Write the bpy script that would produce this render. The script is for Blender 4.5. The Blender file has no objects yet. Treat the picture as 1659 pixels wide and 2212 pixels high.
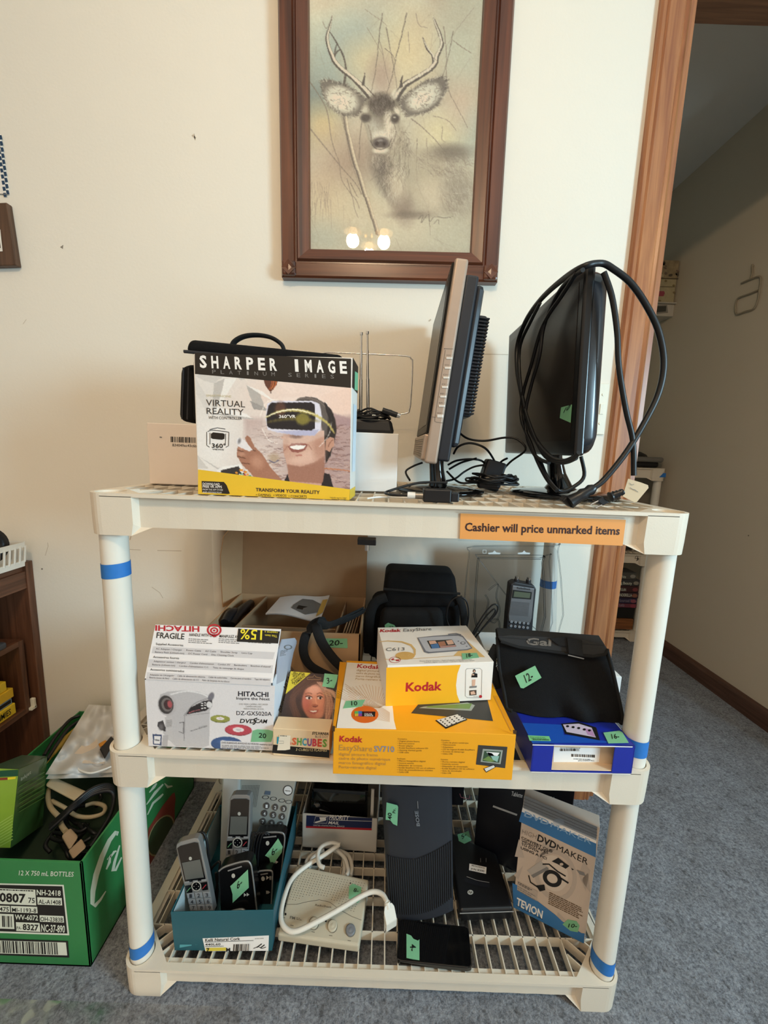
import bpy, bmesh, math, random
import numpy as np
from mathutils import Vector, Matrix
from mathutils.geometry import tessellate_polygon
R = random.Random(7)
SC = bpy.context.scene
COL = SC.collection

# ---------------------------------------------------------------- camera
FPX = 851.06
CAM = Vector((-0.00798, -0.57767, 0.99966))
PITCH, YAW, ROLL = 0.150966, 0.000262, 0.035969
_F = Vector((math.sin(YAW)*math.cos(PITCH), math.cos(YAW)*math.cos(PITCH), -math.sin(PITCH)))
_r = Vector((math.cos(YAW), -math.sin(YAW), 0)); _u = _r.cross(_F)
_R = math.cos(ROLL)*_r + math.sin(ROLL)*_u
_U = -math.sin(ROLL)*_r + math.cos(ROLL)*_u
cd = bpy.data.cameras.new('camera'); cam = bpy.data.objects.new('camera', cd); COL.objects.link(cam)
cd.sensor_fit = 'HORIZONTAL'; cd.sensor_width = 36.0; cd.lens = FPX/1659*36.0; cd.clip_start = .02
cam.matrix_world = Matrix(((_R.x,_U.x,-_F.x,CAM.x),(_R.y,_U.y,-_F.y,CAM.y),(_R.z,_U.z,-_F.z,CAM.z),(0,0,0,1)))
SC.camera = cam

# ---------------------------------------------------------------- light and exposure
SC.view_settings.view_transform = 'Standard'; SC.view_settings.look = 'None'
SC.view_settings.gamma = 1.0; SC.view_settings.use_curve_mapping = False
SC.view_settings.exposure = 0.10
W_COL, W_STR = (1.0, 0.80, 0.59, 1), 1.0
wd = bpy.data.worlds.new('world'); SC.world = wd; wd.use_nodes = True
wd.node_tree.nodes['Background'].inputs[0].default_value = W_COL
wd.node_tree.nodes['Background'].inputs[1].default_value = W_STR
_n = wd.node_tree.nodes; _tc = _n.new('ShaderNodeTexCoord'); _sp = _n.new('ShaderNodeSeparateXYZ'); _mr = _n.new('ShaderNodeMapRange')   # the rest of the room: pale above, darker furniture and floor below
_mr.inputs['From Min'].default_value = -.25; _mr.inputs['From Max'].default_value = .30; _mr.inputs['To Min'].default_value = W_STR*.12; _mr.inputs['To Max'].default_value = W_STR
wd.node_tree.links.new(_tc.outputs['Generated'], _sp.inputs[0]); wd.node_tree.links.new(_sp.outputs['Z'], _mr.inputs['Value']); wd.node_tree.links.new(_mr.outputs[0], _n['Background'].inputs[1])
LAMP_POS = Vector((-0.15, -0.95, 2.20)); LAMP_W = 11.0; LAMP_COL = (1.0, 0.74, 0.47)
WIN_C = Vector((1.92, -1.10, 1.30)); WIN_W = 62.0; WIN_COL = (0.52, 0.82, 1.0)
ld = bpy.data.lights.new('window_daylight', 'AREA'); ld.shape = 'RECTANGLE'; ld.size = 0.62; ld.size_y = 0.62
ld.energy = WIN_W; ld.color = WIN_COL
lo = bpy.data.objects.new('window_daylight', ld); COL.objects.link(lo); lo.location = WIN_C
lo.rotation_euler = (0, math.radians(90), 0)
for k in range(3):
    a = k*2.094 + .5
    pd = bpy.data.lights.new('bulb_light', 'POINT'); pd.energy = LAMP_W; pd.color = LAMP_COL; pd.shadow_soft_size = .035
    po = bpy.data.objects.new('bulb_light', pd); COL.objects.link(po)
    po.location = LAMP_POS + Vector((.10*math.cos(a), .10*math.sin(a), -.045))

# ---------------------------------------------------------------- helpers
def lin(c):
    if isinstance(c, str): c = tuple(int(c[i:i+2], 16) for i in (0, 2, 4))
    return tuple(((v/255+.055)/1.055)**2.4 if v/255 > .04045 else v/255/12.92 for v in c)
MATS = {}
def mat(name, c, rough=.6, metal=0, spec=.5, var=.05, vs=40, bump=0, bs=300, coat=0, emit=0, alpha=1, trans=0, ior=1.45):
    if name in MATS: return MATS[name]
    m = bpy.data.materials.new(name); m.use_nodes = True; MATS[name] = m
    nt = m.node_tree; b = nt.nodes['Principled BSDF']; c = lin(c)
    b.inputs['Roughness'].default_value = rough; b.inputs['Metallic'].default_value = metal
    b.inputs['Specular IOR Level'].default_value = spec; b.inputs['IOR'].default_value = ior
    b.inputs['Coat Weight'].default_value = coat; b.inputs['Coat Roughness'].default_value = .08
    b.inputs['Alpha'].default_value = alpha; b.inputs['Transmission Weight'].default_value = trans
    tc = nt.nodes.new('ShaderNodeTexCoord')
    n = nt.nodes.new('ShaderNodeTexNoise'); n.inputs['Scale'].default_value = vs; n.inputs['Detail'].default_value = 4
    nt.links.new(tc.outputs['Object'], n.inputs['Vector'])
    mx = nt.nodes.new('ShaderNodeMix'); mx.data_type = 'RGBA'
    mx.inputs['A'].default_value = tuple(v*(1-var) for v in c)+(1,)
    mx.inputs['B'].default_value = tuple(min(1, v*(1+var)) for v in c)+(1,)
    nt.links.new(n.outputs['Fac'], mx.inputs['Factor']); nt.links.new(mx.outputs['Result'], b.inputs['Base Color'])
    if emit:
        b.inputs['Emission Color'].default_value = c+(1,); b.inputs['Emission Strength'].default_value = emit
    if bump:
        n2 = nt.nodes.new('ShaderNodeTexNoise'); n2.inputs['Scale'].default_value = bs; n2.inputs['Detail'].default_value = 3
        nt.links.new(tc.outputs['Object'], n2.inputs['Vector'])
        bp = nt.nodes.new('ShaderNodeBump'); bp.inputs['Strength'].default_value = bump; bp.inputs['Distance'].default_value = .002
        nt.links.new(n2.outputs['Fac'], bp.inputs['Height']); nt.links.new(bp.outputs['Normal'], b.inputs['Normal'])
    return m
def wood(name, c1, c2, axis='Z', rough=.35, coat=.2, sc=26):
    if name in MATS: return MATS[name]
    m = bpy.data.materials.new(name); m.use_nodes = True; MATS[name] = m
    nt = m.node_tree; b = nt.nodes['Principled BSDF']; b.inputs['Roughness'].default_value = rough
    b.inputs['Coat Weight'].default_value = coat; b.inputs['Coat Roughness'].default_value = .25
    tc = nt.nodes.new('ShaderNodeTexCoord'); mp = nt.nodes.new('ShaderNodeMapping')
    s = {'X': (.05, 1, 1), 'Y': (1, .05, 1), 'Z': (1, 1, .05)}[axis]
    mp.inputs['Scale'].default_value = s; nt.links.new(tc.outputs['Object'], mp.inputs['Vector'])
    n = nt.nodes.new('ShaderNodeTexNoise'); n.inputs['Scale'].default_value = sc*3; n.inputs['Detail'].default_value = 8; n.inputs['Distortion'].default_value = .8
    nt.links.new(mp.outputs['Vector'], n.inputs['Vector'])
    r = nt.nodes.new('ShaderNodeValToRGB'); r.color_ramp.elements[0].position = .32; r.color_ramp.elements[1].position = .68
    r.color_ramp.elements[0].color = lin(c1)+(1,); r.color_ramp.elements[1].color = lin(c2)+(1,)
    nt.links.new(n.outputs['Fac'], r.inputs['Fac']); nt.links.new(r.outputs['Color'], b.inputs['Base Color'])
    return m
def canvas_mat(rough=.45, name='printed_picture', coat=0):
    if name in MATS: return MATS[name]
    m = bpy.data.materials.new(name); m.use_nodes = True; MATS[name] = m
    nt = m.node_tree; b = nt.nodes['Principled BSDF']; b.inputs['Roughness'].default_value = rough; b.inputs['Coat Weight'].default_value = coat
    a = nt.nodes.new('ShaderNodeAttribute'); a.attribute_name = 'print'
    nt.links.new(a.outputs['Color'], b.inputs['Base Color'])
    return m

def ray(x, y): return _F + _R*((x-829.5)/FPX) + _U*((1106-y)/FPX)
class Face:
    """a plane in the room; p() gives the point of that plane seen at a pixel of the photograph"""
    def __init__(s, o, n):
        s.o = Vector(o); s.n = Vector(n).normalized()
        if s.n.dot(CAM-s.o) < 0: s.n = -s.n
    def p(s, x, y, l=0):
        d = ray(x, y); return CAM + d*((s.o-CAM).dot(s.n)/d.dot(s.n)) + s.n*l
def FZ(z): return Face((0,0,z), (0,0,1))
def FY(y): return Face((0,y,0), (0,1,0))
def FX(x): return Face((x,0,0), (1,0,0))
def F3(a, b, c): a=Vector(a); return Face(a, (Vector(b)-a).cross(Vector(c)-a))
def V(*a): return Vector(a)

def smooth(pts, n=6, closed=False):
    P = [Vector(p) for p in pts]; out = []; L = len(P)
    for i in range(L if closed else L-1):
        g = (lambda k: P[k % L]) if closed else (lambda k: P[max(0, min(L-1, k))])
        p0, p1, p2, p3 = g(i-1), g(i), g(i+1), g(i+2)
        for j in range(n):
            t = j/n
            out.append(.5*((2*p1)+(p2-p0)*t+(2*p0-5*p1+4*p2-p3)*t*t+(3*p1-p0-3*p2+p3)*t**3))
    if not closed: out.append(P[-1])
    return out

_T = {}
def glyph(s, bold=0):
    k = (s, bold)
    if k not in _T:
        c = bpy.data.curves.new('tmp', 'FONT'); c.body = s; c.resolution_u = 2; c.offset = bold
        o = bpy.data.objects.new('tmp', c); me = o.to_mesh()
        vs = np.array([v.co[:2] for v in me.vertices]) if len(me.vertices) else np.zeros((0, 2)); fs = [tuple(p.vertices) for p in me.polygons]
        o.to_mesh_clear(); bpy.data.objects.remove(o); bpy.data.curves.remove(c)
        _T[k] = (vs, fs)
    return _T[k]
CAP = glyph('H')[0][:, 1].max()

class MB:
    def __init__(s): s.v=[]; s.f=[]; s.m=[]; s.s=[]; s.mats=[]; s.c={}
    def mi(s, m):
        if m not in s.mats: s.mats.append(m)
        return s.mats.index(m)
    def add(s, vs, fs, m, sm=False, cols=None):
        b = len(s.v); i = s.mi(m); s.v += [Vector(v) for v in vs]
        for f in fs: s.f.append(tuple(b+k for k in f)); s.m.append(i); s.s.append(sm)
        if cols is not None:
            for k, c in enumerate(cols): s.c[b+k] = c
        return s
    def bm(s, bm, m, sm=False, mx=None):
        if mx is not None: bm.transform(mx)
        bm.verts.index_update()
        s.add([v.co.copy() for v in bm.verts], [[v.index for v in f.verts] for f in bm.faces], m, sm); bm.free(); return s
    def poly(s, pts, m): return s.add(pts, [tuple(range(len(pts)))], m)
    def box(s, c, sz, m, bev=0, rot=None, seg=2, sm=False):
        bm = bmesh.new(); bmesh.ops.create_cube(bm, size=1); bmesh.ops.scale(bm, vec=sz, verts=bm.verts)
        if bev: bmesh.ops.bevel(bm, geom=bm.edges[:], offset=bev, segments=seg, profile=.5, affect='EDGES')
        mx = Matrix.Translation(Vector(c)) @ (rot.to_4x4() if rot else Matrix())
        return s.bm(bm, m, sm, mx)
    def hexa(s, P, m, bev=0, seg=2, sm=False):
        """P: four base corners then four top corners"""
        bm = bmesh.new(); vs = [bm.verts.new(Vector(p)) for p in P]
        for f in ((3,2,1,0),(4,5,6,7),(0,1,5,4),(1,2,6,5),(2,3,7,6),(3,0,4,7)): bm.faces.new([vs[k] for k in f])
        bmesh.ops.recalc_face_normals(bm, faces=bm.faces)
        if bev: bmesh.ops.bevel(bm, geom=bm.edges[:], offset=bev, segments=seg, profile=.5, affect='EDGES')
        return s.bm(bm, m, sm)
    def prism(s, pts, ex, m, bev=0, sm=False, seg=2):
        """polygon of 3-D points extruded by a vector"""
        ex = Vector(ex); bm = bmesh.new(); a = [bm.verts.new(Vector(p)) for p in pts]; b = [bm.verts.new(Vector(p)+ex) for p in pts]; n = len(a)
        bm.faces.new(a); bm.faces.new(b[::-1])
        for i in range(n): bm.faces.new((a[i], b[i], b[(i+1)%n], a[(i+1)%n]))
        bmesh.ops.recalc_face_normals(bm, faces=bm.faces)
        if bev: bmesh.ops.bevel(bm, geom=bm.edges[:], offset=bev, segments=seg, profile=.5, affect='EDGES')
        return s.bm(bm, m, sm)
    def cyl(s, a, b, r, m, r2=None, n=20, sm=True, caps=True):
        a, b = Vector(a), Vector(b); r2 = r if r2 is None else r2; d = (b-a).normalized()
        u = d.orthogonal().normalized(); w = d.cross(u); vs = []
        for c, q in ((a, r), (b, r2)):
            for k in range(n): t = 2*math.pi*k/n; vs.append(c+u*q*math.cos(t)+w*q*math.sin(t))
        s.add(vs, [(k, (k+1)%n, n+(k+1)%n, n+k) for k in range(n)], m, sm)
        if caps:
            s.poly(vs[:n][::-1], m); s.poly(vs[n:], m)
        return s
    def tube(s, pts, r, m, n=8, closed=False, flat=1.0, up=None):
        P = [Vector(p) for p in pts]; L = len(P); rs = r if isinstance(r, (list, tuple)) else [r]*L
        vs = []; u = None
        for i in range(L):
            t = (P[(i+1)%L]-P[i-1]) if closed else (P[min(i+1, L-1)]-P[max(i-1, 0)])
            if t.length < 1e-9: t = Vector((0,0,1))
            t.normalize()
            if up is not None: u = Vector(up)-t*t.dot(Vector(up))
            else: u = (t.orthogonal() if u is None else u-t*t.dot(u))
            if u.length < 1e-6: u = t.orthogonal()
            u.normalize(); w = t.cross(u)
            for k in range(n):
                a = 2*math.pi*k/n; vs.append(P[i]+u*(rs[i]*math.cos(a))+w*(rs[i]*flat*math.sin(a)))
        fs = []
        for i in range(L if closed else L-1):
            j = (i+1)%L
            for k in range(n): fs.append((i*n+k, i*n+(k+1)%n, j*n+(k+1)%n, j*n+k))
        s.add(vs, fs, m, True)
        if not closed: s.poly(vs[:n][::-1], m); s.poly(vs[-n:], m)
        return s
    def lathe(s, prof, o, m, n=28, ax=(0,0,1), sm=True):
        ax = Vector(ax).normalized(); u = ax.orthogonal().normalized(); w = ax.cross(u); o = Vector(o); vs = []
        for (r, h) in prof:
            for k in range(n): t = 2*math.pi*k/n; vs.append(o+ax*h+u*r*math.cos(t)+w*r*math.sin(t))
        fs = [(i*n+k, i*n+(k+1)%n, (i+1)*n+(k+1)%n, (i+1)*n+k) for i in range(len(prof)-1) for k in range(n)]
        return s.add(vs, fs, m, sm)
    def loft(s, rings, m, sm=True, caps=True):
        n = len(rings[0]); vs = [p for r in rings for p in r]
        s.add(vs, [(i*n+k, i*n+(k+1)%n, (i+1)*n+(k+1)%n, (i+1)*n+k) for i in range(len(rings)-1) for k in range(n)], m, sm)
        if caps: s.poly(rings[0][::-1], m); s.poly(rings[-1], m)
        return s
    def grid(s, rows, m, sm=True, cols=None):
        h, w = len(rows), len(rows[0])
        return s.add([p for r in rows for p in r], [(i*w+k, i*w+k+1, (i+1)*w+k+1, (i+1)*w+k) for i in range(h-1) for k in range(w-1)], m, sm, cols)
    # ---- printing, laid on a face of the thing itself
    def d(s, F, px, m, l=.0003): return s.poly([F.p(x, y, l) for x, y in px], m)
    def st(s, F, px, w, m, l=.0004, closed=False):
        P = [Vector(p) for p in px]; L = len(P); a = []; b = []
        ws = list(np.interp(np.linspace(0, 1, L), np.linspace(0, 1, len(w)), w)) if isinstance(w, (list, tuple)) else [w]*L
        for i in range(L):
            t = (P[(i+1)%L]-P[i-1]) if closed else (P[min(i+1, L-1)]-P[max(i-1, 0)])
            if t.length < 1e-9: t = Vector((1, 0))
            t.normalize(); nn = Vector((-t.y, t.x))*ws[i]/2; a.append(P[i]+nn); b.append(P[i]-nn)
        vs = [F.p(q.x, q.y, l) for q in a+b]
        return s.add(vs, [(i, (i+1)%L, L+(i+1)%L, L+i) for i in range(L if closed else L-1)], m)
    def el(s, F, cx, cy, rx, ry, m, l=.0004, rot=0, n=24, ring=0):
        c, q = math.cos(rot), math.sin(rot)
        P = lambda k, g: (cx+c*rx*g*math.cos(k)-q*ry*g*math.sin(k), cy+q*rx*g*math.cos(k)+c*ry*g*math.sin(k))
        A = [P(2*math.pi*k/n, 1) for k in range(n)]
        if not ring: return s.d(F, A, m, l)
        B = [P(2*math.pi*k/n, ring) for k in range(n)]
        return s.add([F.p(*q, l) for q in A+B], [(k, (k+1)%n, n+(k+1)%n, n+k) for k in range(n)], m)
    def t(s, F, body, a, b, c, m, l=.0006, bold=0):
        vs, fs = glyph(body, bold)
        if not len(vs): return s
        x0, x1 = vs[:, 0].min(), vs[:, 0].max()
        A, B, C = F.p(*a, l), F.p(*b, l), F.p(*c, l); u = (B-A)/(x1-x0); v = (C-A)/CAP
        return s.add([A+u*(x-x0)+v*y for x, y in vs], fs, m)
    def lines(s, F, tl, tr, bl, n, m, l=.0005, h=.45, rag=.4, dash=5):
        tl, tr, bl = Vector(tl), Vector(tr), Vector(bl)
        for i in range(n):
            o = tl+(bl-tl)*((i+.3)/n); dn = (bl-tl)*(h/n); x = 0; e = 1-R.random()*rag
            while x < e:
                w = min((.3+R.random())*dash/max(1, (tr-tl).length), e-x)
                q = [o+(tr-tl)*x, o+(tr-tl)*(x+w), o+(tr-tl)*(x+w)+dn, o+(tr-tl)*x+dn]
                s.d(F, [(p.x, p.y) for p in q], m, l); x += w+1.3/max(1, (tr-tl).length)
        return s
    def bars(s, F, tl, tr, bl, n, m, l=.0005):
        tl, tr, bl = Vector(tl), Vector(tr), Vector(bl); x = 0; dn = bl-tl
        while x < 1:
            w = R.choice((.4, .4, .8, 1.2))/n
            q = [tl+(tr-tl)*x, tl+(tr-tl)*min(1, x+w), tl+(tr-tl)*min(1, x+w)+dn, tl+(tr-tl)*x+dn]
            s.d(F, [(p.x, p.y) for p in q], m, l); x += w+R.choice((.4, .7, 1.0))/n
        return s
    def paint(s, F, C, img, x0, y0, sc, nx, ny, m, l=.0003):
        """picture printed on a face: C = corners tl, tr, br, bl in pixels, img = colours of the print"""
        tl, tr, br, bl = [np.array(c, float) for c in C]; rows = []; cols = []
        H, Wd = img.shape[:2]
        for j in range(ny+1):
            v = j/ny; a = tl+(bl-tl)*v; b = tr+(br-tr)*v; r = []
            for i in range(nx+1):
                q = a+(b-a)*(i/nx); r.append(F.p(q[0], q[1], l))
                yy = min(H-1, max(0, int((q[1]-y0)*sc+.5))); xx = min(Wd-1, max(0, int((q[0]-x0)*sc+.5)))
                cols.append(img[yy, xx])
            rows.append(r)
        return s.grid(rows, m, False, cols)
    def build(s, name, parent=None, label=None, stuff=False):
        if parent is not None: org = WL[parent.name]
        else:
            lo = Vector((min(v.x for v in s.v), min(v.y for v in s.v), min(v.z for v in s.v))); hi = Vector((max(v.x for v in s.v), max(v.y for v in s.v), 0))
            org = Vector(((lo.x+hi.x)/2, (lo.y+hi.y)/2, lo.z))
        me = bpy.data.meshes.new(name); me.from_pydata([tuple(v-org) for v in s.v], [], s.f)
        for m in s.mats: me.materials.append(m)
        me.polygons.foreach_set('material_index', s.m); me.polygons.foreach_set('use_smooth', s.s)
        if s.c:
            ca = me.color_attributes.new('print', 'FLOAT_COLOR', 'POINT'); arr = np.ones((len(s.v), 4), np.float32)
            for k, c in s.c.items(): arr[k, :3] = c
            ca.data.foreach_set('color', arr.ravel())
        me.update(); o = bpy.data.objects.new(name, me); COL.objects.link(o)
        if parent is not None: o.parent = parent
        else: o.location = org
        WL[o.name] = org
        if label: o['label'] = label
        if stuff: o['kind'] = 'stuff'
        return o
WL = {}
def tag(o, label, cat, group=None):
    o['label'] = label; o['category'] = cat
    if group: o['group'] = group
    return o
def thing(name, label, cat, loc, group=None):
    o = bpy.data.objects.new(name, None); COL.objects.link(o); o.location = loc; o.empty_display_size = .02
    WL[o.name] = Vector(loc); return tag(o, label, cat, group)
def struct(o): o['kind'] = 'structure'; return o

INK = mat('black_ink', '14110f', .55, var=.1); WHT = mat('white_ink', 'f1eeea', .55); GRYI = mat('grey_ink', '7d7a78', .55)
MARK = mat('black_marker', '0c1410', .6); GREEN = mat('green_tape', '79b58a', .7, var=.08, vs=90)
def sticker(parent, F, px, txt=None, a=None, b=None, c=None, l=.0008, label=None, m=None, extra=None):
    k = MB(); P = [F.p(x, y, l) for x, y in px]; k.prism(P, F.n*-.0005, m or GREEN)
    if txt: k.t(F, txt, a, b, c, MARK, l+.0004, .012)
    if extra: extra(k, F, l+.0004)
    return k.build('price_sticker', parent, label)

# ---------------------------------------------------------------- the room
def wallmat(name, c, var=.03): return mat(name, c, .75, var=var, vs=3, bump=.1, bs=160, spec=.3)
WALL = wallmat('cream_wall_paint', 'ebe4d6'); HALL = wallmat('hall_wall_paint', 'd2c6b2'); CEIL = wallmat('ceiling_paint', 'e6e2da')
WY = .470
SCUF = mat('wall_scuff', 'c2b4a0', .8); CHIP = mat('wall_chip', '8f8578', .8)
k = MB(); k.box((-1.2, WY+.065, 1.225), (3.66, .13, 2.45), WALL); k.box((1.45, WY+.065, 2.28), (1.64, .13, .34), WALL)
k.box((1.92, WY+.065, 1.055), (.70, .13, 2.11), WALL)
fw = FY(WY)
for P, w in (([(280,1187),(304,1188)], 1.2), ([(340,1189),(392,1190)], 1.3), ([(328,1268),(345,1280),(352,1292)], 1), ([(57,690),(50,700)], 1), ([(283,1158),(281,1166)], 2),
             ([(1000,764),(1098,766)], 1.1), ([(926,694),(931,690)], 3), ([(1098,795),(1104,797)], 3), ([(98,1200),(104,1180),(103,1172)], 1), ([(846,1224),(852,1220)], 2), ([(415,292),(423,299)], 4), ([(419,289),(422,303)], 2)):
    k.st(fw, P, w, SCUF, .0003)
k.d(fw, [(130,534),(137,529),(136,538)], CHIP, .0004)
k.el(fw, 38, 1183, 2.5, 2, CHIP); k.el(fw, 91, 1229, 2, 1.8, CHIP)
struct(k.build('wall_back'))
k = MB(); k.box((1.555, 1.31, 1.225), (.13, 1.42, 2.45), HALL); fh = FX(1.49)
DIRT = mat('wall_smudge', '7d7260', .8)
k.el(fh, 1617, 1157, 1.5, 1.5, DIRT)
struct(k.build('wall_hall_right'))
k = MB(); k.box((.55, 2.085, 1.225), (2.0, .13, 2.45), HALL); struct(k.build('wall_hall_end'))
k = MB(); k.box((-.1, 1.31, 1.225), (.13, 1.42, 2.45), HALL); struct(k.build('wall_hall_left'))
k = MB(); k.box((-.2, -.4, 2.48), (5.6, 5.2, .06), CEIL); struct(k.build('ceiling'))
# right wall of the room, with the window the daylight comes through
k = MB(); wy0, wy1, wz0, wz1 = -1.68, -.52, .72, 1.88
for (a, b, c, e) in ((-3.0, wy0, 0, 2.45), (wy1, WY, 0, 2.45), (wy0, wy1, 0, wz0), (wy0, wy1, wz1, 2.45)):
    k.box((1.835, (a+b)/2, (c+e)/2), (.11, b-a, e-c), WALL)
struct(k.build('wall_right'))
k = MB(); OAKT = wood('orange_oak_trim', '8a5030', 'b57a4c', 'Z', .38, .25)
for (a, b, c, e) in ((wy0-.06, wy0, wz0-.06, wz1+.06), (wy1, wy1+.06, wz0-.06, wz1+.06), (wy0, wy1, wz0-.06, wz0), (wy0, wy1, wz1, wz1+.06), (-1.115, -1.085, wz0, wz1)):
    k.box((1.772, (a+b)/2, (c+e)/2), (.02, b-a, e-c), OAKT, .004)
struct(k.build('window_1'))
# carpet
m = bpy.data.materials.new('blue_grey_carpet'); m.use_nodes = True; nt = m.node_tree; b = nt.nodes['Principled BSDF']
b.inputs['Roughness'].default_value = .95; b.inputs['Specular IOR Level'].default_value = .1
b.inputs['Sheen Weight'].default_value = .15
tc = nt.nodes.new('ShaderNodeTexCoord')
def nz(sc, det, rough=.6):
    n = nt.nodes.new('ShaderNodeTexNoise'); n.inputs['Scale'].default_value = sc; n.inputs['Detail'].default_value = det; n.inputs['Roughness'].default_value = rough
    nt.links.new(tc.outputs['Object'], n.inputs['Vector']); return n
n1, n2, n3 = nz(190, 5, .75), nz(14, 4), nz(60, 3)
r1 = nt.nodes.new('ShaderNodeValToRGB'); e = r1.color_ramp.elements
e[0].position = .34; e[0].color = lin('5d6068')+(1,); e[1].position = .64; e[1].color = lin('b4b8c0')+(1,)
nt.links.new(n1.outputs['Fac'], r1.inputs['Fac'])
r2 = nt.nodes.new('ShaderNodeValToRGB'); e = r2.color_ramp.elements
e[0].position = .3; e[0].color = (.72, .70, .68, 1); e[1].position = .62; e[1].color = (1, 1, 1, 1)
nt.links.new(n2.outputs['Fac'], r2.inputs['Fac'])
r3 = nt.nodes.new('ShaderNodeValToRGB'); e = r3.color_ramp.elements
e[0].position = .30; e[0].color = (.55, .53, .52, 1); e[1].position = .42; e[1].color = (1, 1, 1, 1)
nt.links.new(n3.outputs['Fac'], r3.inputs['Fac'])
def mul(a, c):
    x = nt.nodes.new('ShaderNodeMix'); x.data_type = 'RGBA'; x.blend_type = 'MULTIPLY'; x.inputs['Factor'].default_value = 1
    nt.links.new(a, x.inputs['A']); nt.links.new(c, x.inputs['B']); return x.outputs['Result']
nt.links.new(mul(mul(r1.outputs['Color'], r2.outputs['Color']), r3.outputs['Color']), b.inputs['Base Color'])
bp = nt.nodes.new('ShaderNodeBump'); bp.inputs['Strength'].default_value = 1; bp.inputs['Distance'].default_value = .006
nt.links.new(n1.outputs['Fac'], bp.inputs['Height']); nt.links.new(bp.outputs['Normal'], b.inputs['Normal'])
k = MB(); k.box((-.2, -.4, -.03), (5.6, 5.2, .06), m)
struct(k.build('floor'))
# door casing, jamb and baseboard
def casing(x0, x1, y, z0, z1):
    w = x1-x0; pr = [(0,0),(0,-.010),(.06,-.014),(.16,-.015),(.20,-.0115),(.26,-.015),(.72,-.017),(.78,-.0135),(.86,-.017),(.95,-.012),(1,-.008),(1,0)]
    return [(x0+w*a, y+b, z0) for a, b in pr], V(0, 0, z1-z0)
k = MB(); P, ex = casing(.567, .636, WY, 0, 2.16); k.prism(P, ex, OAKT); struct(k.build('trim_1'))
SHOAK = wood('shaded_oak_jamb', '5d3a26', '7d5236', 'X', .45, .1)  # trim oak darkened: the shade under the door head is in the colour
k = MB(); k.box((1.06, WY+.065, 2.114), (.86, .134, .022), SHOAK); k.box((1.03, WY-.008, 2.14), (.93, .016, .07), SHOAK, .003)
k.box((.642, WY+.065, 1.05), (.018, .134, 2.10), OAKT); k.box((1.475, WY+.065, 1.05), (.018, .134, 2.10), OAKT)
struct(k.build('trim_2'))
k = MB(); DBAS = wood('brown_baseboard', '4a3226', '66483a', 'Y', .5, .05)
k.prism([(1.49, .60, 0), (1.475, .60, 0), (1.475, .60, .060), (1.480, .60, .072), (1.486, .60, .078), (1.49, .60, .078)], (0, 1.42, 0), DBAS)
struct(k.build('baseboard_hall'))

# ---------------------------------------------------------------- the chandelier that lights the room (seen only as a reflection)
ch = thing('chandelier', 'brass chandelier with frosted glass shades hanging over the middle of the room', 'lamp', LAMP_POS)
BRS = mat('brass', 'b08a4a', .3, 1); BULB = mat('lit_bulb', 'ffdca6', .5, emit=5, var=0)
k = MB(); k.cyl(LAMP_POS+V(0,0,.03), (LAMP_POS.x, LAMP_POS.y, 2.45), .008, BRS); k.lathe([(.001,-.02),(.03,-.01),(.035,.02),(.02,.05),(.008,.06)], LAMP_POS, BRS)
for q in range(3):
    a = q*2.094+.5; e = LAMP_POS+V(.10*math.cos(a), .10*math.sin(a), .035); k.tube(smooth([LAMP_POS, (LAMP_POS+e)/2+V(0,0,-.01), e]), .005, BRS)
k.build('frame', ch)
SHADE = mat('frosted_glass', 'f3e6cc', .4, trans=.2)
for q in range(3):
    a = q*2.094+.5; e = LAMP_POS+V(.10*math.cos(a), .10*math.sin(a), .0)
    k = MB(); k.lathe([(.012,.035),(.03,.03),(.045,.012),(.05,.0)], e, SHADE); k.build('lamp_shade', ch)
    k = MB(); k.lathe([(.012,.03),(.024,.008),(.026,-.0),(.02,-.016),(.001,-.024)], e, BULB); k.build('bulb', ch)

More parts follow.
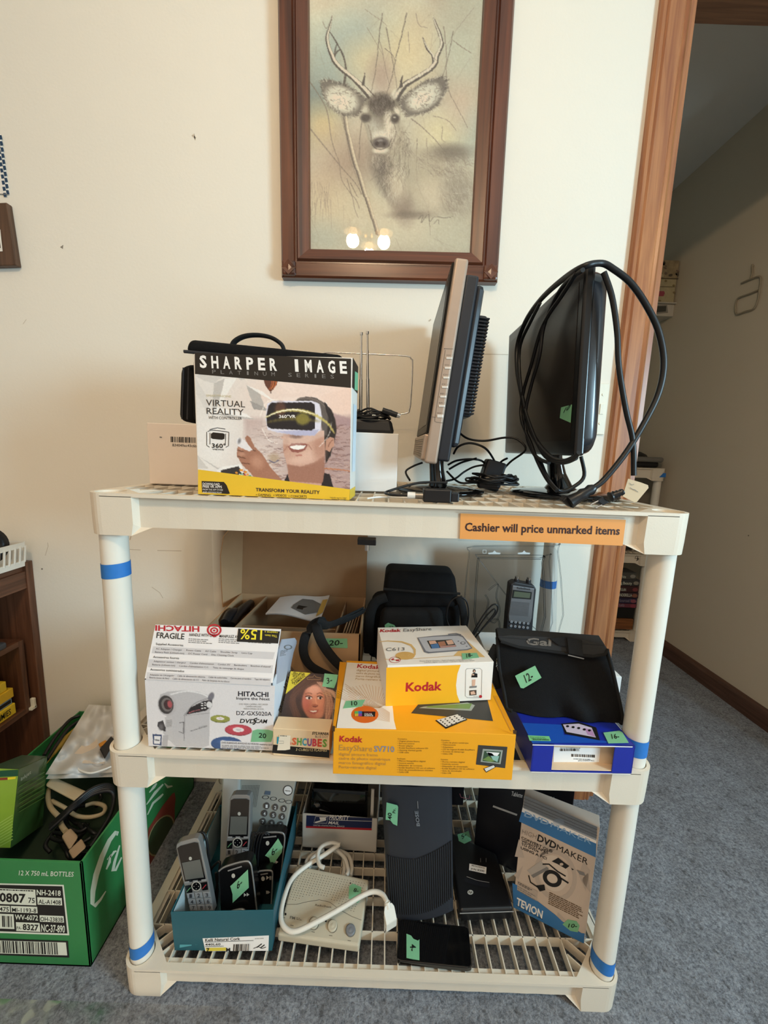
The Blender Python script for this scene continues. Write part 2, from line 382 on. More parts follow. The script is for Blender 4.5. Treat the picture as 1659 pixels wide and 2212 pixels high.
# ---------------------------------------------------------------- plastic shelving unit
PLA = mat('beige_plastic', 'dcd0bd', .42, var=.04, vs=9, bump=.06, bs=500)
PLD = mat('grating_plastic', 'd9ccb8', .45, var=.04)
POST = mat('post_plastic', 'e2dbcd', .38, var=.03, vs=12); TAPE = mat('blue_painter_tape', '2a72bd', .6, var=.1, vs=120)
SW, SD = .914, .447
def deck(k, X, Y, z, hb, hs, holes=True):
    r = .027; out = []
    for cx, cy, a0 in ((r, r, 180), (SW-r, r, 270), (SW-r, SD-r, 0), (r, SD-r, 90)):
        for j in range(9): a = math.radians(a0+j*11.25); out.append((cx+r*math.cos(a), cy+r*math.sin(a)))
    c = .080; i0, s0, e = .0118, .017, .074
    inn = [(c,i0),(SW-c,i0),(SW-s0,e),(SW-s0,SD-e),(SW-c,SD-i0),(c,SD-i0),(s0,SD-e),(s0,e)]
    loops = [out, inn]; p = .0265
    hl = []
    for hx, hy in ((p,p),(SW-p,p),(SW-p,SD-p),(p,SD-p)):
        hl.append([(hx+.0212*math.cos(2*math.pi*j/24), hy+.0212*math.sin(2*math.pi*j/24)) for j in range(24)])
    loops += hl; allp = [q for l in loops for q in l]
    tri = tessellate_polygon([[V(x, y, 0) for x, y in l] for l in loops])
    k.add([(X+x, Y+y, z) for x, y in allp], tri, PLA)
    for l, dz in [(inn, .022)]+[(h, .014) for h in hl]:
        n = len(l); k.add([(X+x, Y+y, z) for x, y in l]+[(X+x, Y+y, z-dz) for x, y in l], [(i, (i+1)%n, n+(i+1)%n, n+i) for i in range(n)], PLA, dz < .02)
    for h in hl: k.poly([(X+x, Y+y, z-.013) for x, y in h], PLA)
    n = len(out); lip = .0055
    k.add([(X+x, Y+y, z) for x, y in out]+[(X+x, Y+y, z-lip) for x, y in out]+[(X+x*.95+SW*.025, Y+y*.9+SD*.05, z-lip) for x, y in out],
          [(i, (i+1)%n, n+(i+1)%n, n+i) for i in range(n)]+[(n+i, n+(i+1)%n, 2*n+(i+1)%n, 2*n+i) for i in range(n)], PLA)
    # outer wall: blocks at the corners, recessed ribbed skirts between them
    def side(L):
        q = [(r, 0, hb), (.070, 0, hb)]; t = [(r, 0), (.074, 0)]
        q += [(.096, .0105, hs)]; t += [(.079, .0105)]
        m = int((L-.2)/.0249); xs = [.098+(L-.196)*j/m for j in range(1, m)]
        for i, x in enumerate(xs): yy = .0102+.0004*(i % 2); q += [(x, yy, hs)]; t += [(x, yy)]
        q += [(L-.096, .0105, hs), (L-.070, 0, hb), (L-r, 0, hb)]; t += [(L-.079, .0105), (L-.074, 0), (L-r, 0)]
        return q, t
    cont = []
    for L, f, ctr, a0 in ((SW, lambda u, v: (u, v), (SW-r, r), 270), (SD, lambda u, v: (SW-v, u), (SW-r, SD-r), 0), (SW, lambda u, v: (SW-u, SD-v), (r, SD-r), 90), (SD, lambda u, v: (v, SD-u), (r, r), 180)):
        q, t = side(L)
        for (u, v, h), (tu, tv) in zip(q, t):
            a, b = f(tu, tv), f(u, v); cont.append((a, b, h))
        for j in range(1, 8):
            a = math.radians(a0+j*11.25); w = (ctr[0]+r*math.cos(a), ctr[1]+r*math.sin(a)); cont.append((w, w, hb))
    n = len(cont)
    mid = [z-hs+.006 if h > hs else z-hs for a, b, h in cont]
    k.add([(X+a[0], Y+a[1], z-lip+.001) for a, b, h in cont]+[(X+a[0]*.998+SW*.001, Y+a[1], m_) for (a, b, h), m_ in zip(cont, mid)]+[(X+b[0]*.996+SW*.002, Y+b[1], z-h) for a, b, h in cont],
          [(r_*n+i, (r_+1)*n+i, (r_+1)*n+(i+1)%n, r_*n+(i+1)%n) for r_ in (0, 1) for i in range(n)], PLA)
    # grating
    g = MB(); th = .0022; dz = .020
    def rib(x0, y0, x1, y1):
        d = V(x1-x0, y1-y0, 0).normalized(); w = V(-d.y, d.x, 0)*th/2
        g.hexa([(X+x0-w.x, Y+y0-w.y, z-dz), (X+x1-w.x, Y+y1-w.y, z-dz), (X+x1+w.x, Y+y1+w.y, z-dz), (X+x0+w.x, Y+y0+w.y, z-dz),
                (X+x0-w.x, Y+y0-w.y, z-.0005), (X+x1-w.x, Y+y1-w.y, z-.0005), (X+x1+w.x, Y+y1+w.y, z-.0005), (X+x0+w.x, Y+y0+w.y, z-.0005)], PLD)
    nx = 36; x = .030
    for j in range(nx):
        x = .0822+(j-2)*.0249
        if x > SW-s0-.005: break
        y0 = i0 if c <= x <= SW-c else i0+(min(abs(c-x), abs(x-SW+c)))
        rib(x, y0 if (c <= x <= SW-c) else .07, x, SD-y0 if (c <= x <= SW-c) else SD-.07)
    for y in (.070, .130, .190, .2235, .2570, .317, .377): rib(s0, y, SW-s0, y)
    for sx in (0, 1):
        for sy in (0, 1):
            for q in (.25, .5, .75):
                xa, ya = c-(c-s0)*q, i0+(e-i0)*q
                xb, yb = xa+.03, ya+.03
                if yb > .070: xb -= yb-.070; yb = .070
                if xb > .0822: yb -= xb-.0822; xb = .0822
                rib(SW-xa if sx else xa, SD-ya if sy else ya, SW-xb if sx else xb, SD-yb if sy else yb)
    return g
def unit(label, X, Y, zs, hbs, tapes):
    t = thing('shelving_unit', label, 'shelf', (X+SW/2, Y+SD/2, 0))
    for z, (hb, hs) in zip(zs, hbs):
        k = MB(); g = deck(k, X, Y, z, hb, hs); o = k.build('shelf_deck', t); WL[o.name] = WL[t.name]
        k2 = g.build('grating', o)
    p = .0265
    for i in range(len(zs)-1):
        for s, (hx, hy) in enumerate(((p,p),(SW-p,p),(SW-p,SD-p),(p,SD-p))):
            a = zs[i+1] - hbs[i+1][0]+.004; k = MB()
            k.cyl((X+hx, Y+hy, zs[i]-.012), (X+hx, Y+hy, a), .0196, POST, n=32); o = k.build('post', t); WL[o.name] = WL[t.name]
            for (ti, tp, tz0, tz1, sl) in tapes:
                if ti == i and tp == s:
                    kk = MB(); n = 32; vs = []
                    for zz in (tz0, tz1):
                        for j in range(n): an = 2*math.pi*j/n; vs.append((X+hx+.0202*math.cos(an), Y+hy+.0202*math.sin(an), zz+sl*math.cos(an)))
                    kk.add(vs, [(j, (j+1)%n, n+(j+1)%n, n+j) for j in range(n)], TAPE, True); kk.build('blue_tape', o, 'blue painter tape band')
    return t
ZB, ZM, ZT = .0593, .4957, .9253
main = unit('large beige plastic three-tier shelving unit crowded with electronics against the cream wall', -SW/2, 0, (ZB, ZM, ZT), ((.0590, .040), (.0625, .050), (.0635, .052)),
     [(1,0,.790,.813,.001),(0,0,.069,.093,.004),(1,1,.514,.543,-.001),(0,1,.070,.096,-.004),(1,2,.665,.685,0)])
far = unit('beige plastic shelving unit at the far end of the hall beyond the doorway', .552, 1.50, (.0593, .50, .966), ((.0590, .040), (.0625, .050), (.066, .052)), [])

# ---------------------------------------------------------------- picture painting (the prints themselves)
class Cv:
    def __init__(s, x0, y0, x1, y1, sc, base, seed=1):
        s.x0, s.y0, s.sc = x0, y0, sc; s.W = int((x1-x0)*sc)+2; s.H = int((y1-y0)*sc)+2
        s.a = np.ones((s.H, s.W, 3))*np.array(base)/255.; s.rg = np.random.RandomState(seed)
        yy, xx = np.mgrid[0:s.H, 0:s.W]; s.X = xx/sc+x0; s.Y = yy/sc+y0
    def win(s, xa, xb, ya, yb):
        f = lambda v, o, m: int(min(m, max(0, (v-o)*s.sc)))
        return slice(f(ya, s.y0, s.H), f(yb, s.y0, s.H)+2), slice(f(xa, s.x0, s.W), f(xb, s.x0, s.W)+2)
    def mix(s, w, k, c): s.a[w] = s.a[w]*(1-k[..., None])+k[..., None]*np.array(c)/255.
    def blob(s, cx, cy, rx, ry, c, a=1, rot=0, soft=1):
        m = max(rx, ry)*(1+soft)*1.2; w = s.win(cx-m, cx+m, cy-m, cy+m); X, Y = s.X[w]-cx, s.Y[w]-cy
        u = (X*math.cos(rot)+Y*math.sin(rot))/rx; v = (-X*math.sin(rot)+Y*math.cos(rot))/ry
        r = np.sqrt(u*u+v*v); s.mix(w, a*np.clip((1+soft/2-r)/max(soft, .02), 0, 1), c); return s
    def st(s, P, wd, c, a=1, soft=.7):
        P = [tuple(p) for p in P]; n = len(P); ws = list(np.interp(np.linspace(0, 1, n), np.linspace(0, 1, len(wd)), wd)) if isinstance(wd, (list, tuple)) else [wd]*n; m = max(ws)+2
        for i in range(len(P)-1):
            (xa, ya), (xb, yb) = P[i], P[i+1]; w = s.win(min(xa, xb)-m, max(xa, xb)+m, min(ya, yb)-m, max(ya, yb)+m)
            X, Y = s.X[w], s.Y[w]; dx, dy = xb-xa, yb-ya; L = dx*dx+dy*dy+1e-9
            t = np.clip(((X-xa)*dx+(Y-ya)*dy)/L, 0, 1); d = np.hypot(X-xa-t*dx, Y-ya-t*dy); r = (ws[i]+(ws[i+1]-ws[i])*t)/2
            s.mix(w, a*np.clip((r+soft-d)/(2*soft), 0, 1), c)
        return s
    def cu(s, P, wd, c, a=1, soft=.7):
        Q = smooth([(x, y, 0) for x, y in P], 5); n = len(Q)
        if isinstance(wd, (list, tuple)): wd = list(np.interp(np.linspace(0, 1, n), np.linspace(0, 1, len(wd)), wd))
        return s.st([(q.x, q.y) for q in Q], wd, c, a, soft)
    def pg(s, P, c, a=1, soft=.8):
        xs, ys = [p[0] for p in P], [p[1] for p in P]; w = s.win(min(xs)-2, max(xs)+2, min(ys)-2, max(ys)+2); X, Y = s.X[w], s.Y[w]
        ins = np.zeros(X.shape, bool); D = np.full(X.shape, 1e9); n = len(P)
        for i in range(n):
            (xa, ya), (xb, yb) = P[i], P[(i+1) % n]; dx, dy = xb-xa, yb-ya
            if ya != yb: ins ^= ((ya > Y) != (yb > Y)) & (X < dx*(Y-ya)/dy+xa)
            t = np.clip(((X-xa)*dx+(Y-ya)*dy)/(dx*dx+dy*dy+1e-9), 0, 1); D = np.minimum(D, np.hypot(X-xa-t*dx, Y-ya-t*dy))
        s.mix(w, a*np.clip(np.where(ins, D, -D)/soft+.5, 0, 1), c); return s
    def grain(s, amp, n=1):
        g = s.rg.randn(s.H, s.W)
        for _ in range(n): g = (g+np.roll(g, 1, 0)+np.roll(g, 1, 1)+np.roll(g, -1, 0)+np.roll(g, -1, 1))/3
        s.a += (g*amp/255.)[..., None]; return s
    def cloud(s, cell, amp, col=(1, 1, 1)):
        h, w = int(s.H/(cell*s.sc))+3, int(s.W/(cell*s.sc))+3; g = s.rg.randn(h, w)
        yy = np.arange(s.H)/(cell*s.sc); xx = np.arange(s.W)/(cell*s.sc); y0, x0 = yy.astype(int), xx.astype(int)
        f = lambda t: t*t*(3-2*t); fy, fx = f(yy-y0)[:, None], f(xx-x0)[None]
        v = (g[y0][:, x0]*(1-fx)+g[y0][:, x0+1]*fx)*(1-fy)+(g[y0+1][:, x0]*(1-fx)+g[y0+1][:, x0+1]*fx)*fy
        s.a += (v*amp/255.)[..., None]*np.array(col); return s
    def fur(s, cx, cy, rx, ry, n, ang, L, c, a=.5, w=1.0, sp=.5):
        for _ in range(n):
            t, r = s.rg.rand()*6.283, math.sqrt(s.rg.rand()); x, y = cx+rx*r*math.cos(t), cy+ry*r*math.sin(t)
            g = ang+s.rg.randn()*sp; l = L*(.5+s.rg.rand()); s.st([(x, y), (x+l*math.cos(g), y+l*math.sin(g))], [w, .4], c, a*(.5+.5*s.rg.rand()))
        return s
    def out(s):
        a = np.clip(s.a, 0, 1); return np.where(a > .04045, ((a+.055)/1.055)**2.4, a/12.92)

# ---------------------------------------------------------------- the deer print in its brown frame
def deer():
    c = Cv(655, 0, 1050, 545, .75, (203, 200, 178), 3)
    c.cloud(120, 7, (1, .9, .8)).cloud(50, 5, (.6, 1, 1))
    c.blob(690, 215, 60, 75, (128, 146, 142), .75, .3, 1.3).blob(740, 110, 70, 60, (168, 182, 172), .7, 0, 1.4).blob(810, 80, 60, 60, (172, 184, 174), .6, 0, 1.4)
    c.blob(880, 110, 60, 70, (218, 205, 168), .7, 0, 1.4).blob(700, 270, 40, 40, (220, 200, 155), .7, 0, 1.4).blob(790, 130, 40, 40, (222, 205, 165), .5, 0, 1.4)
    c.blob(1000, 120, 40, 110, (190, 192, 172), .7, 0, 1.2).blob(1010, 290, 40, 45, (176, 188, 176), .7, 0, 1.3).blob(960, 290, 45, 40, (222, 212, 172), .6, 0, 1.3)
    c.blob(720, 360, 60, 60, (176, 156, 136), .5, .5, 1.4).blob(780, 330, 45, 60, (160, 142, 126), .5, 0, 1.4).blob(720, 440, 70, 50, (214, 202, 172), .7, 0, 1.4)
    c.blob(830, 165, 26, 40, (168, 148, 138), .55, 0, 1.3).blob(1000, 230, 30, 50, (210, 186, 162), .5, 0, 1.4)
    c.blob(840, 470, 90, 50, (212, 204, 178), .6, 0, 1.4).blob(985, 460, 60, 70, (196, 194, 172), .7, 0, 1.3).blob(690, 510, 60, 30, (186, 190, 174), .6, 0, 1.4)
    D, M, L = (92, 88, 84), (132, 124, 114), (226, 222, 200)
    rg = c.rg
    for P, w, cl, a in (([(833,30),(826,70),(822,110),(815,160),(806,200)], 2.2, D, .6), ([(885,30),(873,80),(862,120),(852,165),(840,200)], 2.4, D, .6), ([(840,60),(846,90),(852,125),(857,150),(862,190)], 2, D, .55),
        ([(824,85),(832,110),(838,150),(848,190)], 1.6, M, .6), ([(837,105),(852,118),(858,132)], 1.6, D, .55), ([(800,60),(820,95),(834,120)], 1.4, M, .5), ([(795,20),(830,45),(842,57)], 1.4, M, .5),
        ([(985,70),(975,120),(962,165)], 2, D, .5), ([(965,60),(970,120),(969,160),(975,200),(1000,250),(1015,280)], 2, M, .7), ([(1030,20),(990,70),(972,100)], 1.2, M, .5), ([(985,90),(1005,105),(1025,118)], 2, M, .7),
        ([(905,30),(912,55),(930,62)], 1.6, M, .6), ([(888,70),(890,115)], 1.6, M, .6), ([(675,175),(700,215),(712,245),(720,300),(735,350),(742,390),(770,430),(778,450)], 2.2, M, .7), ([(665,265),(700,310),(740,360),(770,395),(785,420)], 3, M, .6),
        ([(742,250),(752,300),(760,345),(775,390),(782,420)], 1.6, M, .5), ([(785,262),(781,300),(779,345)], 2.2, D, .5), ([(893,258),(915,275),(940,300),(965,330)], 2.4, M, .7), ([(940,252),(970,262),(990,285)], 1.6, M, .6), ([(918,245),(955,238)], 1.5, L, .6),
        ([(955,325),(970,360),(990,390),(1000,420)], 2, L, .5), ([(905,300),(903,340),(905,400),(925,450),(930,490)], 1.8, D, .45), ([(925,300),(928,380),(928,450),(931,510)], 1.5, M, .5), ([(870,340),(880,400),(888,440)], 1.6, L, .7),
        ([(885,420),(865,450),(857,465)], 1.6, L, .8), ([(760,395),(775,425)], 2, D, .45), ([(752,385),(762,420),(768,450),(776,470)], 2, M, .6), ([(960,275),(958,300),(963,308)], 1.5, M, .6)):
        c.cu(P, [w, w*.5], cl, a)
    for _ in range(90):
        x, y = 665+370*rg.rand(), 20+500*rg.rand(); g = 1.57+rg.randn()*.5; l = 15+40*rg.rand()
        c.st([(x, y), (x+l*math.cos(g), y+l*math.sin(g))], [1.5, .5], M if rg.rand() < .6 else L, .22)
    for _ in range(40):
        x, y = 668+50*rg.rand(), 390+70*rg.rand(); c.st([(x, y), (x+rg.randn()*2, y+15+20*rg.rand())], [1.5, .5], M, .35)
    # pale sapling in front
    tr = [(750,252),(756,290),(766,335),(778,375),(790,415),(803,455),(818,505)]
    c.cu(tr, [8, 11, 9, 8], (150, 142, 128), .9).cu([(x+2, y) for x, y in tr], [4, 5, 4], (218, 208, 182), .9).cu([(x-4, y) for x, y in tr], [2, 2], D, .6)
    # body and neck
    c.pg([(838,330),(872,262),(885,320),(925,326),(960,318),(990,316),(1012,324),(1020,400),(1000,460),(930,468),(870,470),(850,440),(828,400)], (172, 166, 146), .55, 14)
    c.blob(975, 330, 40, 16, (112, 108, 100), .6, 0, 1.2).blob(925, 385, 30, 50, (190, 184, 160), .5, 0, 1.2).blob(835, 375, 22, 55, (110, 104, 98), .65, -.4, 1.1).blob(868, 440, 20, 40, (124, 112, 104), .55, -.3, 1.2)
    c.blob(858, 400, 18, 40, (218, 210, 184), .7, -.2, 1).blob(890, 465, 45, 8, (120, 112, 102), .5, 0, 1).blob(940, 425, 30, 35, (216, 208, 184), .6, -.6, 1.2).blob(990, 420, 30, 40, (150, 146, 132), .5, 0, 1.2)
    c.fur(870, 330, 22, 60, 150, 1.7, 16, D, .4).fur(850, 380, 26, 50, 120, 1.8, 16, L, .5).fur(960, 350, 60, 30, 200, .6, 14, M, .5).fur(985, 400, 35, 60, 200, 1.0, 16, L, .4).fur(985, 410, 35, 60, 120, 1.0, 14, M, .4).fur(835, 370, 20, 45, 90, 1.6, 12, D, .5)
    # ears
    for E, cx, cy, rx, ry, ro in (([(797,214),(778,198),(752,181),(716,170),(696,172),(700,198),(714,230),(746,250),(778,251),(791,236)], 742, 213, 38, 26, .5), ([(862,219),(893,195),(926,174),(960,166),(972,173),(969,199),(949,232),(922,246),(884,253),(871,236)], 920, 211, 40, 24, -.55)):
        c.pg(E, (124, 120, 112), .95, 4).blob(cx, cy, rx, ry, (214, 212, 192), .95, ro, .35).blob(cx-4, cy+4, rx*.5, ry*.5, (236, 232, 212), .7, ro, 1)
        for _ in range(130):
            t, q = rg.rand()*6.28, math.sqrt(rg.rand()); u, v = rx*1.05*q*math.cos(t), ry*1.05*q*math.sin(t); x = cx+u*math.cos(ro)-v*math.sin(ro); y = cy+u*math.sin(ro)+v*math.cos(ro); g = ro+rg.randn()*.9
            c.st([(x, y), (x+7*math.cos(g), y+7*math.sin(g))], [1.8, .5], D if rg.rand() < .5 else L, .45)
        for _ in range(150):
            i = rg.randint(len(E)); t = rg.rand(); x = E[i][0]+(E[(i+1) % len(E)][0]-E[i][0])*t; y = E[i][1]+(E[(i+1) % len(E)][1]-E[i][1])*t; g = math.atan2(y-cy, x-cx)+rg.randn()*.5
            c.st([(x-4*math.cos(g), y-4*math.sin(g)), (x+5*math.cos(g), y+5*math.sin(g))], [1.6, .4], D if rg.rand() < .6 else L, .5)
    # antlers: dark body, pale light along it
    A1 = [(806,209),(786,186),(766,167),(744,149),(729,132),(723,118),(716,100),(713,78),(718,58),(725,33)]; A2 = [(859,213),(878,186),(906,169),(935,151),(947,136),(950,122),(960,100),(957,78),(947,53),(942,37)]
    c.cu([(749,178),(752,145),(746,116),(732,90),(719,68)], [5, 4, 2], D, .75).cu([(723,35),(712,60),(704,45)], 1.2, M, .6).cu([(727,128),(730,105),(734,91)], [4, 1.5], D, .7).cu([(727,122),(734,110),(743,106)], [4, 1.5], D, .7)
    c.cu([(943,146),(940,122),(929,107),(919,82)], [8, 6, 5, 1.5], D, .8).cu([(944,144),(942,122),(931,107),(920,86)], [4, 3, 1], L, .8)
    c.cu(A1, [15, 11, 10, 9, 8, 6, 2], D, .85).cu([(x+1, y-1.5) for x, y in A1], [7, 6, 5, 4, 1], L, .85)
    c.cu(A2, [17, 12, 10, 9, 8, 6, 2], D, .85).cu([(x-1, y-1.5) for x, y in A2], [5, 6, 5, 4, 1], L, .8)
    c.cu([(789,182),(791,170),(794,157)], [6, 1.5], D, .85).cu([(871,187),(872,176),(875,164)], [7, 1.5], D, .85)
    # head
    c.pg([(786,248),(792,222),(808,208),(832,202),(858,212),(870,238),(868,268),(860,298),(850,320),(834,334),(815,331),(802,312),(795,285),(788,262)], (172, 168, 150), .97, 4)
    c.blob(829, 225, 30, 22, (92, 86, 82), .9, 0, .8).blob(822, 250, 12, 22, (120, 114, 106), .7, 0, 1).blob(813, 275, 14, 18, (196, 196, 180), .7, 0, 1).blob(848, 275, 12, 34, (216, 210, 188), .9, -.15, .8)
    c.blob(794, 254, 11, 9, (84, 80, 78), .95, 0, .7).blob(857, 257, 9, 10, (76, 72, 72), .95, 0, .6).blob(856, 254, 3, 2, L, .8).blob(793, 236, 7, 8, L, .7, 0, 1).blob(862, 240, 5, 9, L, .9, -.5, .8).blob(857, 205, 7, 12, L, .8, .6, .8)
    c.blob(826, 293, 19, 11, (222, 218, 200), .9, 0, .8).blob(826, 309, 18, 13, (92, 88, 88), .95, 0, .5).blob(818, 310, 4, 4, (50, 48, 50), .9).blob(833, 311, 4, 4, (50, 48, 50), .9).blob(824, 303, 6, 2.5, (150, 148, 144), .8)
    c.blob(825, 325, 16, 6, L, .95, 0, .6).cu([(804,304),(812,318),(826,323),(842,316),(850,300)], 1.8, D, .7).cu([(846,250),(858,275),(856,300),(845,322)], 1.6, D, .5).cu([(800,270),(804,290),(806,304)], 2, M, .6)
    c.fur(828, 222, 30, 24, 160, 1.6, 9, (62, 58, 56), .5).fur(828, 220, 30, 22, 60, 1.6, 8, (160, 154, 144), .5).fur(848, 285, 14, 40, 60, 1.7, 10, M, .5).fur(812, 280, 14, 26, 50, 1.6, 8, M, .4).fur(842, 262, 8, 30, 40, 1.9, 9, (250, 246, 226), .6)
    c.fur(830, 352, 22, 22, 70, 1.5, 14, D, .4).fur(815, 345, 10, 18, 40, 1.5, 10, L, .5)
    c.cu([(905,474),(915,466),(912,482),(926,464),(930,480),(940,470),(960,472),(980,470)], 1.2, (120, 116, 108), .8).cu([(938,486),(948,476),(950,486)], 1, (120, 116, 108), .7)
    c.grain(3.5); c.a = np.clip(c.a*np.array((1.13, 1.20, 1.33)), 0, 1); return c
FY0 = WY-.030
pic = thing('framed_picture', 'framed pencil print of an antlered deer hanging on the cream wall above the shelving', 'picture', (-.02, WY, 1.40))
FRM = wood('reddish_brown_frame', '3d1c10', '6d3a22', 'Z', .3, .45, 18); FRH = wood('reddish_brown_frame_cross', '3d1c10', '6d3a22', 'X', .3, .45, 18)
fx0, fx1, fz0, fz1 = -.2755, .2465, 1.412, 2.14
ix0, ix1, iz0, iz1 = -.207, .178, 1.4805, 2.0715
prof = [(0,0),(.0,.020),(.004,.024),(.030,.025),(.033,.020),(.036,.020),(.040,.026),(.064,.018),(.067,.010)]   # in from the outer edge, out from the wall
def frail(a, b, inn, m):
    a, b, inn = Vector(a), Vector(b), Vector(inn); k = MB(); d = (b-a).normalized(); rows = []
    for u, h in prof:
        q = u*(.0685/.067); rows.append([a+d*q+inn*q+V(0,-h,0), b-d*q+inn*q+V(0,-h,0)])
    k.grid(rows, m, False); return k
c4 = [(fx0,WY,fz0),(fx1,WY,fz0),(fx1,WY,fz1),(fx0,WY,fz1)]; inn = [(0,0,1),(-1,0,0),(0,0,-1),(1,0,0)]
for q in range(4): frail(c4[q], c4[(q+1) % 4], inn[q], FRH if q % 2 == 0 else FRM).build('frame_rail', pic)
for cx in (fx0+.019, fx1-.019):
    k = MB(); k.box((cx, WY-.024, fz0+.019), (.034, .012, .034), FRM, .005); k.prism([(cx-.017, WY-.030, fz0+.019), (cx, WY-.0335, fz0+.036), (cx+.017, WY-.030, fz0+.019), (cx, WY-.0335, fz0+.002)], (0, .002, 0), FRM); k.build('corner_block', pic)
c = deer(); F = FY(WY-.009); CV = canvas_mat(.6)
tl, tr, br, bl = [(V(x, WY-.009, z)) for x, z in ((ix0-.006,iz1+.006),(ix1+.006,iz1+.006),(ix1+.006,iz0-.006),(ix0-.006,iz0-.006))]
def pxof(w):
    d = w-CAM; zc = d.dot(_F); return (829.5+FPX*d.dot(_R)/zc, 1106-FPX*d.dot(_U)/zc)
k = MB(); k.paint(F, [pxof(tl), pxof(tr), pxof(br), pxof(bl)], c.out(), c.x0, c.y0, c.sc, 270, 400, CV); k.build('print', pic)
GLS = bpy.data.materials.new('picture_glass'); GLS.use_nodes = True; nt = GLS.node_tree; nt.nodes.remove(nt.nodes['Principled BSDF'])
gl = nt.nodes.new('ShaderNodeBsdfGlossy'); gl.inputs['Roughness'].default_value = .015; tb = nt.nodes.new('ShaderNodeBsdfTransparent'); mxs = nt.nodes.new('ShaderNodeMixShader')
lw = nt.nodes.new('ShaderNodeFresnel'); lw.inputs['IOR'].default_value = 1.5
nt.links.new(lw.outputs[0], mxs.inputs[0]); nt.links.new(tb.outputs[0], mxs.inputs[1]); nt.links.new(gl.outputs[0], mxs.inputs[2]); nt.links.new(mxs.outputs[0], nt.nodes['Material Output'].inputs[0])
k = MB(); k.poly([(ix0-.006, WY-.0115, iz0-.006), (ix1+.006, WY-.0115, iz0-.006), (ix1+.006, WY-.0115, iz1+.006), (ix0-.006, WY-.0115, iz1+.006)], GLS); k.build('glass_pane', pic)

pic.rotation_euler.y = -.012   # hangs a little crooked

# ---------------------------------------------------------------- other things on the walls
WPL = mat('ivory_plastic', 'e8e2cf', .4)
k = MB(); k.box((.540, WY-.003, 1.128), (.030, .006, .128), WPL, .002); k.box((.5405, WY-.0065, 1.128), (.010, .003, .026), WPL, .001)
k.cyl((.5405, WY-.006, 1.164), (.5405, WY-.0075, 1.164), .003, WPL, n=10); k.cyl((.5405, WY-.006, 1.092), (.5405, WY-.0075, 1.092), .003, WPL, n=10)
tag(k.build('wall_switch_plate'), 'ivory switch plate on the cream wall behind the black monitor', 'switch')
f = FY(WY-.002); NAVY = mat('navy_ink', '23405c', .6); PAP = mat('white_card', 'ece6dc', .6)
k = MB(); k.prism([f.p(-40,290), f.p(0,290), f.p(19,420), f.p(-40,418)], (0,.0018,0), PAP)
for r in range(10):
    y = 292+r*13.2; x = 1.5+r*1.7
    k.d(f, [(x-4,y),(x+2,y),(x+4,y+9),(x-2,y+10)], NAVY); k.d(f, [(x-10,y+6),(x-4,y+6),(x-2,y+14),(x-8,y+15)], NAVY)
k.st(f, [(-40,417),(18,420)], 1.5, GRYI)
tag(k.build('wall_card'), 'white card with a navy checkered edge pinned high on the wall at far left', 'card')
k = MB(); DWD = wood('dark_walnut_frame', '3c2719', '5f4330', 'Z', .45, .05); f = FY(WY-.016)
P = [f.p(-60,440), f.p(14,437), f.p(35,573), f.p(-60,576)]; k.prism(P, (0,.015,0), DWD, .002)
fi = FY(WY-.0165); k.d(fi, [(-60,494),(1,496),(6,543),(-60,546)], PAP); k.d(fi, [(-60,500),(-2,502),(2,536),(-60,539)], mat('brown_ink', '4f3e33', .6), .0006)
tag(k.build('small_picture_frame'), 'small dark walnut picture frame on the wall at the far left edge', 'picture frame')

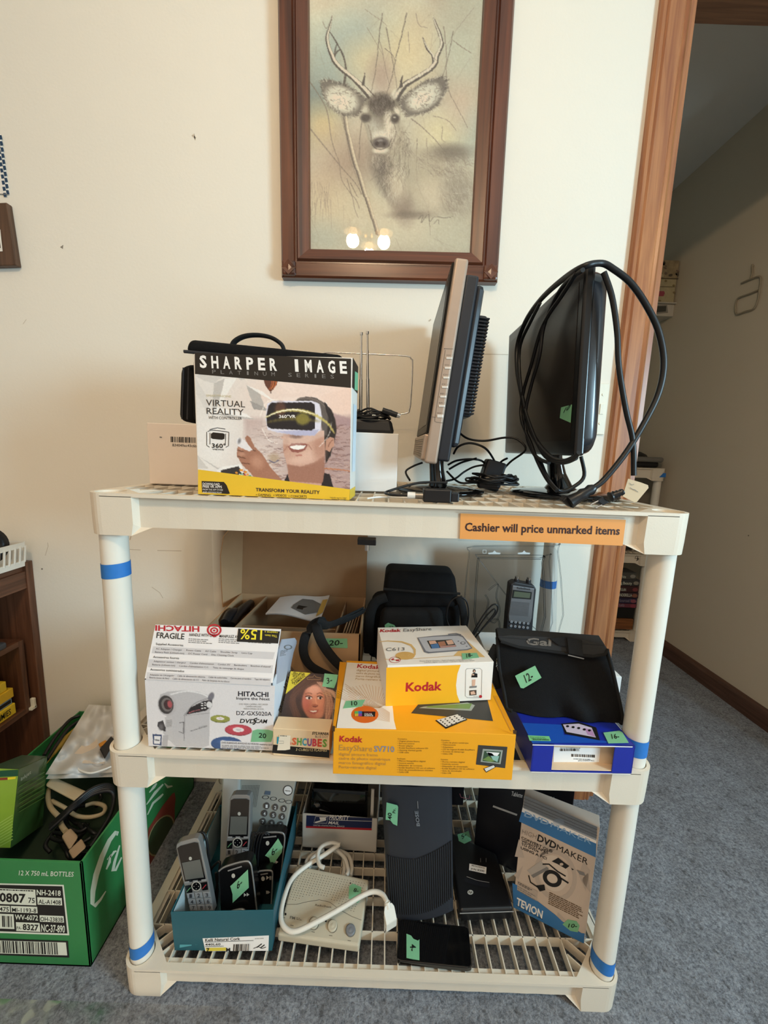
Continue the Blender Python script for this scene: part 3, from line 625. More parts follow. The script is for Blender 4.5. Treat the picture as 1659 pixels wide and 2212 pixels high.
# ================================================================ TOP SHELF
def carton(A, B, depth, h, z):
    """corner frame of a standing box: base corners, depth vector, faces"""
    A = V(A[0], A[1], z); B = V(B[0], B[1], z); d = (B-A); dep = V(-d.y, d.x, 0).normalized()*depth
    if dep.y < 0: dep = -dep
    H = V(0, 0, h); return dict(A=A, B=B, dep=dep, H=H, P=[A, B, B+dep, A+dep, A+H, B+H, B+dep+H, A+dep+H],
        front=F3(A, B, A+H), right=Face(B, d), left=Face(A, -d), top=Face(A+H, (0,0,1)))
def vrart():
    c = Cv(415, 795, 770, 1085, .9, (226, 221, 216), 5); rg = c.rg
    c.blob(760, 860, 190, 70, (238, 206, 190), .95, 0, 1.3).blob(640, 850, 70, 40, (236, 216, 206), .6, 0, 1.3).blob(470, 960, 60, 60, (240, 237, 234), .8, 0, 1.3)
    for _ in range(30):
        a = -2.7+2.4*rg.rand(); c.st([(650+30*math.cos(a), 865+20*math.sin(a)), (650+170*math.cos(a), 865+130*math.sin(a))], [1, 9], (250, 232, 222), .13, 3)
    # landscape
    c.pg([(528,903),(600,905),(700,896),(730,902),(770,897),(770,1085),(528,1085)], (176, 146, 142), .9, 14); c.pg([(690,900),(722,893),(770,908),(770,925),(690,920)], (170, 140, 142), .8, 5)
    c.blob(560, 1000, 60, 90, (226, 214, 208), .85, 0, 1.2)
    for _ in range(520):
        x, y = 540+225*rg.rand(), 915+150*rg.rand(); l = 5+16*rg.rand(); k = rg.rand(); cl = (112, 80, 78) if k < .45 else ((206, 176, 164) if k < .8 else (150, 108, 96))
        c.st([(x, y), (x+l*.5, y-2*rg.rand()), (x+l, y+2*rg.randn())], [2.2, 1], cl, .5*min(1, (x-530)/60))
    c.st([(700,1012),(730,1014),(760,1018)], [3, 2], (196, 112, 60), .7).st([(610,945),(640,941),(660,946)], [5, 3], (196, 120, 86), .5)
    # paper shards
    for P, cl in (([(422,812),(440,822),(462,828),(490,808),(440,806)], (206,202,198)), ([(422,815),(450,862),(452,900),(424,850)], (214,210,206)), ([(462,828),(486,818),(470,880),(458,905)], (188,184,180)), ([(486,818),(512,816),(478,872),(470,880)], (238,236,232)),
        ([(532,832),(560,845),(572,880),(545,870)], (176,172,168)), ([(532,832),(566,845),(600,872),(560,850)], (244,240,236)), ([(540,866),(572,880),(580,888),(548,884)], (150,146,144)), ([(452,890),(520,898),(556,906),(500,904)], (190,186,182)), ([(452,890),(470,880),(530,893),(545,903)], (244,242,240)), ([(424,980),(450,1012),(428,1012)], (206,202,198)), ([(428,985),(470,1010),(500,1014),(470,1014)], (196,192,190)), ([(512,813),(532,818),(520,822)], (200,196,192))): c.pg(P, cl, .85, 1)
    # balloons
    c.pg([(570,819),(601,821),(598,831),(590,840),(586,846),(583,846),(577,838),(571,828)], (98, 58, 44), 1, .8)
    for x, cl in ((592, (206,116,60)), (597, (190,100,50)), (588, (170,90,54))): c.cu([(x,821),(x-2,832),(x-7,842)], [3, 1], cl, .9)
    c.blob(585, 848, 1.6, 1.6, (60,40,34)); c.blob(592, 990, 11, 10, (176,150,120), .7); c.cu([(582,994),(592,999),(602,994)], 2, (80,80,120), .6)
    # head: hair, ear, face, neck, shirt
    c.pg([(636,868),(645,860),(662,857),(682,859),(700,870),(716,885),(724,905),(727,930),(722,955),(714,985),(704,1000),(702,960),(692,905),(670,872)], (44, 36, 34), 1, 2)
    c.cu([(645,862),(665,860),(690,868),(705,882)], [2, 3, 1], (92, 78, 72), .6); c.pg([(704,950),(712,944),(722,946),(722,962),(712,976),(703,972)], (196, 148, 126), 1, 1.5); c.cu([(709,966),(713,956),(719,950)], 1.5, (140, 92, 74), .8)
    sk = (206, 164, 146)
    c.pg([(611,940),(700,930),(702,975),(698,1000),(694,1020),(700,1040),(720,1056),(620,1042),(622,1015),(620,1003),(614,985)], sk, 1, 1.5)
    c.pg([(620,1003),(650,1008),(680,998),(700,985),(702,1045),(625,1040)], (160, 112, 94), .9, 3); c.blob(668, 985, 26, 14, (232, 194, 176), .7, -.3, 1).blob(640, 995, 16, 7, (226, 190, 172), .7).blob(690, 970, 14, 26, (176, 126, 106), .6, 0, 1).blob(634, 940, 18, 5, (150, 100, 86), .6).blob(640, 943, 12, 4, (92, 58, 48), .8).blob(618, 960, 6, 16, (188, 140, 120), .6)
    c.pg([(622,965),(630,958),(655,957),(665,960),(660,972),(645,978),(630,976)], (150, 90, 80), 1, 1.2); c.pg([(626,964.5),(640,961.5),(660,962.5),(657,968),(648,971),(638,971),(629,968.5)], (248, 244, 240), 1, .8); c.cu([(622,964),(612,975)], 2, (170,120,104), .6).cu([(666,960),(674,972)], 2, (170,120,104), .6); c.cu([(640,984),(652,983)], 3, (186,120,108), .7)
    c.pg([(612,1042),(622,1024),(626,1040),(640,1046)], (38,32,34)); c.pg([(700,1022),(712,1024),(722,1058),(690,1054),(698,1040)], (38,32,34), 1, 1)
    # hand and pad
    c.pg([(512,968),(522,958),(536,968),(530,945),(534,941),(540,944),(550,965),(566,980),(585,1010),(612,1040),(560,1046),(540,1020),(524,1005),(512,985)], (168, 118, 96), 1, 1.5)
    for P in ([(513,972),(526,976)], [(514,986),(530,990)], [(522,1000),(540,1002)], [(536,968),(552,974)]): c.cu(P, 2, (104, 66, 52), .8)
    c.blob(556, 998, 14, 12, (202, 154, 130), .7, .7, 1).blob(524, 968, 8, 4, (206,160,138), .7).blob(522, 981, 7, 4, (202,156,132), .7)
    c.pg([(512,948),(518,945),(530,952),(546,972),(538,975),(516,965),(511,956)], (232, 228, 230), 1, 1); c.blob(517, 953, 3, 6, (110,106,110), .8, .3)
    # goggles: clear shell, white body, dark screen with the golden arc
    c.pg([(570,890),(582,868),(620,858),(690,858),(712,880),(706,940),(640,965),(590,955),(566,930)], (250, 240, 232), .25, 5)
    c.cu([(562,900),(575,870),(600,862)], 2, (255,248,240), .5).cu([(566,925),(580,950),(600,958)], 2, (255,250,244), .5).cu([(704,870),(716,905),(710,940),(690,965)], 2, (255,250,246), .45)
    c.pg([(578,872),(590,866),(675,866),(690,872),(696,900),(692,930),(678,941),(640,940),(598,934),(578,928),(574,905)], (224, 222, 236), 1, 2); c.pg([(596,932),(690,928),(680,941),(640,941)], (176, 176, 208), .8, 2)
    c.pg([(580,876),(586,870),(672,869),(679,873),(682,900),(680,926),(672,930),(585,926),(577,920),(576,898)], (34, 28, 32), 1, 1.5)
    c.blob(606, 884, 12, 16, (110, 72, 56), .7, 0, .6).blob(654, 905, 15, 13, (150, 140, 60), .8, 0, .5); c.cu([(574,902),(600,890),(635,886),(670,892),(705,912),(722,935)], [2, 5, 7, 5, 3], (206, 190, 110), .75, 1.5).cu([(574,901),(605,889),(640,885),(680,895)], [1, 2.5, 2.5, 1], (255,250,226), .9).cu([(578,912),(630,904),(690,910)], [2, 8, 3], (140,126,56), .45, 3)
    c.pg([(700,866),(712,882),(720,905),(716,915),(705,890)], (36,30,32), .9, 1)
    # phone case with app tiles
    c.pg([(468,1016),(480,1008),(520,1003),(525,1010),(520,1030),(495,1045),(480,1042)], (240,238,236), 1, 1); c.pg([(477,1016),(515,1007),(520,1014),(516,1028),(496,1040),(482,1036)], (52,48,48), 1, 1)
    c.pg([(486,1048),(535,1036),(546,1046),(500,1068)], (30,28,28), 1, 1.2); c.pg([(493,1049),(530,1041),(538,1047),(503,1062)], (232,236,240), 1, 1); c.st([(484,1050),(500,1069),(546,1049)], 2, (236,234,232), .9)
    for _ in range(46): x, y = 510+34*rg.rand()*.9, 1014+30*rg.rand(); c.blob(x, y, 2.6, 2.2, ((196,52,44), (52,96,180), (60,150,84), (230,150,50), (40,40,44), (240,240,240))[rg.randint(6)], .95, 0, .3)
    for q in range(8): c.blob(502+q % 4*8, 1052+q//4*5-q % 4*1.5, 2, 1.4, ((60,110,190), (80,160,90), (220,130,50), (70,70,76))[q % 4], .9, 0, .3)
    return c.grain(2.5)
def spaced(k, F, s, a, b, c, m, l, bold, fr):
    """letters spread evenly along a baseline"""
    n = len(s); a, b, c = Vector(a), Vector(b), Vector(c); up = c-a; st = (b-a)/(n-1+fr)
    for i, ch in enumerate(s):
        if ch != ' ':
            w = fr if ch != 'I' else fr*.5; o = a+st*(i+(0 if ch != 'I' else fr*.25)); k.t(F, ch, tuple(o), tuple(o+st*w), tuple(o+up), m, l, bold)
KRAFTW = mat('white_carton', 'e4dcd2', .6, var=.03); YEL = mat('yellow_print', 'e6bd33', .5); BLKB = mat('black_print', '231d18', .5)
q = carton((-.2975, .0305), (-.0610, .0180), .062, .2068, ZT+.0006)
bx = thing('product_box', 'virtual reality headset box with a black top band and a man wearing goggles', 'box', (-.18, .05, ZT))
k = MB(); k.hexa(q['P'], KRAFTW, .0008); F = q['front']
c = vrart(); k.paint(F, [(421,807),(758,837),(756,1057),(428,1014)], c.out(), c.x0, c.y0, c.sc, 250, 190, canvas_mat(.45))
k.d(F, [(421,762),(758.5,775),(758,838),(421.5,808)], BLKB, .0004); k.d(F, [(428,1013),(756,1057),(755,1080.5),(428,1067)], YEL, .00025)
spaced(k, F, 'SHARPER IMAGE', (432.5,793.5), (750,806.5), (431,769), WHT, .0007, .035, .60)
spaced(k, F, 'PLATINUM SERIES', (459,807), (722,818), (458.6,799), GRYI, .0007, 0, .42)
DK = mat('dark_text', '3a3430', .6)
k.t(F, 'VIRTUAL', (446,876), (530,880), (445.5,863), DK, .0007); k.t(F, 'REALITY', (447,894), (527,897), (446.5,881), DK, .0007); k.t(F, 'WITH CONTROLLER', (451,905), (523,907), (450.8,899), DK, .0007)
k.t(F, 'SMARTPHONE', (446,857), (500,859), (446,852), mat('pale_print', 'd2c7a6', .5), .0007); k.t(F, '360°VR', (603,903), (639,903), (603,896.5), WHT, .0008, .02)
k.t(F, '360°', (458,967), (488,968), (458,958), BLKB, .0007, .02); k.t(F, 'VIEWS', (459,972), (484,973), (459,969), BLKB, .0007, .01)
for P in ([(453,928),(470,924),(487,927)], [(447,933),(447,962),(453,966)], [(449,932),(458,929),(486,932),(495,934)], [(495,934),(494,963),(488,966)], [(454,935),(454,960)], [(488,937),(487,962)]): k.st(F, P, 1.3, BLKB, .0006)
k.d(F, [(456,937),(461,934),(482,936),(486,938),(485,948),(480,950),(460,948),(456,946)], BLKB, .0006)
k.d(F, [(436,1039),(484,1041),(490,1048),(497,1066),(493,1067),(437,1063)], BLKB, .0006)
for i, (s_, h) in enumerate((('DOWNLOAD', 5), ('FREE VR APPS', 5), ('FROM THE APP STORE', 3.4), ('AND GOOGLE PLAY', 3.4))):
    y = 1047.5+i*5.7; e = (475, 480, 482, 480)[i]; k.t(F, s_, (438.5,y), (e,y+1.2), (438.5,y-h), WHT, .0009, .012 if i < 2 else 0)
k.t(F, 'TRANSFORM YOUR REALITY', (553,1061), (691,1067), (553,1054), DK, .0007, .02); k.t(F, '• GAMING', (553,1071), (585,1072), (553,1066), DK, .0007); k.t(F, '• VIDEOS', (591,1072), (619,1073), (591,1067), DK, .0007); k.t(F, '• CONCERTS', (624,1074), (663,1075), (624,1069), DK, .0007)
k.t(F, 'Controller requires 2 "AAA"', (713,1075.5), (749,1077), (713,1073), DK, .0007); k.t(F, 'Batteries (Not Included)', (717,1079), (748,1080), (717,1076.6), DK, .0007)
Fr = q['right']; B = q['B']; dp = q['dep']; H = q['H']
def onface(o, u, v, F, pts, m, l=.0004): return k.poly([o+u*a+v*b+F.n*l for a, b in pts], m)
onface(B, dp, H, Fr, [(0,.80),(1,.80),(1,1),(0,1)], BLKB); onface(B, dp, H, Fr, [(0,0),(1,0),(1,.075),(0,.075)], YEL); onface(B, dp, H, Fr, [(.3,.2),(.9,.2),(.9,.7),(.3,.7)], mat('pale_blue_print', 'cfdbe4', .5))
k.build('carton', bx); k = MB(); onface(B, dp, H, Fr, [(.35,.80),(.95,.82),(.95,.95),(.35,.93)], GREEN, .0008); k.build('price_sticker', bx, 'green tape price sticker')

# the two plain boxes behind it
k = MB(); q = carton((-.4445, .151), (-.180, .151), .13, .1112, ZT+.0006); WARMLIT = mat('warm_lit_carton', 'e6d8cb', .6, var=.03); k.hexa(q['P'], WARMLIT, .0015)  # white card, warm light on it painted in as a pinkish tint
F = q['front']; k.bars(F, (369,943), (424,945), (369,955), 26, INK); k.t(F, 'B34049ec43c6b', (373,964), (425,966), (373,958.5), INK, .0006); k.st(F, [(345,944),(350,945)], 2.5, GRYI)
tag(k.build('plain_box'), 'plain white carton with a barcode, left of the headset box on the top shelf', 'box')
k = MB(); q = carton((-.072, .155), (.0143, .1625), .115, .1079, ZT+.0006); k.hexa(q['P'], mat('cool_lit_carton', 'e9e5e0', .6, var=.02), .0015)  # same white card, colour shifted for the cool light reaching it
tag(k.build('plain_box'), 'plain white carton carrying the indoor antenna, right of the headset box', 'box')

# black camera bag lying on the left carton
BAG = mat('black_nylon', '0c0c0e', .85, spec=.25, var=.25, vs=200, bump=.35, bs=700); BAGT = mat('black_webbing', '0f0f10', .85, var=.2, vs=300, bump=.5, bs=900); ZIP = mat('black_zip', '26262b', .5, bump=.6, bs=1500)
zb = ZT+.1125
bag = thing('camera_bag', 'black camera bag with a carrying handle resting on the plain carton behind the headset box', 'bag', (-.22, .22, zb))
k = MB(); k.hexa([(-.375,.17,zb),(-.100,.185,zb),(-.100,.270,zb),(-.375,.270,zb),(-.372,.175,zb+.132),(-.095,.19,zb+.122),(-.095,.265,zb+.122),(-.372,.265,zb+.132)], BAG, .018, 4, True); k.build('body', bag)
k = MB(); k.hexa([(-.378,.165,zb+.128),(-.092,.18,zb+.116),(-.092,.270,zb+.116),(-.378,.270,zb+.128),(-.372,.17,zb+.152),(-.095,.185,zb+.138),(-.095,.268,zb+.138),(-.372,.268,zb+.152)], BAG, .010, 4, True); k.build('lid', bag)
k = MB(); k.tube([V(-.378,.165,zb+.128), V(-.092,.18,zb+.116)], .003, ZIP); k.build('zip', bag)
k = MB(); f = FY(.2); k.tube(smooth([f.p(500,752), f.p(507,738), f.p(527,727), f.p(555,724), f.p(585,729), f.p(607,743), f.p(614,758)], 5), .0085, BAGT, flat=.45, up=(0,1,0)); k.build('handle', bag)
k = MB(); k.hexa([(-.408,.19,zb+.008),(-.372,.185,zb+.002),(-.372,.28,zb+.002),(-.408,.27,zb+.008),(-.403,.195,zb+.108),(-.372,.19,zb+.115),(-.372,.28,zb+.115),(-.403,.27,zb+.108)], BAG, .012, 4, True)
for dx in (.010, .020): k.tube([V(-.408+dx,.188,zb+.01), V(-.404+dx,.193,zb+.105)], .0018, ZIP)
k.build('side_pocket', bag)

# indoor antenna
za = ZT+.1090
CHR = mat('chrome', 'c9c9c9', .22, 1); BPL = mat('black_plastic', '17171a', .35, var=.1); CORD = mat('black_cord', '131315', .45, var=.1)
an = thing('indoor_antenna', 'rabbit ear antenna with wire loop and black base on the white carton', 'antenna', (-.03, .2, za))
k = MB(); k.hexa([(-.080,.178,za),(.0065,.180,za),(.0065,.255,za),(-.080,.25,za),(-.080,.182,za+.026),(.0,.184,za+.026),(.0,.25,za+.026),(-.080,.245,za+.026)], BPL, .006); k.cyl((-.045,.215,za+.024), (-.045,.215,za+.034), .02, BPL); k.build('base', an)
f = FY(.215)
for a, b in (((779,896),(780.5,724)), ((795,896),(793.5,722))):
    k = MB(); A, Bp = f.p(*a), f.p(*b); M1, M2 = A.lerp(Bp, .45), A.lerp(Bp, .8)
    k.cyl(A, M1, .0031, CHR, n=12); k.cyl(M1, M2, .0024, CHR, n=12); k.cyl(M2, Bp, .0018, CHR, n=12); k.cyl(Bp, Bp+V(0,0,.005), .0030, CHR, n=12); k.build('telescopic_rod', an)
k = MB(); LP = [(796,897),(840,897),(876,893),(885,884),(889,840),(891,785),(888,775),(875,769),(800,765),(730,762),(705,762),(694,766),(690,774),(688,860),(700,893),(760,896)]
k.tube(smooth([FY(.290).p(*p) for p in LP], 5), .0013, CHR); k.build('wire_loop', an)
k = MB(); cz = za+.03
for i in range(4): k.tube([V(-.038+(.036-.003*i)*math.cos(t/12*math.pi), .205+.03*math.sin(t/12*math.pi), cz+.004*i+.003*math.sin(t+i)) for t in range(24)], .0019, CORD, closed=True)
k.tube(smooth([V(-.01,.19,cz+.01), V(.0,.185,cz+.012), f.p(838,886)], 5), .0019, CORD); a, b = FY(.18).p(826,886), FY(.18).p(858,897); k.cyl(a, b, .0052, BPL); k.cyl(b, b+(b-a).normalized()*.006, .0042, CHR); k.build('coiled_cable', an)

# grey lcd television seen from its edge
tv = thing('television', 'small silver flat screen television seen edge-on, standing on the top shelf', 'television', (.10, .19, ZT))
SIL = mat('silver_plastic', 'b09c8c', .34, .4, var=.04); DBL = mat('dark_shell', '20232a', .4, var=.1); GBK = mat('gloss_black', '0b0b0c', .08, spec=.6, var=.05); TBZ = mat('tv_bezel_black', '0a0909', .4, spec=.25); SCR = mat('tv_screen', '17130f', .3, spec=.3, var=.05)
NB, NT, FB, FT = V(.0575,.100,.984), V(.0905,.100,1.309), V(.0665,.442,.990), V(.0985,.442,1.316)
U = (FB-NB); Vv = (NT-NB); N = U.cross(Vv).normalized()
if N.x > 0: N = -N
def tvp(u, v, d): return NB+U*u+Vv*v-N*d      # u: near to far, v: bottom to top, d: depth behind the front
def slab(k, u0, u1, v0, v1, d0, d1, m, bev=.003, **kw): return k.hexa([tvp(u0,v0,d0), tvp(u1,v0,d0), tvp(u1,v0,d1), tvp(u0,v0,d1), tvp(u0,v1,d0), tvp(u1,v1,d0), tvp(u1,v1,d1), tvp(u0,v1,d1)], m, bev, **kw)
k = MB(); slab(k, 0, 1, 0, 1, .0005, .022, SIL, .004, seg=3); F = Face(NB, (0,-1,0))
k.st(F, [(960,755),(959,753),(979,754)], .9, mat('panel_line', '5b5148', .5), .0006); k.st(F, [(962,756),(940,900),(939,910),(943,912),(957,914)], .9, MATS['panel_line'], .0006); k.st(F, [(932,900),(941,902)], .9, MATS['panel_line'], .0006); k.build('housing', tv)
k = MB(); slab(k, .02, .985, .155, .985, -.0035, .004, TBZ, .002); k.build('bezel', tv)
k = MB(); slab(k, .075, .93, .20, .95, -.0042, -.003, SCR, 0); k.build('screen', tv)
k = MB(); slab(k, .03, .99, .012, .150, -.006, .004, SIL, .003); GRL = mat('grille_hole', '3c3732', .6)
Ff = Face(tvp(0,0,-.006), N)
for i in range(26):
    for j in range(8): p = tvp(.07+.034*i, .03+.013*j, -.0063); k.poly([p+U*.006, p+Vv*.006, p-U*.006, p-Vv*.006], GRL)
k.poly([tvp(.90,.115,-.0063), tvp(.96,.115,-.0063), tvp(.96,.14,-.0063), tvp(.90,.14,-.0063)], INK); k.build('speaker_bar', tv)
k = MB(); slab(k, .03, .985, .02, .945, .022, .044, DBL, .004, seg=3); slab(k, .06, .95, .10, .92, .040, .058, DBL, .008); k.build('back_shell', tv)
k = MB(); slab(k, .10, .90, .27, .79, .050, .072, DBL, .004)
for i in range(29): v = .285+i*.0172; slab(k, .085, .905, v, v+.0088, .048, .0755, DBL, .0008, seg=1)
k.build('vent_ribs', tv)
WB = mat('silver_button', 'd9d2c8', .3, .3)
for x, y, w in ((970,774,'VOL▲'), (966.5,795,'VOL▼'), (963.5,816,'CH▲'), (960.5,836.5,'CH▼'), (957,857,'MENU'), (954,877,'INPUT'), (950.5,899,'POWER')):
    k = MB(); h = 2.4 if w != 'POWER' else 3.4; P = [F.p(x+a, y+b) for a, b in ((-6.5,-h),(6.5,-h+.4),(6.2,h),(-6.5,h-.4))]; k.prism(P, (0,-.0015,0), WB, .0004); k.t(F, w.replace('▲', '^').replace('▼', 'v'), (x-6,y-5), (x+7,y-4.6), (x-6,y-8.2), mat('panel_text', '4c443d', .6), .0004); k.build('button', tv)
k = MB(); b0 = V(.10,.188,ZT+.001); k.lathe([(.001,0),(.081,0),(.084,.003),(.083,.006),(.06,.010),(.02,.013),(.001,.014)], b0, GBK, 48); k.build('base', tv)
k = MB(); rings = []
for h, w, dd, ox in ((.008,.026,.020,0), (.02,.020,.016,0), (.045,.019,.014,-.004), (.085,.020,.014,-.008), (.15,.020,.012,-.004)): rings.append([b0+V(ox-.005+dd*math.cos(t*.3142), w*math.sin(t*.3142), h) for t in range(20)])
k.loft(rings, GBK); k.build('neck', tv)

# black widescreen monitor seen from its edge
mo = thing('monitor', 'black widescreen computer monitor at right of the top shelf, screen facing left', 'monitor', (.34, .2, ZT))
NB, NT, FB, FT = V(.288,.050,1.004), V(.275,.050,1.284), V(.290,.425,1.008), V(.281,.425,1.288)
U = (FB-NB); Vv = (NT-NB); N = U.cross(Vv).normalized()
if N.x > 0: N = -N
MBK = mat('matte_black_bezel', '121214', .3, var=.1); SHL = mat('satin_black_shell', '24272d', .28, var=.05, coat=.3); MSC = mat('monitor_screen', '1c1612', .32, spec=.3, var=.05)
k = MB(); slab(k, 0, 1, 0, 1, 0, .016, MBK, .004, seg=3); k.build('bezel', mo)
k = MB(); slab(k, .045, .955, .085, .93, -.0006, .002, MSC, 0); k.build('screen', mo)
rings = []
for d, i in ((.014,.0), (.024,.001), (.033,.008), (.039,.03), (.043,.10)):
    r = []; rr = .10
    for (cu, cvv, a0) in ((1-i-rr,1-i-rr,0), (i+rr,1-i-rr,90), (i+rr,i+rr,180), (1-i-rr,i+rr,270)):
        for j in range(7): a = math.radians(a0+15*j); r.append(tvp(cu+rr*math.cos(a), cvv+rr*math.sin(a), d))
    rings.append(r)
k = MB(); k.loft(rings, SHL); k.build('back_shell', mo)
b0 = V(.345,.202,ZT+.001); k = MB(); k.lathe([(.001,0),(.096,0),(.100,.004),(.098,.0075),(.07,.011),(.03,.015),(.001,.016)], b0, GBK, 56); k.build('base', mo)
k = MB(); rings = []
for h, w, dd, ox in ((.010,.042,.034,-.004), (.022,.028,.022,-.008), (.045,.022,.016,-.016), (.075,.022,.013,-.024), (.11,.028,.012,-.028), (.17,.03,.010,-.030)): rings.append([b0+V(ox+dd*math.cos(t*.2618), w*math.sin(t*.2618), h) for t in range(24)])
k.loft(rings, GBK); k.build('neck', mo)
Fm = Face(tvp(0,0,-.001), N); sticker(mo, Fm, [(1213,880),(1236,874),(1233,913),(1210,903)], '10', (1218,892), (1230,884), (1224,880), label='green tape price sticker')

# ---------------------------------------------------------------- cords, plugs and the sign on the top shelf
zt = ZT+.0185
pc = thing('power_cord', 'thick black power cord looped over the black monitor with a paper tag on it', 'cord', (.32, .05, ZT))
fs, fr = FX(.262), FY(.035)
k = MB(); A = [fr.p(1284,1053), fr.p(1307,1034), fr.p(1352,978), fr.p(1393,911), fr.p(1423,848), fr.p(1434,784), fr.p(1423,717), fr.p(1397,661), fr.p(1363,612), fr.p(1326,582), fr.p(1298,572)+V(0,0,.002)]
Bq = [fs.p(1258,577), fs.p(1214,605), fs.p(1169,646), fs.p(1137,691), fs.p(1118,743), fs.p(1117,799), fs.p(1128,859), fs.p(1139,911), fs.p(1158,952), fs.p(1187,986), fs.p(1217,997), fs.p(1243,988)]
k.tube(smooth(A+Bq, 6), .0045, CORD, n=10)
k.tube(smooth([fr.p(1304,588), fr.p(1322,642), fr.p(1333,717), fr.p(1337,792), fr.p(1352,885), fr.p(1367,952), fr.p(1369,1027)], 6), .0040, CORD, n=10)
for P in ([(1262,583),(1232,605),(1205,640),(1178,705),(1168,769),(1150,830),(1138,890),(1140,945),(1160,985),(1190,1000)], [(1250,590),(1215,640),(1190,680),(1170,720),(1150,790),(1133,850),(1129,905),(1150,960),(1165,995),(1184,1034),(1208,1060)],
          [(1170,655),(1150,690),(1127,745),(1123,800),(1135,870),(1150,925),(1175,980),(1205,998),(1235,996),(1255,978)]):
    k.tube(smooth([fs.p(x, y)+V(-.004+.003*R.random(), 0, 0) for x, y in P], 5), .0033, CORD)
fb = FY(.085); k.tube(smooth([fs.p(1165,990), fb.p(1184,1034), fb.p(1210,1061), fb.p(1243,1049), fb.p(1262,1027), fb.p(1255,986)], 5), .0032, CORD); k.build('cord', pc)
pl = FY(.018)
k = MB(); a, b = pl.p(1284,1053), pl.p(1230,1085); k.tube([a, a.lerp(b,.15), a.lerp(b,.3), a.lerp(b,.45), a.lerp(b,.6), a.lerp(b,1)], [.0055,.0085,.007,.0095,.008,.0105], BPL, n=12); k.hexa([pl.p(1214,1082), pl.p(1236,1098), pl.p(1238,1098)+V(0,.018,0), pl.p(1216,1082)+V(0,.018,0), pl.p(1226,1070), pl.p(1250,1084), pl.p(1250,1084)+V(0,.018,0), pl.p(1226,1070)+V(0,.018,0)], BPL, .002); k.build('socket_end', pc)
k = MB(); fp_ = FY(.010); a, b = fp_.p(1346,1062), fp_.p(1296,1083)
k.tube([a, a.lerp(b,.1), a.lerp(b,.14), a.lerp(b,.24), a.lerp(b,.28), a.lerp(b,.38), a.lerp(b,.42), a.lerp(b,.55)], [.0045,.0055,.0042,.0062,.0048,.007,.0055,.008], BPL, n=12)
k.hexa([fp_.p(1288,1082), fp_.p(1302,1093), fp_.p(1302,1093)+V(0,.016,0), fp_.p(1288,1082)+V(0,.016,0), fp_.p(1302,1072), fp_.p(1318,1086), fp_.p(1318,1086)+V(0,.016,0), fp_.p(1302,1072)+V(0,.016,0)], BPL, .002)
k.cyl(fp_.p(1292,1082,.0), fp_.p(1276,1090), .0012, CHR, n=8); k.cyl(fp_.p(1300,1091), fp_.p(1286,1097), .0012, CHR, n=8); k.build('plug', pc)
k = MB(); tf = Face((.40,.03,.95), (-.2,-1,.15)); TAN = mat('tan_paper', 'cdbda0', .7); k.prism([tf.p(1357,1034), tf.p(1384,1042), tf.p(1400,1048), tf.p(1401,1054), tf.p(1376,1084), tf.p(1370,1085), tf.p(1345,1072)], (0,.0008,0), TAN)
k.st(tf, [(1359,1043),(1364,1048),(1369,1046)], 1, GRYI, .001); k.st(tf, [(1360,1053),(1366,1057),(1371,1058),(1378,1063)], 1.2, GRYI, .001); k.build('paper_tag', pc)
# tv cables and their adapter
tc_ = thing('cable_tangle', 'thin black tangled cables between the two screens on the top shelf', 'cable', (.2, .22, ZT))
k = MB(); g = FY(.24)
for P in ([(988,930),(1005,948),(1040,953),(1085,946),(1110,950),(1125,972),(1105,1000),(1078,1035),(1070,1060)], [(978,980),(985,965),(1010,958),(1040,968),(1065,990),(1085,1015)], [(972,1005),(990,995),(1025,992),(1050,1000),(1058,1025),(1040,1040)], [(885,1040),(878,1020),(895,1008),(915,1000)],
          [(960,1040),(985,1035),(1010,1020),(1035,1008),(1075,1003)], [(970,1020),(990,1045),(1020,1048),(1070,1045),(1105,1040),(1118,1050),(1100,1058),(1075,1054),(1070,1030),(1085,1000),(1095,990)], [(1040,1060),(1065,1070),(1095,1065),(1110,1058),(1085,1040),(1060,1050)], [(975,1015),(1000,1000),(1030,990)]):
    k.tube(smooth([(lambda p: V(p.x, p.y+.03*math.sin(p.z*60), max(p.z, zt)))(g.p(x, y)) for x, y in P], 6), .0022, CORD)
for i in range(7):
    cx, cy = .185+.04*R.random(), .20+.05*R.random(); k.tube([V(cx+(.03+.012*R.random())*math.cos(t*.35), cy+.03*math.sin(t*.35), zt+.004*i*.6+.006*abs(math.sin(t*.5+i))) for t in range(18)], .0021, CORD, closed=True)
k.build('cable', tc_)
k = MB(); k.box((.215,.255,ZT+.034), (.042,.034,.062), BPL, .005, Matrix.Rotation(.25, 3, 'Y')); k.box((.206,.232,ZT+.021), (.045,.03,.026), BPL, .005, Matrix.Rotation(-.35, 3, 'Z')); k.build('adapter_brick', tc_)
av = thing('video_adapter', 'small black adapter block with a cable lying at the front of the top shelf', 'adapter', (.08, .03, ZT))
k = MB(); g = FY(.022); k.hexa([(.052,.022,ZT+.0005),(.094,.020,ZT+.0005),(.094,.045,ZT+.0005),(.052,.045,ZT+.0005),(.052,.022,ZT+.021),(.094,.020,ZT+.021),(.094,.045,ZT+.021),(.052,.045,ZT+.021)], BPL, .002); k.hexa([(.094,.023,ZT+.002),(.107,.024,ZT+.002),(.107,.042,ZT+.002),(.094,.042,ZT+.002),(.094,.023,ZT+.017),(.107,.024,ZT+.016),(.107,.042,ZT+.016),(.094,.042,ZT+.017)], BPL, .002); k.build('housing', av)
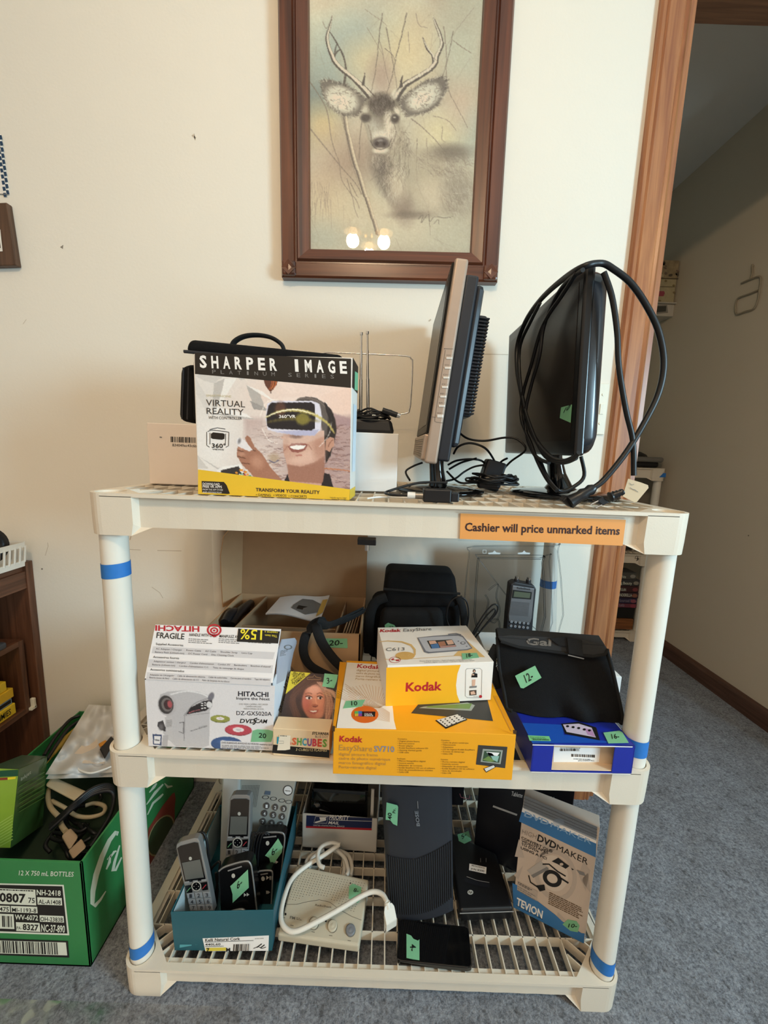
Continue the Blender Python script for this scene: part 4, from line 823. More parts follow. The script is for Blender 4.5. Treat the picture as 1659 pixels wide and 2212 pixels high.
k = MB(); k.cyl((.052,.033,ZT+.009), (.040,.034,ZT+.009), .0052, mat('grey_metal', '8d8984', .4, .8)); k.cyl((.040,.034,ZT+.009), (.028,.035,ZT+.009), .0055, mat('white_plastic', 'dcd8d2', .4)); k.build('connector', av)
k = MB(); k.tube(smooth([V(.028,.035,ZT+.009), V(.005,.04,ZT+.008), V(-.006,.06,ZT+.008), V(.0,.085,ZT+.010), V(.05,.10,ZT+.024), V(.10,.105,ZT+.026)], 6), .0022, CORD); k.build('cable', av)
k = MB(); k.tube(smooth([V(-.035,.03,ZT+.002), V(-.02,.045,ZT+.003), V(.0,.052,ZT+.003), V(.03,.05,ZT+.003)], 6), .0014, mat('white_cord', 'e2dfd8', .45)); tag(k.build('white_cable'), 'thin white cable end lying on the grating beside the headset box', 'cable')
hp_ = thing('hanging_adapter', 'black adapter with a metal tip hanging under the front of the top shelf', 'adapter', (-.025, .09, .85))
g = FY(.09); k = MB(); a, b, c_, d_ = g.p(772,1177), g.p(812,1179), g.p(812,1166), g.p(772,1164); k.hexa([a, b, b+V(0,.02,0), a+V(0,.02,0), d_, c_, c_+V(0,.02,0), d_+V(0,.02,0)], BPL, .001); k.box(((a.x+b.x)/2, .1, .885), (.012,.012,.042), BPL, .002); k.build('housing', hp_)
k = MB(); k.cyl(g.p(792,1178)+V(0,.01,0), g.p(792,1192)+V(0,.01,0), .0042, CHR, n=14); k.build('metal_tip', hp_)
# sign
sg = thing('paper_sign', 'orange sign reading Cashier will price unmarked items on the top shelf edge', 'sign', (.234, .008, .872))
ORG = mat('orange_paper', 'f9a858', .55, var=.02); k = MB(); f = FY(.0086); k.prism([f.p(995,1109), f.p(1352,1123), f.p(1345,1179), f.p(993,1164)], (0,.0008,0), ORG)
k.t(f, 'Cashier will price unmarked items', (1004,1146.5), (1338,1155), (1004.6,1129.5), mat('sign_ink', '3b1d1a', .6), .0004, .022); k.build('paper', sg)
CLR = bpy.data.materials.new('clear_plastic'); CLR.use_nodes = True; nt = CLR.node_tree; nt.nodes.remove(nt.nodes['Principled BSDF'])
gl = nt.nodes.new('ShaderNodeBsdfGlossy'); gl.inputs['Roughness'].default_value = .12; tb = nt.nodes.new('ShaderNodeBsdfTransparent'); tb.inputs[0].default_value = (.93,.95,.97,1); mxs = nt.nodes.new('ShaderNodeMixShader')
lw = nt.nodes.new('ShaderNodeFresnel'); lw.inputs['IOR'].default_value = 1.45
nt.links.new(lw.outputs[0], mxs.inputs[0]); nt.links.new(tb.outputs[0], mxs.inputs[1]); nt.links.new(gl.outputs[0], mxs.inputs[2]); nt.links.new(mxs.outputs[0], nt.nodes['Material Output'].inputs[0])
k = MB(); f = FY(.0076); k.poly([f.p(993,1106), f.p(1357,1119), f.p(1349,1183), f.p(990,1168)], CLR); k.st(f, [(992,1106),(1358,1119),(1350,1184),(989,1168)], 1.2, CLR, .0004, True); k.build('clear_sleeve', sg)

# ================================================================ MIDDLE SHELF
# camcorder box with its lid standing open
q = carton((-.3895, .0165), (-.1800, .0165), .125, .1210, ZM+.0032)
hb = thing('product_box', 'white camcorder box with its printed lid standing open, left of the middle shelf', 'box', (-.285, .08, ZM))
CARD = mat('white_coated_card', 'e4e0e0', .5, var=.03); KRF = mat('kraft_card', 'a98460', .8, var=.08, vs=60); LGY = mat('light_grey_print', 'c9c6c8', .5)
A, B, dp, H = q['A'], q['B'], q['dep'], q['H']; k = MB(); t = .0025
def panel(k, a, b, c, d, th, m, bev=.0004):
    n = (b-a).cross(d-a).normalized()*th; return k.hexa([a, b, c, d, a+n, b+n, c+n, d+n], m, bev, 1)
panel(k, A, B, B+H, A+H, -t, CARD); panel(k, B, B+dp, B+dp+H, B+H, -t, mat('daylit_white_card', 'dfe4ea', .5)); panel(k, A+dp, A, A+H, A+dp+H, -t, CARD); panel(k, B+dp, A+dp, A+dp+H, B+dp+H, -t, CARD); panel(k, A, A+dp, B+dp, B, -t, KRF)  # right side coloured bluish for the daylight striking the white card
F = q['front']; CL = canvas_mat(.5)
def camc():
    c = Cv(312, 1475, 600, 1620, 1.3, (228, 224, 225), 8); W, G, D = (194, 191, 193), (126, 122, 125), (44, 40, 42)
    c.blob(350, 1610, 60, 12, (206, 203, 204), .5, 0, 1)
    c.pg([(352,1583),(360,1552),(358,1530),(345,1510),(346,1500),(362,1494),(400,1491),(430,1494),(448,1501),(459,1512),(459,1525),(453,1535),(452,1610),(440,1614),(380,1612),(362,1595)], W, 1, 1.2)
    c.cu([(362,1502),(400,1493),(432,1497),(450,1505)], 3, (236,234,235), .8).cu([(398,1545),(420,1520),(450,1508)], 1.2, G, .9)
    c.blob(361, 1522, 20, 24, (188,184,186), 1, -.2, .1).blob(359, 1522, 16, 20, (66,62,62), 1, -.2, .1).blob(361, 1522, 12, 15, (120,114,112), 1, -.2, .1).blob(363, 1522, 9, 11, (70,50,52), 1, -.2, .1).blob(367, 1521, 5, 8, (176,88,92), 1, -.2, .4)
    c.pg([(401,1545),(412,1528),(440,1514),(458,1512),(458,1525),(445,1535),(404,1543)], D, 1, 1).blob(452, 1522, 6, 7, (222,220,220), 1, 0, .1)
    for x, y in ((437,1519),(443,1518),(437,1524),(443,1523),(437,1530),(443,1529)): c.blob(x, y, 2.2, 1.5, (225,222,222), 1, 0, .2)
    c.cu([(408,1540),(418,1536),(432,1533)], 1.4, (190,110,116), .9); c.blob(456, 1505, 6, 10, (96,94,104), .8, .4, .4)
    c.pg([(356,1549),(372,1547),(374,1600),(362,1598)], (196,193,194), 1, 1)
    for j in range(10): c.st([(360,1556+j*1.6),(371,1555+j*1.6)], .8, (120,116,118), .6)
    c.pg([(341,1560),(352,1556),(358,1572),(358,1580),(346,1576),(340,1568)], (62,58,60), 1, 1); c.blob(348, 1570, 5, 7, (120,116,118), .8)
    c.st([(399,1546),(398,1600)], 1.2, G, .9).st([(399,1546),(452,1540)], .8, G, .7).st([(388,1561),(397,1560),(396,1584),(387,1580)], 1, D, .7).st([(412,1579),(448,1568)], 1, D, .7).st([(430,1571),(446,1567)], 2, G, .5)
    for j in range(14): c.st([(402+j*3.6,1550),(400+j*3.6,1608)], 1, (200,197,198), .35)
    c.pg([(330,1585),(350,1587),(349,1610),(331,1608)], (60,74,110), 1, .6).pg([(333,1589),(347,1590),(346,1607),(333,1606)], (226,224,226), 1, .6).st([(336,1598),(344,1599)], 2.4, (70,70,80), .9).pg([(352,1588),(364,1587),(362,1612),(350,1611)], (176,173,176), .9, 1)
    for x, y, rx, ry, cl in ((476,1552,21,7.5,(150,152,76)), (515,1576,29,11.5,(186,72,84)), (490,1606,34,15,(62,88,134))):
        c.blob(x, y+1.5, rx, ry, tuple(v*.7 for v in cl), 1, .04, .05).blob(x, y, rx, ry, cl, 1, .04, .05).blob(x-3, y-ry*.3, rx*.5, ry*.3, tuple(min(255,v*1.25) for v in cl), .6, 0, 1)
        if ry < 14: c.blob(x, y, rx*.42, ry*.45, (236,226,226), 1, .04, .1).blob(x, y, rx*.2, ry*.2, (206,200,202), 1, .04, .1)
    c.pg([(476,1599),(590,1606),(590,1620),(476,1616)], (214,211,214), 1, .5)
    return c.grain(2)
c = camc(); k.paint(F, [(313,1468),(594,1481),(589,1621),(321,1611)], c.out(), c.x0, c.y0, c.sc, 230, 120, CL)
PRT = mat('blue_black_print', '24242f', .5)
k.t(F, 'HITACHI', (514.5,1503), (580,1505), (514.5,1493), PRT, .0006, .02); k.t(F, 'Inspire the Next', (511,1510.5), (583,1512.5), (511,1504.8), PRT, .0006, .008)
for s_, a, y in (('DVD VIDEO CAMERA / RECORDER', 517, 1522), ('CAMÉSCOPE DVD', 531, 1527), ('VIDEOCÁMARA DE DVD', 526, 1532)): k.t(F, s_, (a,y), (1095-a+1,y+1), (a,y-3), GRYI, .0006)
k.t(F, 'DZ-GX5020A', (511,1544), (587,1546), (511,1535.5), PRT, .0006, .006); k.t(F, 'DVD', (518,1561), (550,1562), (520,1552.5), INK, .0006, .02); k.t(F, 'CAM', (551,1561), (576,1562), (553,1553), INK, .0006, .02); k.st(F, [(556,1551),(549,1553),(553,1558),(550,1563),(546,1564)], 2.6, INK, .0006)
k.t(F, 'DVD-RAM/DVD-RW/DVD-R/+RW/SD memory card', (479,1605.5), (588,1610), (479,1602), PRT, .0006); k.lines(F, (479,1608), (586,1612), (479,1616), 3, GRYI, dash=9, rag=.3)
Fr = q['right']
for i, (a, b, w) in enumerate((((618,1490),(634,1447),'HITACHI'), ((607,1540),(625,1494),'DZ-GX5020A'))): k.t(Fr, w, a, b, (a[0]-6,a[1]-6), PRT, .0006, .01)
k.lines(Fr, (602,1530), (622,1470), (606,1535), 3, GRYI, dash=9)
k.build('carton', hb)
# lid
k = MB(); la, lb = A+H, B+H; back = V(0,.0385,.0755); lc, ldd = lb+back+V(.004,0,0), la+back+V(-.001,0,0); panel(k, la, lb, lc, ldd, -.002, CARD); L = F3(la, lb, lc)
RED = mat('red_print', 'b3202c', .5); HIY = mat('highlight_yellow', 'e9d62e', .5)
for i, (y0, y1, r0, r1) in enumerate(((1396,1411,(331,594),(328,590)), (1424,1441,(322,590),(320,588)), (1452,1468,(318,586),(316,584)))):
    dy = 13; k.d(L, [(r0[0],y0), (r0[1],y0+dy), (r1[1],y1+dy), (r1[0],y1)], LGY, .0003)
for (s_, a, b, h, bo) in (('FRAGILE', (338,1378), (398,1381), 12, .012), ('HANDLE WITH CARE', (409,1374), (468,1376), 6, .01), ('MANIPULEZ AVEC', (474,1377), (522,1379), 6, .01), ('Supplied Accessories', (337,1393), (396,1396), 4.5, .004), ('Accessoires fournis', (331,1421), (387,1424), 4.5, .004), ('Accesorios suministrados', (325,1448), (398,1452), 4.5, .004),
    ('AC Adapter / Charger     Power Cable     AV Cable     Shoulder Strap     Lens Cap', (337,1403), (545,1413), 3.5, 0), ('Battery Pack (Lithium-ion)     DC Power Cord     Disc Cleaning Cloth', (335,1410), (505,1418), 3.5, 0),
    ('Adaptateur secteur / chargeur     Cordon d\'alimentation     Cordon AV     Bandoulière     Bouchon d\'objectif', (332,1430), (585,1442), 3.5, 0), ('Batterie (Lithium-ion)     Cordon d\'alimentation C.C.     Tissu de nettoyage de disque', (329,1437), (527,1447), 3.5, 0),
    ('Adaptador de CA/cargador     Cable de alimentación eléctrica     Cable de audio/video     Correa para el hombro     Tapa del objetivo', (324,1459), (583,1470), 3.5, 0), ('Batería (iones de litio)     Cable de alimentación de CC     Paño de limpieza de los discos', (323,1465), (496,1474), 3.5, 0)):
    k.t(L, s_, a, b, (a[0]+h*.12, a[1]-h), INK if h > 4 else mat('dark_grey_print', '55525a', .5), .0006, bo)
for x in (408, 473, 537): k.lines(L, (x,1378), (x+52,1381), (x-1,1389), 3, GRYI, dash=8, rag=.3)
k.t(L, 'HITACHI', (431,1353.5), (336,1351), (431,1364.5), RED, .0006, .03); k.el(L, 463, 1361, 16, 13, RED, .0006, ring=.75); k.el(L, 463, 1362, 9, 7, RED, .0007, ring=.6); k.el(L, 463, 1362, 2.5, 2.2, RED, .0007); k.d(L, [(452,1370),(474,1371),(463,1377)], RED, .0006)
k.d(L, [(515,1358),(605,1364),(601,1390),(512,1386)], INK, .0008); k.t(L, '15%', (567,1361), (520,1359), (566,1382), HIY, .0011, .012); k.t(L, 'This item', (599,1372), (573,1370), (599,1377), HIY, .0011); k.t(L, 'requires a', (600,1364.5), (572,1363), (600,1369), HIY, .0011)
k.build('lid', hb, 'printed lid with red letters upside down')
k = MB(); f = FX(-.1795); P = [(597,1478),(603,1402),(610,1381),(637,1378),(642,1386),(634,1410),(628,1440),(614,1470)]; k.prism([f.p(*p) for p in P], (-.002,0,0), mat('grey_card', 'b9bac4', .6)); k.el(f, 622, 1398, 9, 5, GRYI, .0005, ring=.7); k.lines(f, (606,1405), (622,1402), (604,1418), 5, GRYI); k.build('side_flap', hb)
k = MB(); k.prism([V(-.1815,.045,ZM+.1215), V(-.1815,.075,ZM+.1215), V(-.1845,.070,ZM+.158), V(-.1845,.052,ZM+.158)], (-.002,0,0), KRF); k.build('tuck_flap', hb, 'bare kraft tuck flap')
sticker(hb, F, [(546,1578),(556,1575),(580,1576),(593,1580),(586,1602),(542,1602),(544,1590)], '20', (559,1592), (575,1594), (560,1582))

# flash cube pack
fc = thing('flash_cube_pack', 'flash cube pack whose card shows a smiling girl, beside the camcorder box', 'package', (-.13, .03, ZM))
q = carton((-.1770, .006), (-.0835, .003), .030, .0500, ZM+.0008); k = MB(); CRM = mat('cream_card', 'e3c9a4', .55); k.hexa(q['P'], CRM, .0008); F = q['front']
k.d(F, [(590,1608),(712,1620),(711,1637),(588,1626)], INK, .0003)
k.t(F, 'SYLVANIA', (674,1586), (710,1587.5), (675,1580.5), INK, .0006, .02); k.t(F, 'BLUE DOT', (681,1593), (709,1594), (681,1588), GRYI, .0006)
cw = ('2d8fa6','d98a2e','d4553c','d9653c','5f9a46','3a9bb4','7a4a96','c33a4e','c8442f','6a9a3c')
for i, ch in enumerate('FLASHCUBES'):
    o = 598+i*10.95; k.t(F, ch, (o,1605.5+i*.75), (o+9.6,1606+i*.75), (o+.6,1592+i*.55), mat('rainbow_print_'+'abcdefghij'[i], cw[i], .5), .0006, .035)
k.t(F, '3 CUBES/12 FLASHES', (639,1621), (706,1623), (640,1616), mat('tan_print', 'cdb98c', .5), .0007, .01); k.build('carton', fc)
k = MB(); k.d(F, [(604,1587),(628,1588),(627,1618),(616,1620),(599,1620)], mat('old_label', 'e8dcc6', .8), .0008); k.st(F, [(603,1600),(613,1600),(613,1605),(603,1605)], .7, GRYI, .001); k.lines(F, (606,1587), (627,1588), (606,1590), 1, INK, .001); k.build('torn_label', fc)
cf = Face((-.13,.037,.535), V(0,-.05,.075)); k = MB()
def girl():
    c = Cv(590, 1440, 745, 1590, 2, (34, 26, 26), 9); rg = c.rg
    c.blob(640, 1500, 34, 55, (66, 42, 36), .9, 0, .8).blob(665, 1480, 36, 26, (84, 52, 42), .9, 0, .8); c.pg([(607,1572),(612,1556),(622,1552),(640,1566),(660,1575),(690,1560),(702,1562),(709,1578),(700,1582),(605,1582)], (150, 100, 96), 1, 2).blob(696, 1570, 9, 10, (200, 150, 130), .9, .5, .8)
    c.pg([(655,1555),(684,1550),(686,1580),(655,1580)], (140, 84, 66), 1, 3)
    c.blob(678, 1518, 25, 38, (176, 104, 80), 1, -.08, .15).blob(686, 1510, 17, 27, (216, 142, 112), .9, -.1, .9).blob(679, 1490, 16, 10, (222, 156, 128), .8, 0, .9).blob(662, 1520, 9, 14, (188, 98, 82), .8, 0, 1).blob(690, 1545, 12, 8, (204, 134, 106), .7, 0, 1)
    for x, r in ((667, 6.5), (691, 5)): c.blob(x, 1508, r, 2.8, (226, 214, 206), .95, .03, .3).blob(x+1, 1508, 2.6, 2.8, (40, 26, 26), 1, 0, .3); c.cu([(x-r-1,1505),(x,1503.5),(x+r+1,1506)], 1.4, (62,34,28), .9); c.cu([(x-r-1,1499),(x,1497),(x+r,1499)], 1.8, (132,78,60), .6)
    c.cu([(681,1508),(683,1518),(684,1524)], 3, (226,156,126), .8); c.blob(680, 1524, 6, 3, (150,76,60), .7).cu([(676,1526),(681,1527),(686,1525)], 1.4, (100,46,38), .8)
    c.pg([(665,1535),(676,1534),(688,1533),(687,1538),(680,1543),(670,1541)], (168, 86, 74), 1, .8); c.pg([(669,1535.5),(685,1535),(683,1537.4),(677,1538.6),(672,1537.6)], (236, 226, 216), 1, .6)
    for _ in range(170):
        t = rg.rand(); x0 = 655+40*rg.rand(); c.cu([(x0, 1466+6*rg.rand()), (640-14*rg.rand(), 1500+10*rg.rand()), (636+16*rg.rand(), 1545+20*rg.rand())], [1, .5], (78, 48, 38) if t < .7 else (112, 72, 54), .28)
    for _ in range(120):
        x1 = 704+14*rg.rand(); c.cu([(684+12*rg.rand(), 1474), (x1-2, 1500+10*rg.rand()), (x1+4*rg.randn(), 1530), (700+12*rg.rand(), 1555+8*rg.rand())], [1.2, .6], (200, 150, 122) if rg.rand() < .5 else (132, 86, 70), .4)
    for _ in range(30): c.cu([(700+6*rg.rand(),1488),(714+8*rg.rand(),1492+6*rg.rand()),(722+4*rg.rand(),1508)], 1, (196,150,126), .5)
    c.pg([(604,1440),(678,1448),(616,1500)], (212, 190, 52), 1, .6)
    return c.grain(3)
c = girl(); C4 = [(628,1450),(731,1459),(712,1583),(600,1574)]
k.hexa([cf.p(601,1580,-.0006), cf.p(712,1588,-.0006), cf.p(712,1588,-.0012), cf.p(601,1580,-.0012), cf.p(628,1450,-.0006), cf.p(731,1459,-.0006), cf.p(731,1459,-.0012), cf.p(628,1450,-.0012)], CRM)
k.paint(cf, C4, c.out(), c.x0, c.y0, c.sc, 110, 120, CL, .0001)
for i, w in enumerate(('USE', 'WITH', 'STANDARD', 'FLASHCUBE', 'CAMERAS')):
    a = [(633,1459),(634,1464),(631,1473),(633,1478),(637,1480)][i]; b = [(640,1453),(644,1456),(654,1453),(659,1456),(660,1461)][i]; k.t(cf, w, a, b, (a[0]-2.6,a[1]-3), INK, .0006, .01)
k.st(cf, [(663,1465),(667,1463),(676,1463),(679,1458),(683,1463),(694,1465),(693,1468),(664,1468),(663,1465)], 1.6, mat('die_cut_hole', '8a6a4c', .8), .0006); k.build('backing_card', fc)
sticker(fc, cf, [(701,1455),(730,1458),(727,1473),(722,1487),(696,1483),(699,1470)], '3-', (706,1478), (718,1474), (705,1466))

# digital picture frame box
KY = mat('deep_yellow_print', 'f0a51c', .5, var=.02); KW = mat('warm_white_print', 'ece4da', .5); KR = mat('kodak_red_print', 'b3202a', .5); KG = mat('warm_grey_print', 'b08a4a', .5); DGP = mat('brown_text_print', '5a4020', .5)
q = carton((-.0735, -.027), (.2085, -.027), .2, .079, ZM+.0008); kb = thing('product_box', 'large orange digital picture frame box lying flat in the middle, front overhanging the shelf', 'box', (.067, .07, ZM))
k = MB(); k.hexa(q['P'], KY, .0006); F, T = q['front'], q['top']
k.d(T, [(748,1431),(832,1436),(848,1525),(851,1556),(856,1576),(727,1573)], KW, .0003)
k.st(T, [(749,1431),(726,1573)], 1.6, KG, .0004); k.d(T, [(734,1430),(748,1431),(727,1572),(719,1571)], mat('orange_edge_print', 'e09418', .5), .0004); k.d(T, [(1065,1503),(1076,1503),(1113,1580),(1103,1580)], MATS['orange_edge_print'], .0004); k.st(T, [(1068,1506),(1104,1580)], 1, KG, .0005)
for i in range(26):
    a = -1.2+i*.075; k.st(T, [(812+40*math.sin(a)*.3, 1530-6*i*.0), (790+(i-13)*7.2, 1478+abs(i-13)*1.5)], .7, mat('ray_print', 'c99a6a', .5), .0004)
for i in range(14): k.st(T, [(842,1540+i*1.5), (745+i*1.5,1478+i*5.2)], .6, MATS['ray_print'], .0004)
k.t(T, 'Kodak', (771,1443), (822,1446), (773,1435), KR, .0006, .02)
for i, s_ in enumerate(('digital picture frame', 'cadre de photo numérique', 'marco fotográfico digital', 'Porta-retrato digital')): y = 1450+i*6.3; k.t(T, s_, (770-i*.8,y), (842-i,y+3), (771-i*.8,y-4), KG, .0006)
k.el(T, 788, 1544, 29.5, 18.5, mat('orange_disc_print', 'd9661c', .5), .0005); k.d(T, [(766,1537),(811,1538),(810,1549),(765,1548)], INK, .0007)
for i, cl in enumerate(('5fae5a','3d6db5','c9a832','8a3d8f')): k.d(T, [(766+i%2*8,1537+i//2*5.5),(774+i%2*8,1537+i//2*5.5),(774+i%2*8,1542.5+i//2*5.5),(766+i%2*8,1542.5+i//2*5.5)], mat('swatch_print_'+'abcd'[i], cl, .5), .0008)
k.t(T, 'Kodak', (787,1541), (804,1541.5), (787,1538.6), KR, .0009); k.t(T, 'COLOR', (787,1544.6), (804,1545), (787,1542), WHT, .0009, .02); k.t(T, 'SCIENCE', (787,1548), (806,1548.4), (787,1545.5), WHT, .0009, .02)
FRD = mat('dark_frame_print', '3c3a36', .5); k.d(T, [(905,1520),(888,1541),(1065,1558),(1050,1500),(1000,1495)], FRD, .0004); k.d(T, [(915,1527),(905,1530),(1018,1536),(1026,1524),(1010,1518)], mat('silver_bevel_print', '9aa096', .5), .0005); k.d(T, [(925,1526),(920,1529),(1014,1532),(1020,1520)], mat('leaf_green_print', '6f8a4a', .5), .0006)
k.d(T, [(940,1557),(988,1542),(1010,1555),(963,1575)], INK, .0005); k.d(T, [(943,1556),(988,1543.5),(1007,1554),(963,1571)], mat('remote_print', 'd8d4cc', .5), .0006)
for i in range(4):
    for j in range(5): k.el(T, 952+j*10+i*4.5, 1557-j*2.8+i*3.6, 2, 1.4, FRD, .0008, n=8)
k.t(F, 'Kodak', (733,1601), (783,1603), (734,1589), KR, .0006, .025); k.t(F, 'EasyShare', (732,1620), (804,1623), (733,1608), KG, .0006); k.t(F, 'SV710', (808,1623), (852,1624), (808,1611), mat('grey_blue_print', '8a8c94', .5), .0006, .02)
for i, s_ in enumerate(('digital picture frame', 'cadre de photo numérique', 'marco fotográfico digital', 'Porta-retrato digital')): y = 1631+i*9.3; k.t(F, s_, (732,y), ((816,843,833,813)[i],y+2.5), (732,y-6), KG, .0006)
def plist(x, y, items, dy=4.85, sl=.012):
    for i, s_ in enumerate(items):
        if s_: k.t(F, s_ if i == 0 else '• '+s_, (x,y+i*dy), (x+len(s_)*2.28+(4 if i else 0),y+i*dy+len(s_)*2.28*.02), (x,y+i*dy-3), DGP, .0006)
plist(859, 1597, ('Contains:', 'Digital photo frame', 'Remote control', 'Power adapter', 'Kodak EasyShare software CD', 'Getting started guide', 'USB cable')); plist(858, 1639.5, ('Incluye:', 'Marco fotográfico digital', 'Control remoto', 'Adaptador de corriente', 'Kodak EasyShare CD con el software', 'Guía de procedimientos iniciales', 'Cable USB'))
plist(953, 1600, ('Contenu :', 'Cadre de photo numérique', 'Télécommande', 'Adaptateur', 'CD du logiciel Kodak EasyShare', 'Trousse de démarrage', 'Câble USB')); plist(952, 1641.5, ('Contém:', 'Porta-retrato digital', 'Controle remoto', 'Adaptador de alimentação', 'Kodak EasyShare CD do software', 'Guia de introdução', 'Cabo USB'))
k.d(F, [(1033,1609),(1096,1613),(1091,1659),(1028,1651)], FRD, .0004); k.d(F, [(1043,1617),(1086,1620),(1081,1650),(1038,1645)], mat('silver_bevel_print','9aa096'), .0006); k.d(F, [(1046,1621),(1082,1623),(1078,1647),(1042,1643)], mat('dark_green_print', '39503a', .5), .0008)
for P, cl in (([(1050,1623),(1079,1625),(1074,1632),(1056,1630)], WHT), ([(1042,1640),(1055,1632),(1068,1643),(1060,1645)], MATS['leaf_green_print']), ([(1060,1632),(1078,1632),(1074,1645),(1064,1640)], mat('aqua_print', '8fb8ac', .5)), ([(1052,1624),(1062,1626),(1068,1632),(1056,1632)], INK)): k.d(F, P, cl, .0010)
k.d(F, [(1044,1660),(1066,1651),(1071,1656),(1050,1668)], INK, .0008); k.d(F, [(1046,1659.5),(1066,1652),(1069,1656),(1050,1666)], MATS['remote_print'], .0009)
for P in ([(717,1567),(724,1568),(723,1580),(717,1578)], [(1108,1576),(1116,1578),(1115,1586),(1108,1584)]): k.d(F, P, mat('slot_shadow', '4a3013', .8), .0005)
k.build('carton', kb); sticker(kb, T, [(747,1515),(789,1512),(781,1527),(741,1531)], '10', (759,1525), (772,1525), (759,1516))

# compact camera box on top of it
q = carton((.007, .031), (.1905, .0555), .143, .0718, ZM+.0820); cb = thing('product_box', 'white and yellow digital camera box stacked on the large orange frame box', 'box', (.09, .11, ZM+.0795))
k = MB(); k.hexa(q['P'], KW, .0006); F, T = q['front'], q['top']; KY2 = mat('bright_yellow_print', 'f2b01e', .5, var=.02)
k.d(F, [(834.5,1442),(995,1436),(988,1455),(985,1480),(987,1500),(994,1518.5),(832.7,1525.5)], KY2, .0003)
k.t(F, 'Kodak', (876,1493), (954,1490), (877,1475), KR, .0006, .028); k.st(F, [(1009,1444),(1036,1443),(1041,1447),(1040,1504),(1036,1507),(1010,1507),(1005,1503),(1006,1447)], .7, GRYI, .0005, True)
SKN = mat('skin_print', 'd9ad94', .5); k.d(F, [(1018,1463),(1020,1455),(1024,1453),(1031,1455),(1031,1463)], INK, .0006); k.el(F, 1024.5, 1449, 3, 4, INK, .0006, n=10); k.el(F, 1024.5, 1449.5, 1.7, 2.4, SKN, .0008, n=10); k.el(F, 1022, 1457, 2.5, 1.5, SKN, .0008, n=8)
k.d(F, [(1020,1468),(1027,1467),(1026,1480),(1020,1483)], SKN, .0006); k.d(F, [(1015,1482),(1030,1481),(1029,1485),(1014,1486)], GRYI, .0006); k.d(F, [(1014,1491),(1029,1490),(1029,1501),(1014,1502)], mat('brown_ink','4f3e33'), .0006); k.d(F, [(1016,1494),(1024,1492),(1027,1499),(1017,1500)], SKN, .0008); k.el(F, 1038, 1504, 3.2, 3.2, KR, .0008, n=12); k.t(F, 'Kodak', (1023,1505), (1033,1505), (1023,1503), GRYI, .0007)
k.t(T, 'Kodak', (820,1366), (866,1365), (822,1360), KR, .0006, .03); k.t(T, 'EasyShare', (871,1365), (932,1362), (872,1358.5), mat('grey_text_print', '6a6460', .5), .0006)
ARC = mat('gold_arc_print', 'd8b070', .5); k.st(T, [(818,1387),(838,1385),(868,1387),(888,1394),(896,1404),(896,1414),(891,1421)], [1,2,3,4,4.5,4,3], ARC, .0005); k.el(T, 875, 1417, 21, 8.5, mat('gold_disc_print', 'd2a660', .5), .0006); k.st(T, [(830,1424),(850,1426),(900,1423),(1030,1414)], .8, ARC, .0005); k.d(T, [(1010,1385),(1048,1420),(980,1417)], ARC, .0004)
k.t(T, 'C613', (833,1407), (874,1406), (834,1400), MATS['grey_text_print'], .0007); k.t(T, '6.2', (866,1418), (886,1418), (866,1412.5), ARC, .0008)
k.el(T, 853, 1426, 12.5, 6.5, RED, .0006, ring=.9); k.st(T, [(846,1426),(851,1424)], 3, RED, .0007); k.st(T, [(855,1427),(862,1427)], 3, RED, .0007)
k.t(T, 'Zoom Digital Camera • Appareil photo numérique à zoom', (906,1430), (1020,1426), (906,1427.5), GRYI, .0007); k.t(T, 'Cámara digital con zoom • Câmera digital com zoom', (916,1433), (1025,1428.5), (916,1430.6), GRYI, .0007)
CBD, CDK = mat('camera_print', 'b9b8bc', .4), mat('camera_dark_print', '77767c', .4)
k.d(T, [(901,1378),(935,1374),(968,1372),(990,1370),(1000,1374),(1021,1401),(1010,1405),(925,1412),(916,1409)], CDK, .0005); k.d(T, [(904,1379),(936,1376),(990,1374),(999,1377),(1017,1400),(1008,1403),(928,1409),(920,1407)], CBD, .0007)
k.d(T, [(922,1385),(976,1382),(986,1397),(931,1402)], FRD, .0009)
for P, cl in (([(926,1386),(940,1385),(944,1391),(929,1393)], SKN), ([(930,1394),(946,1391),(950,1401),(933,1402)], mat('blue_shirt_print', '4d73a0', .5)), ([(945,1388),(960,1386),(964,1395),(950,1397)], mat('tan_skin_print', 'a8745a', .5)), ([(963,1385),(976,1383),(981,1392),(968,1394)], SKN), ([(950,1397),(984,1394),(985,1398),(952,1401)], mat('rose_print', 'b58a80', .5))): k.d(T, P, cl, .0011)
k.el(T, 1000, 1390, 6, 3.2, CDK, .0009); k.el(T, 1000, 1390, 3.4, 1.8, CBD, .0011); k.el(T, 990, 1386, 2, 1.1, CDK, .0009, n=10); k.el(T, 1008, 1397, 2, 1.1, CDK, .0009, n=10)
k.st(T, [(968,1371),(985,1369),(996,1372)], 2, CDK, .0008); Fr = q['right']; k.build('carton', cb)
sticker(cb, T, [(997,1412),(1030,1411),(1035,1421),(999,1425)], '18-', (1008,1422), (1021,1419), (1007,1414))

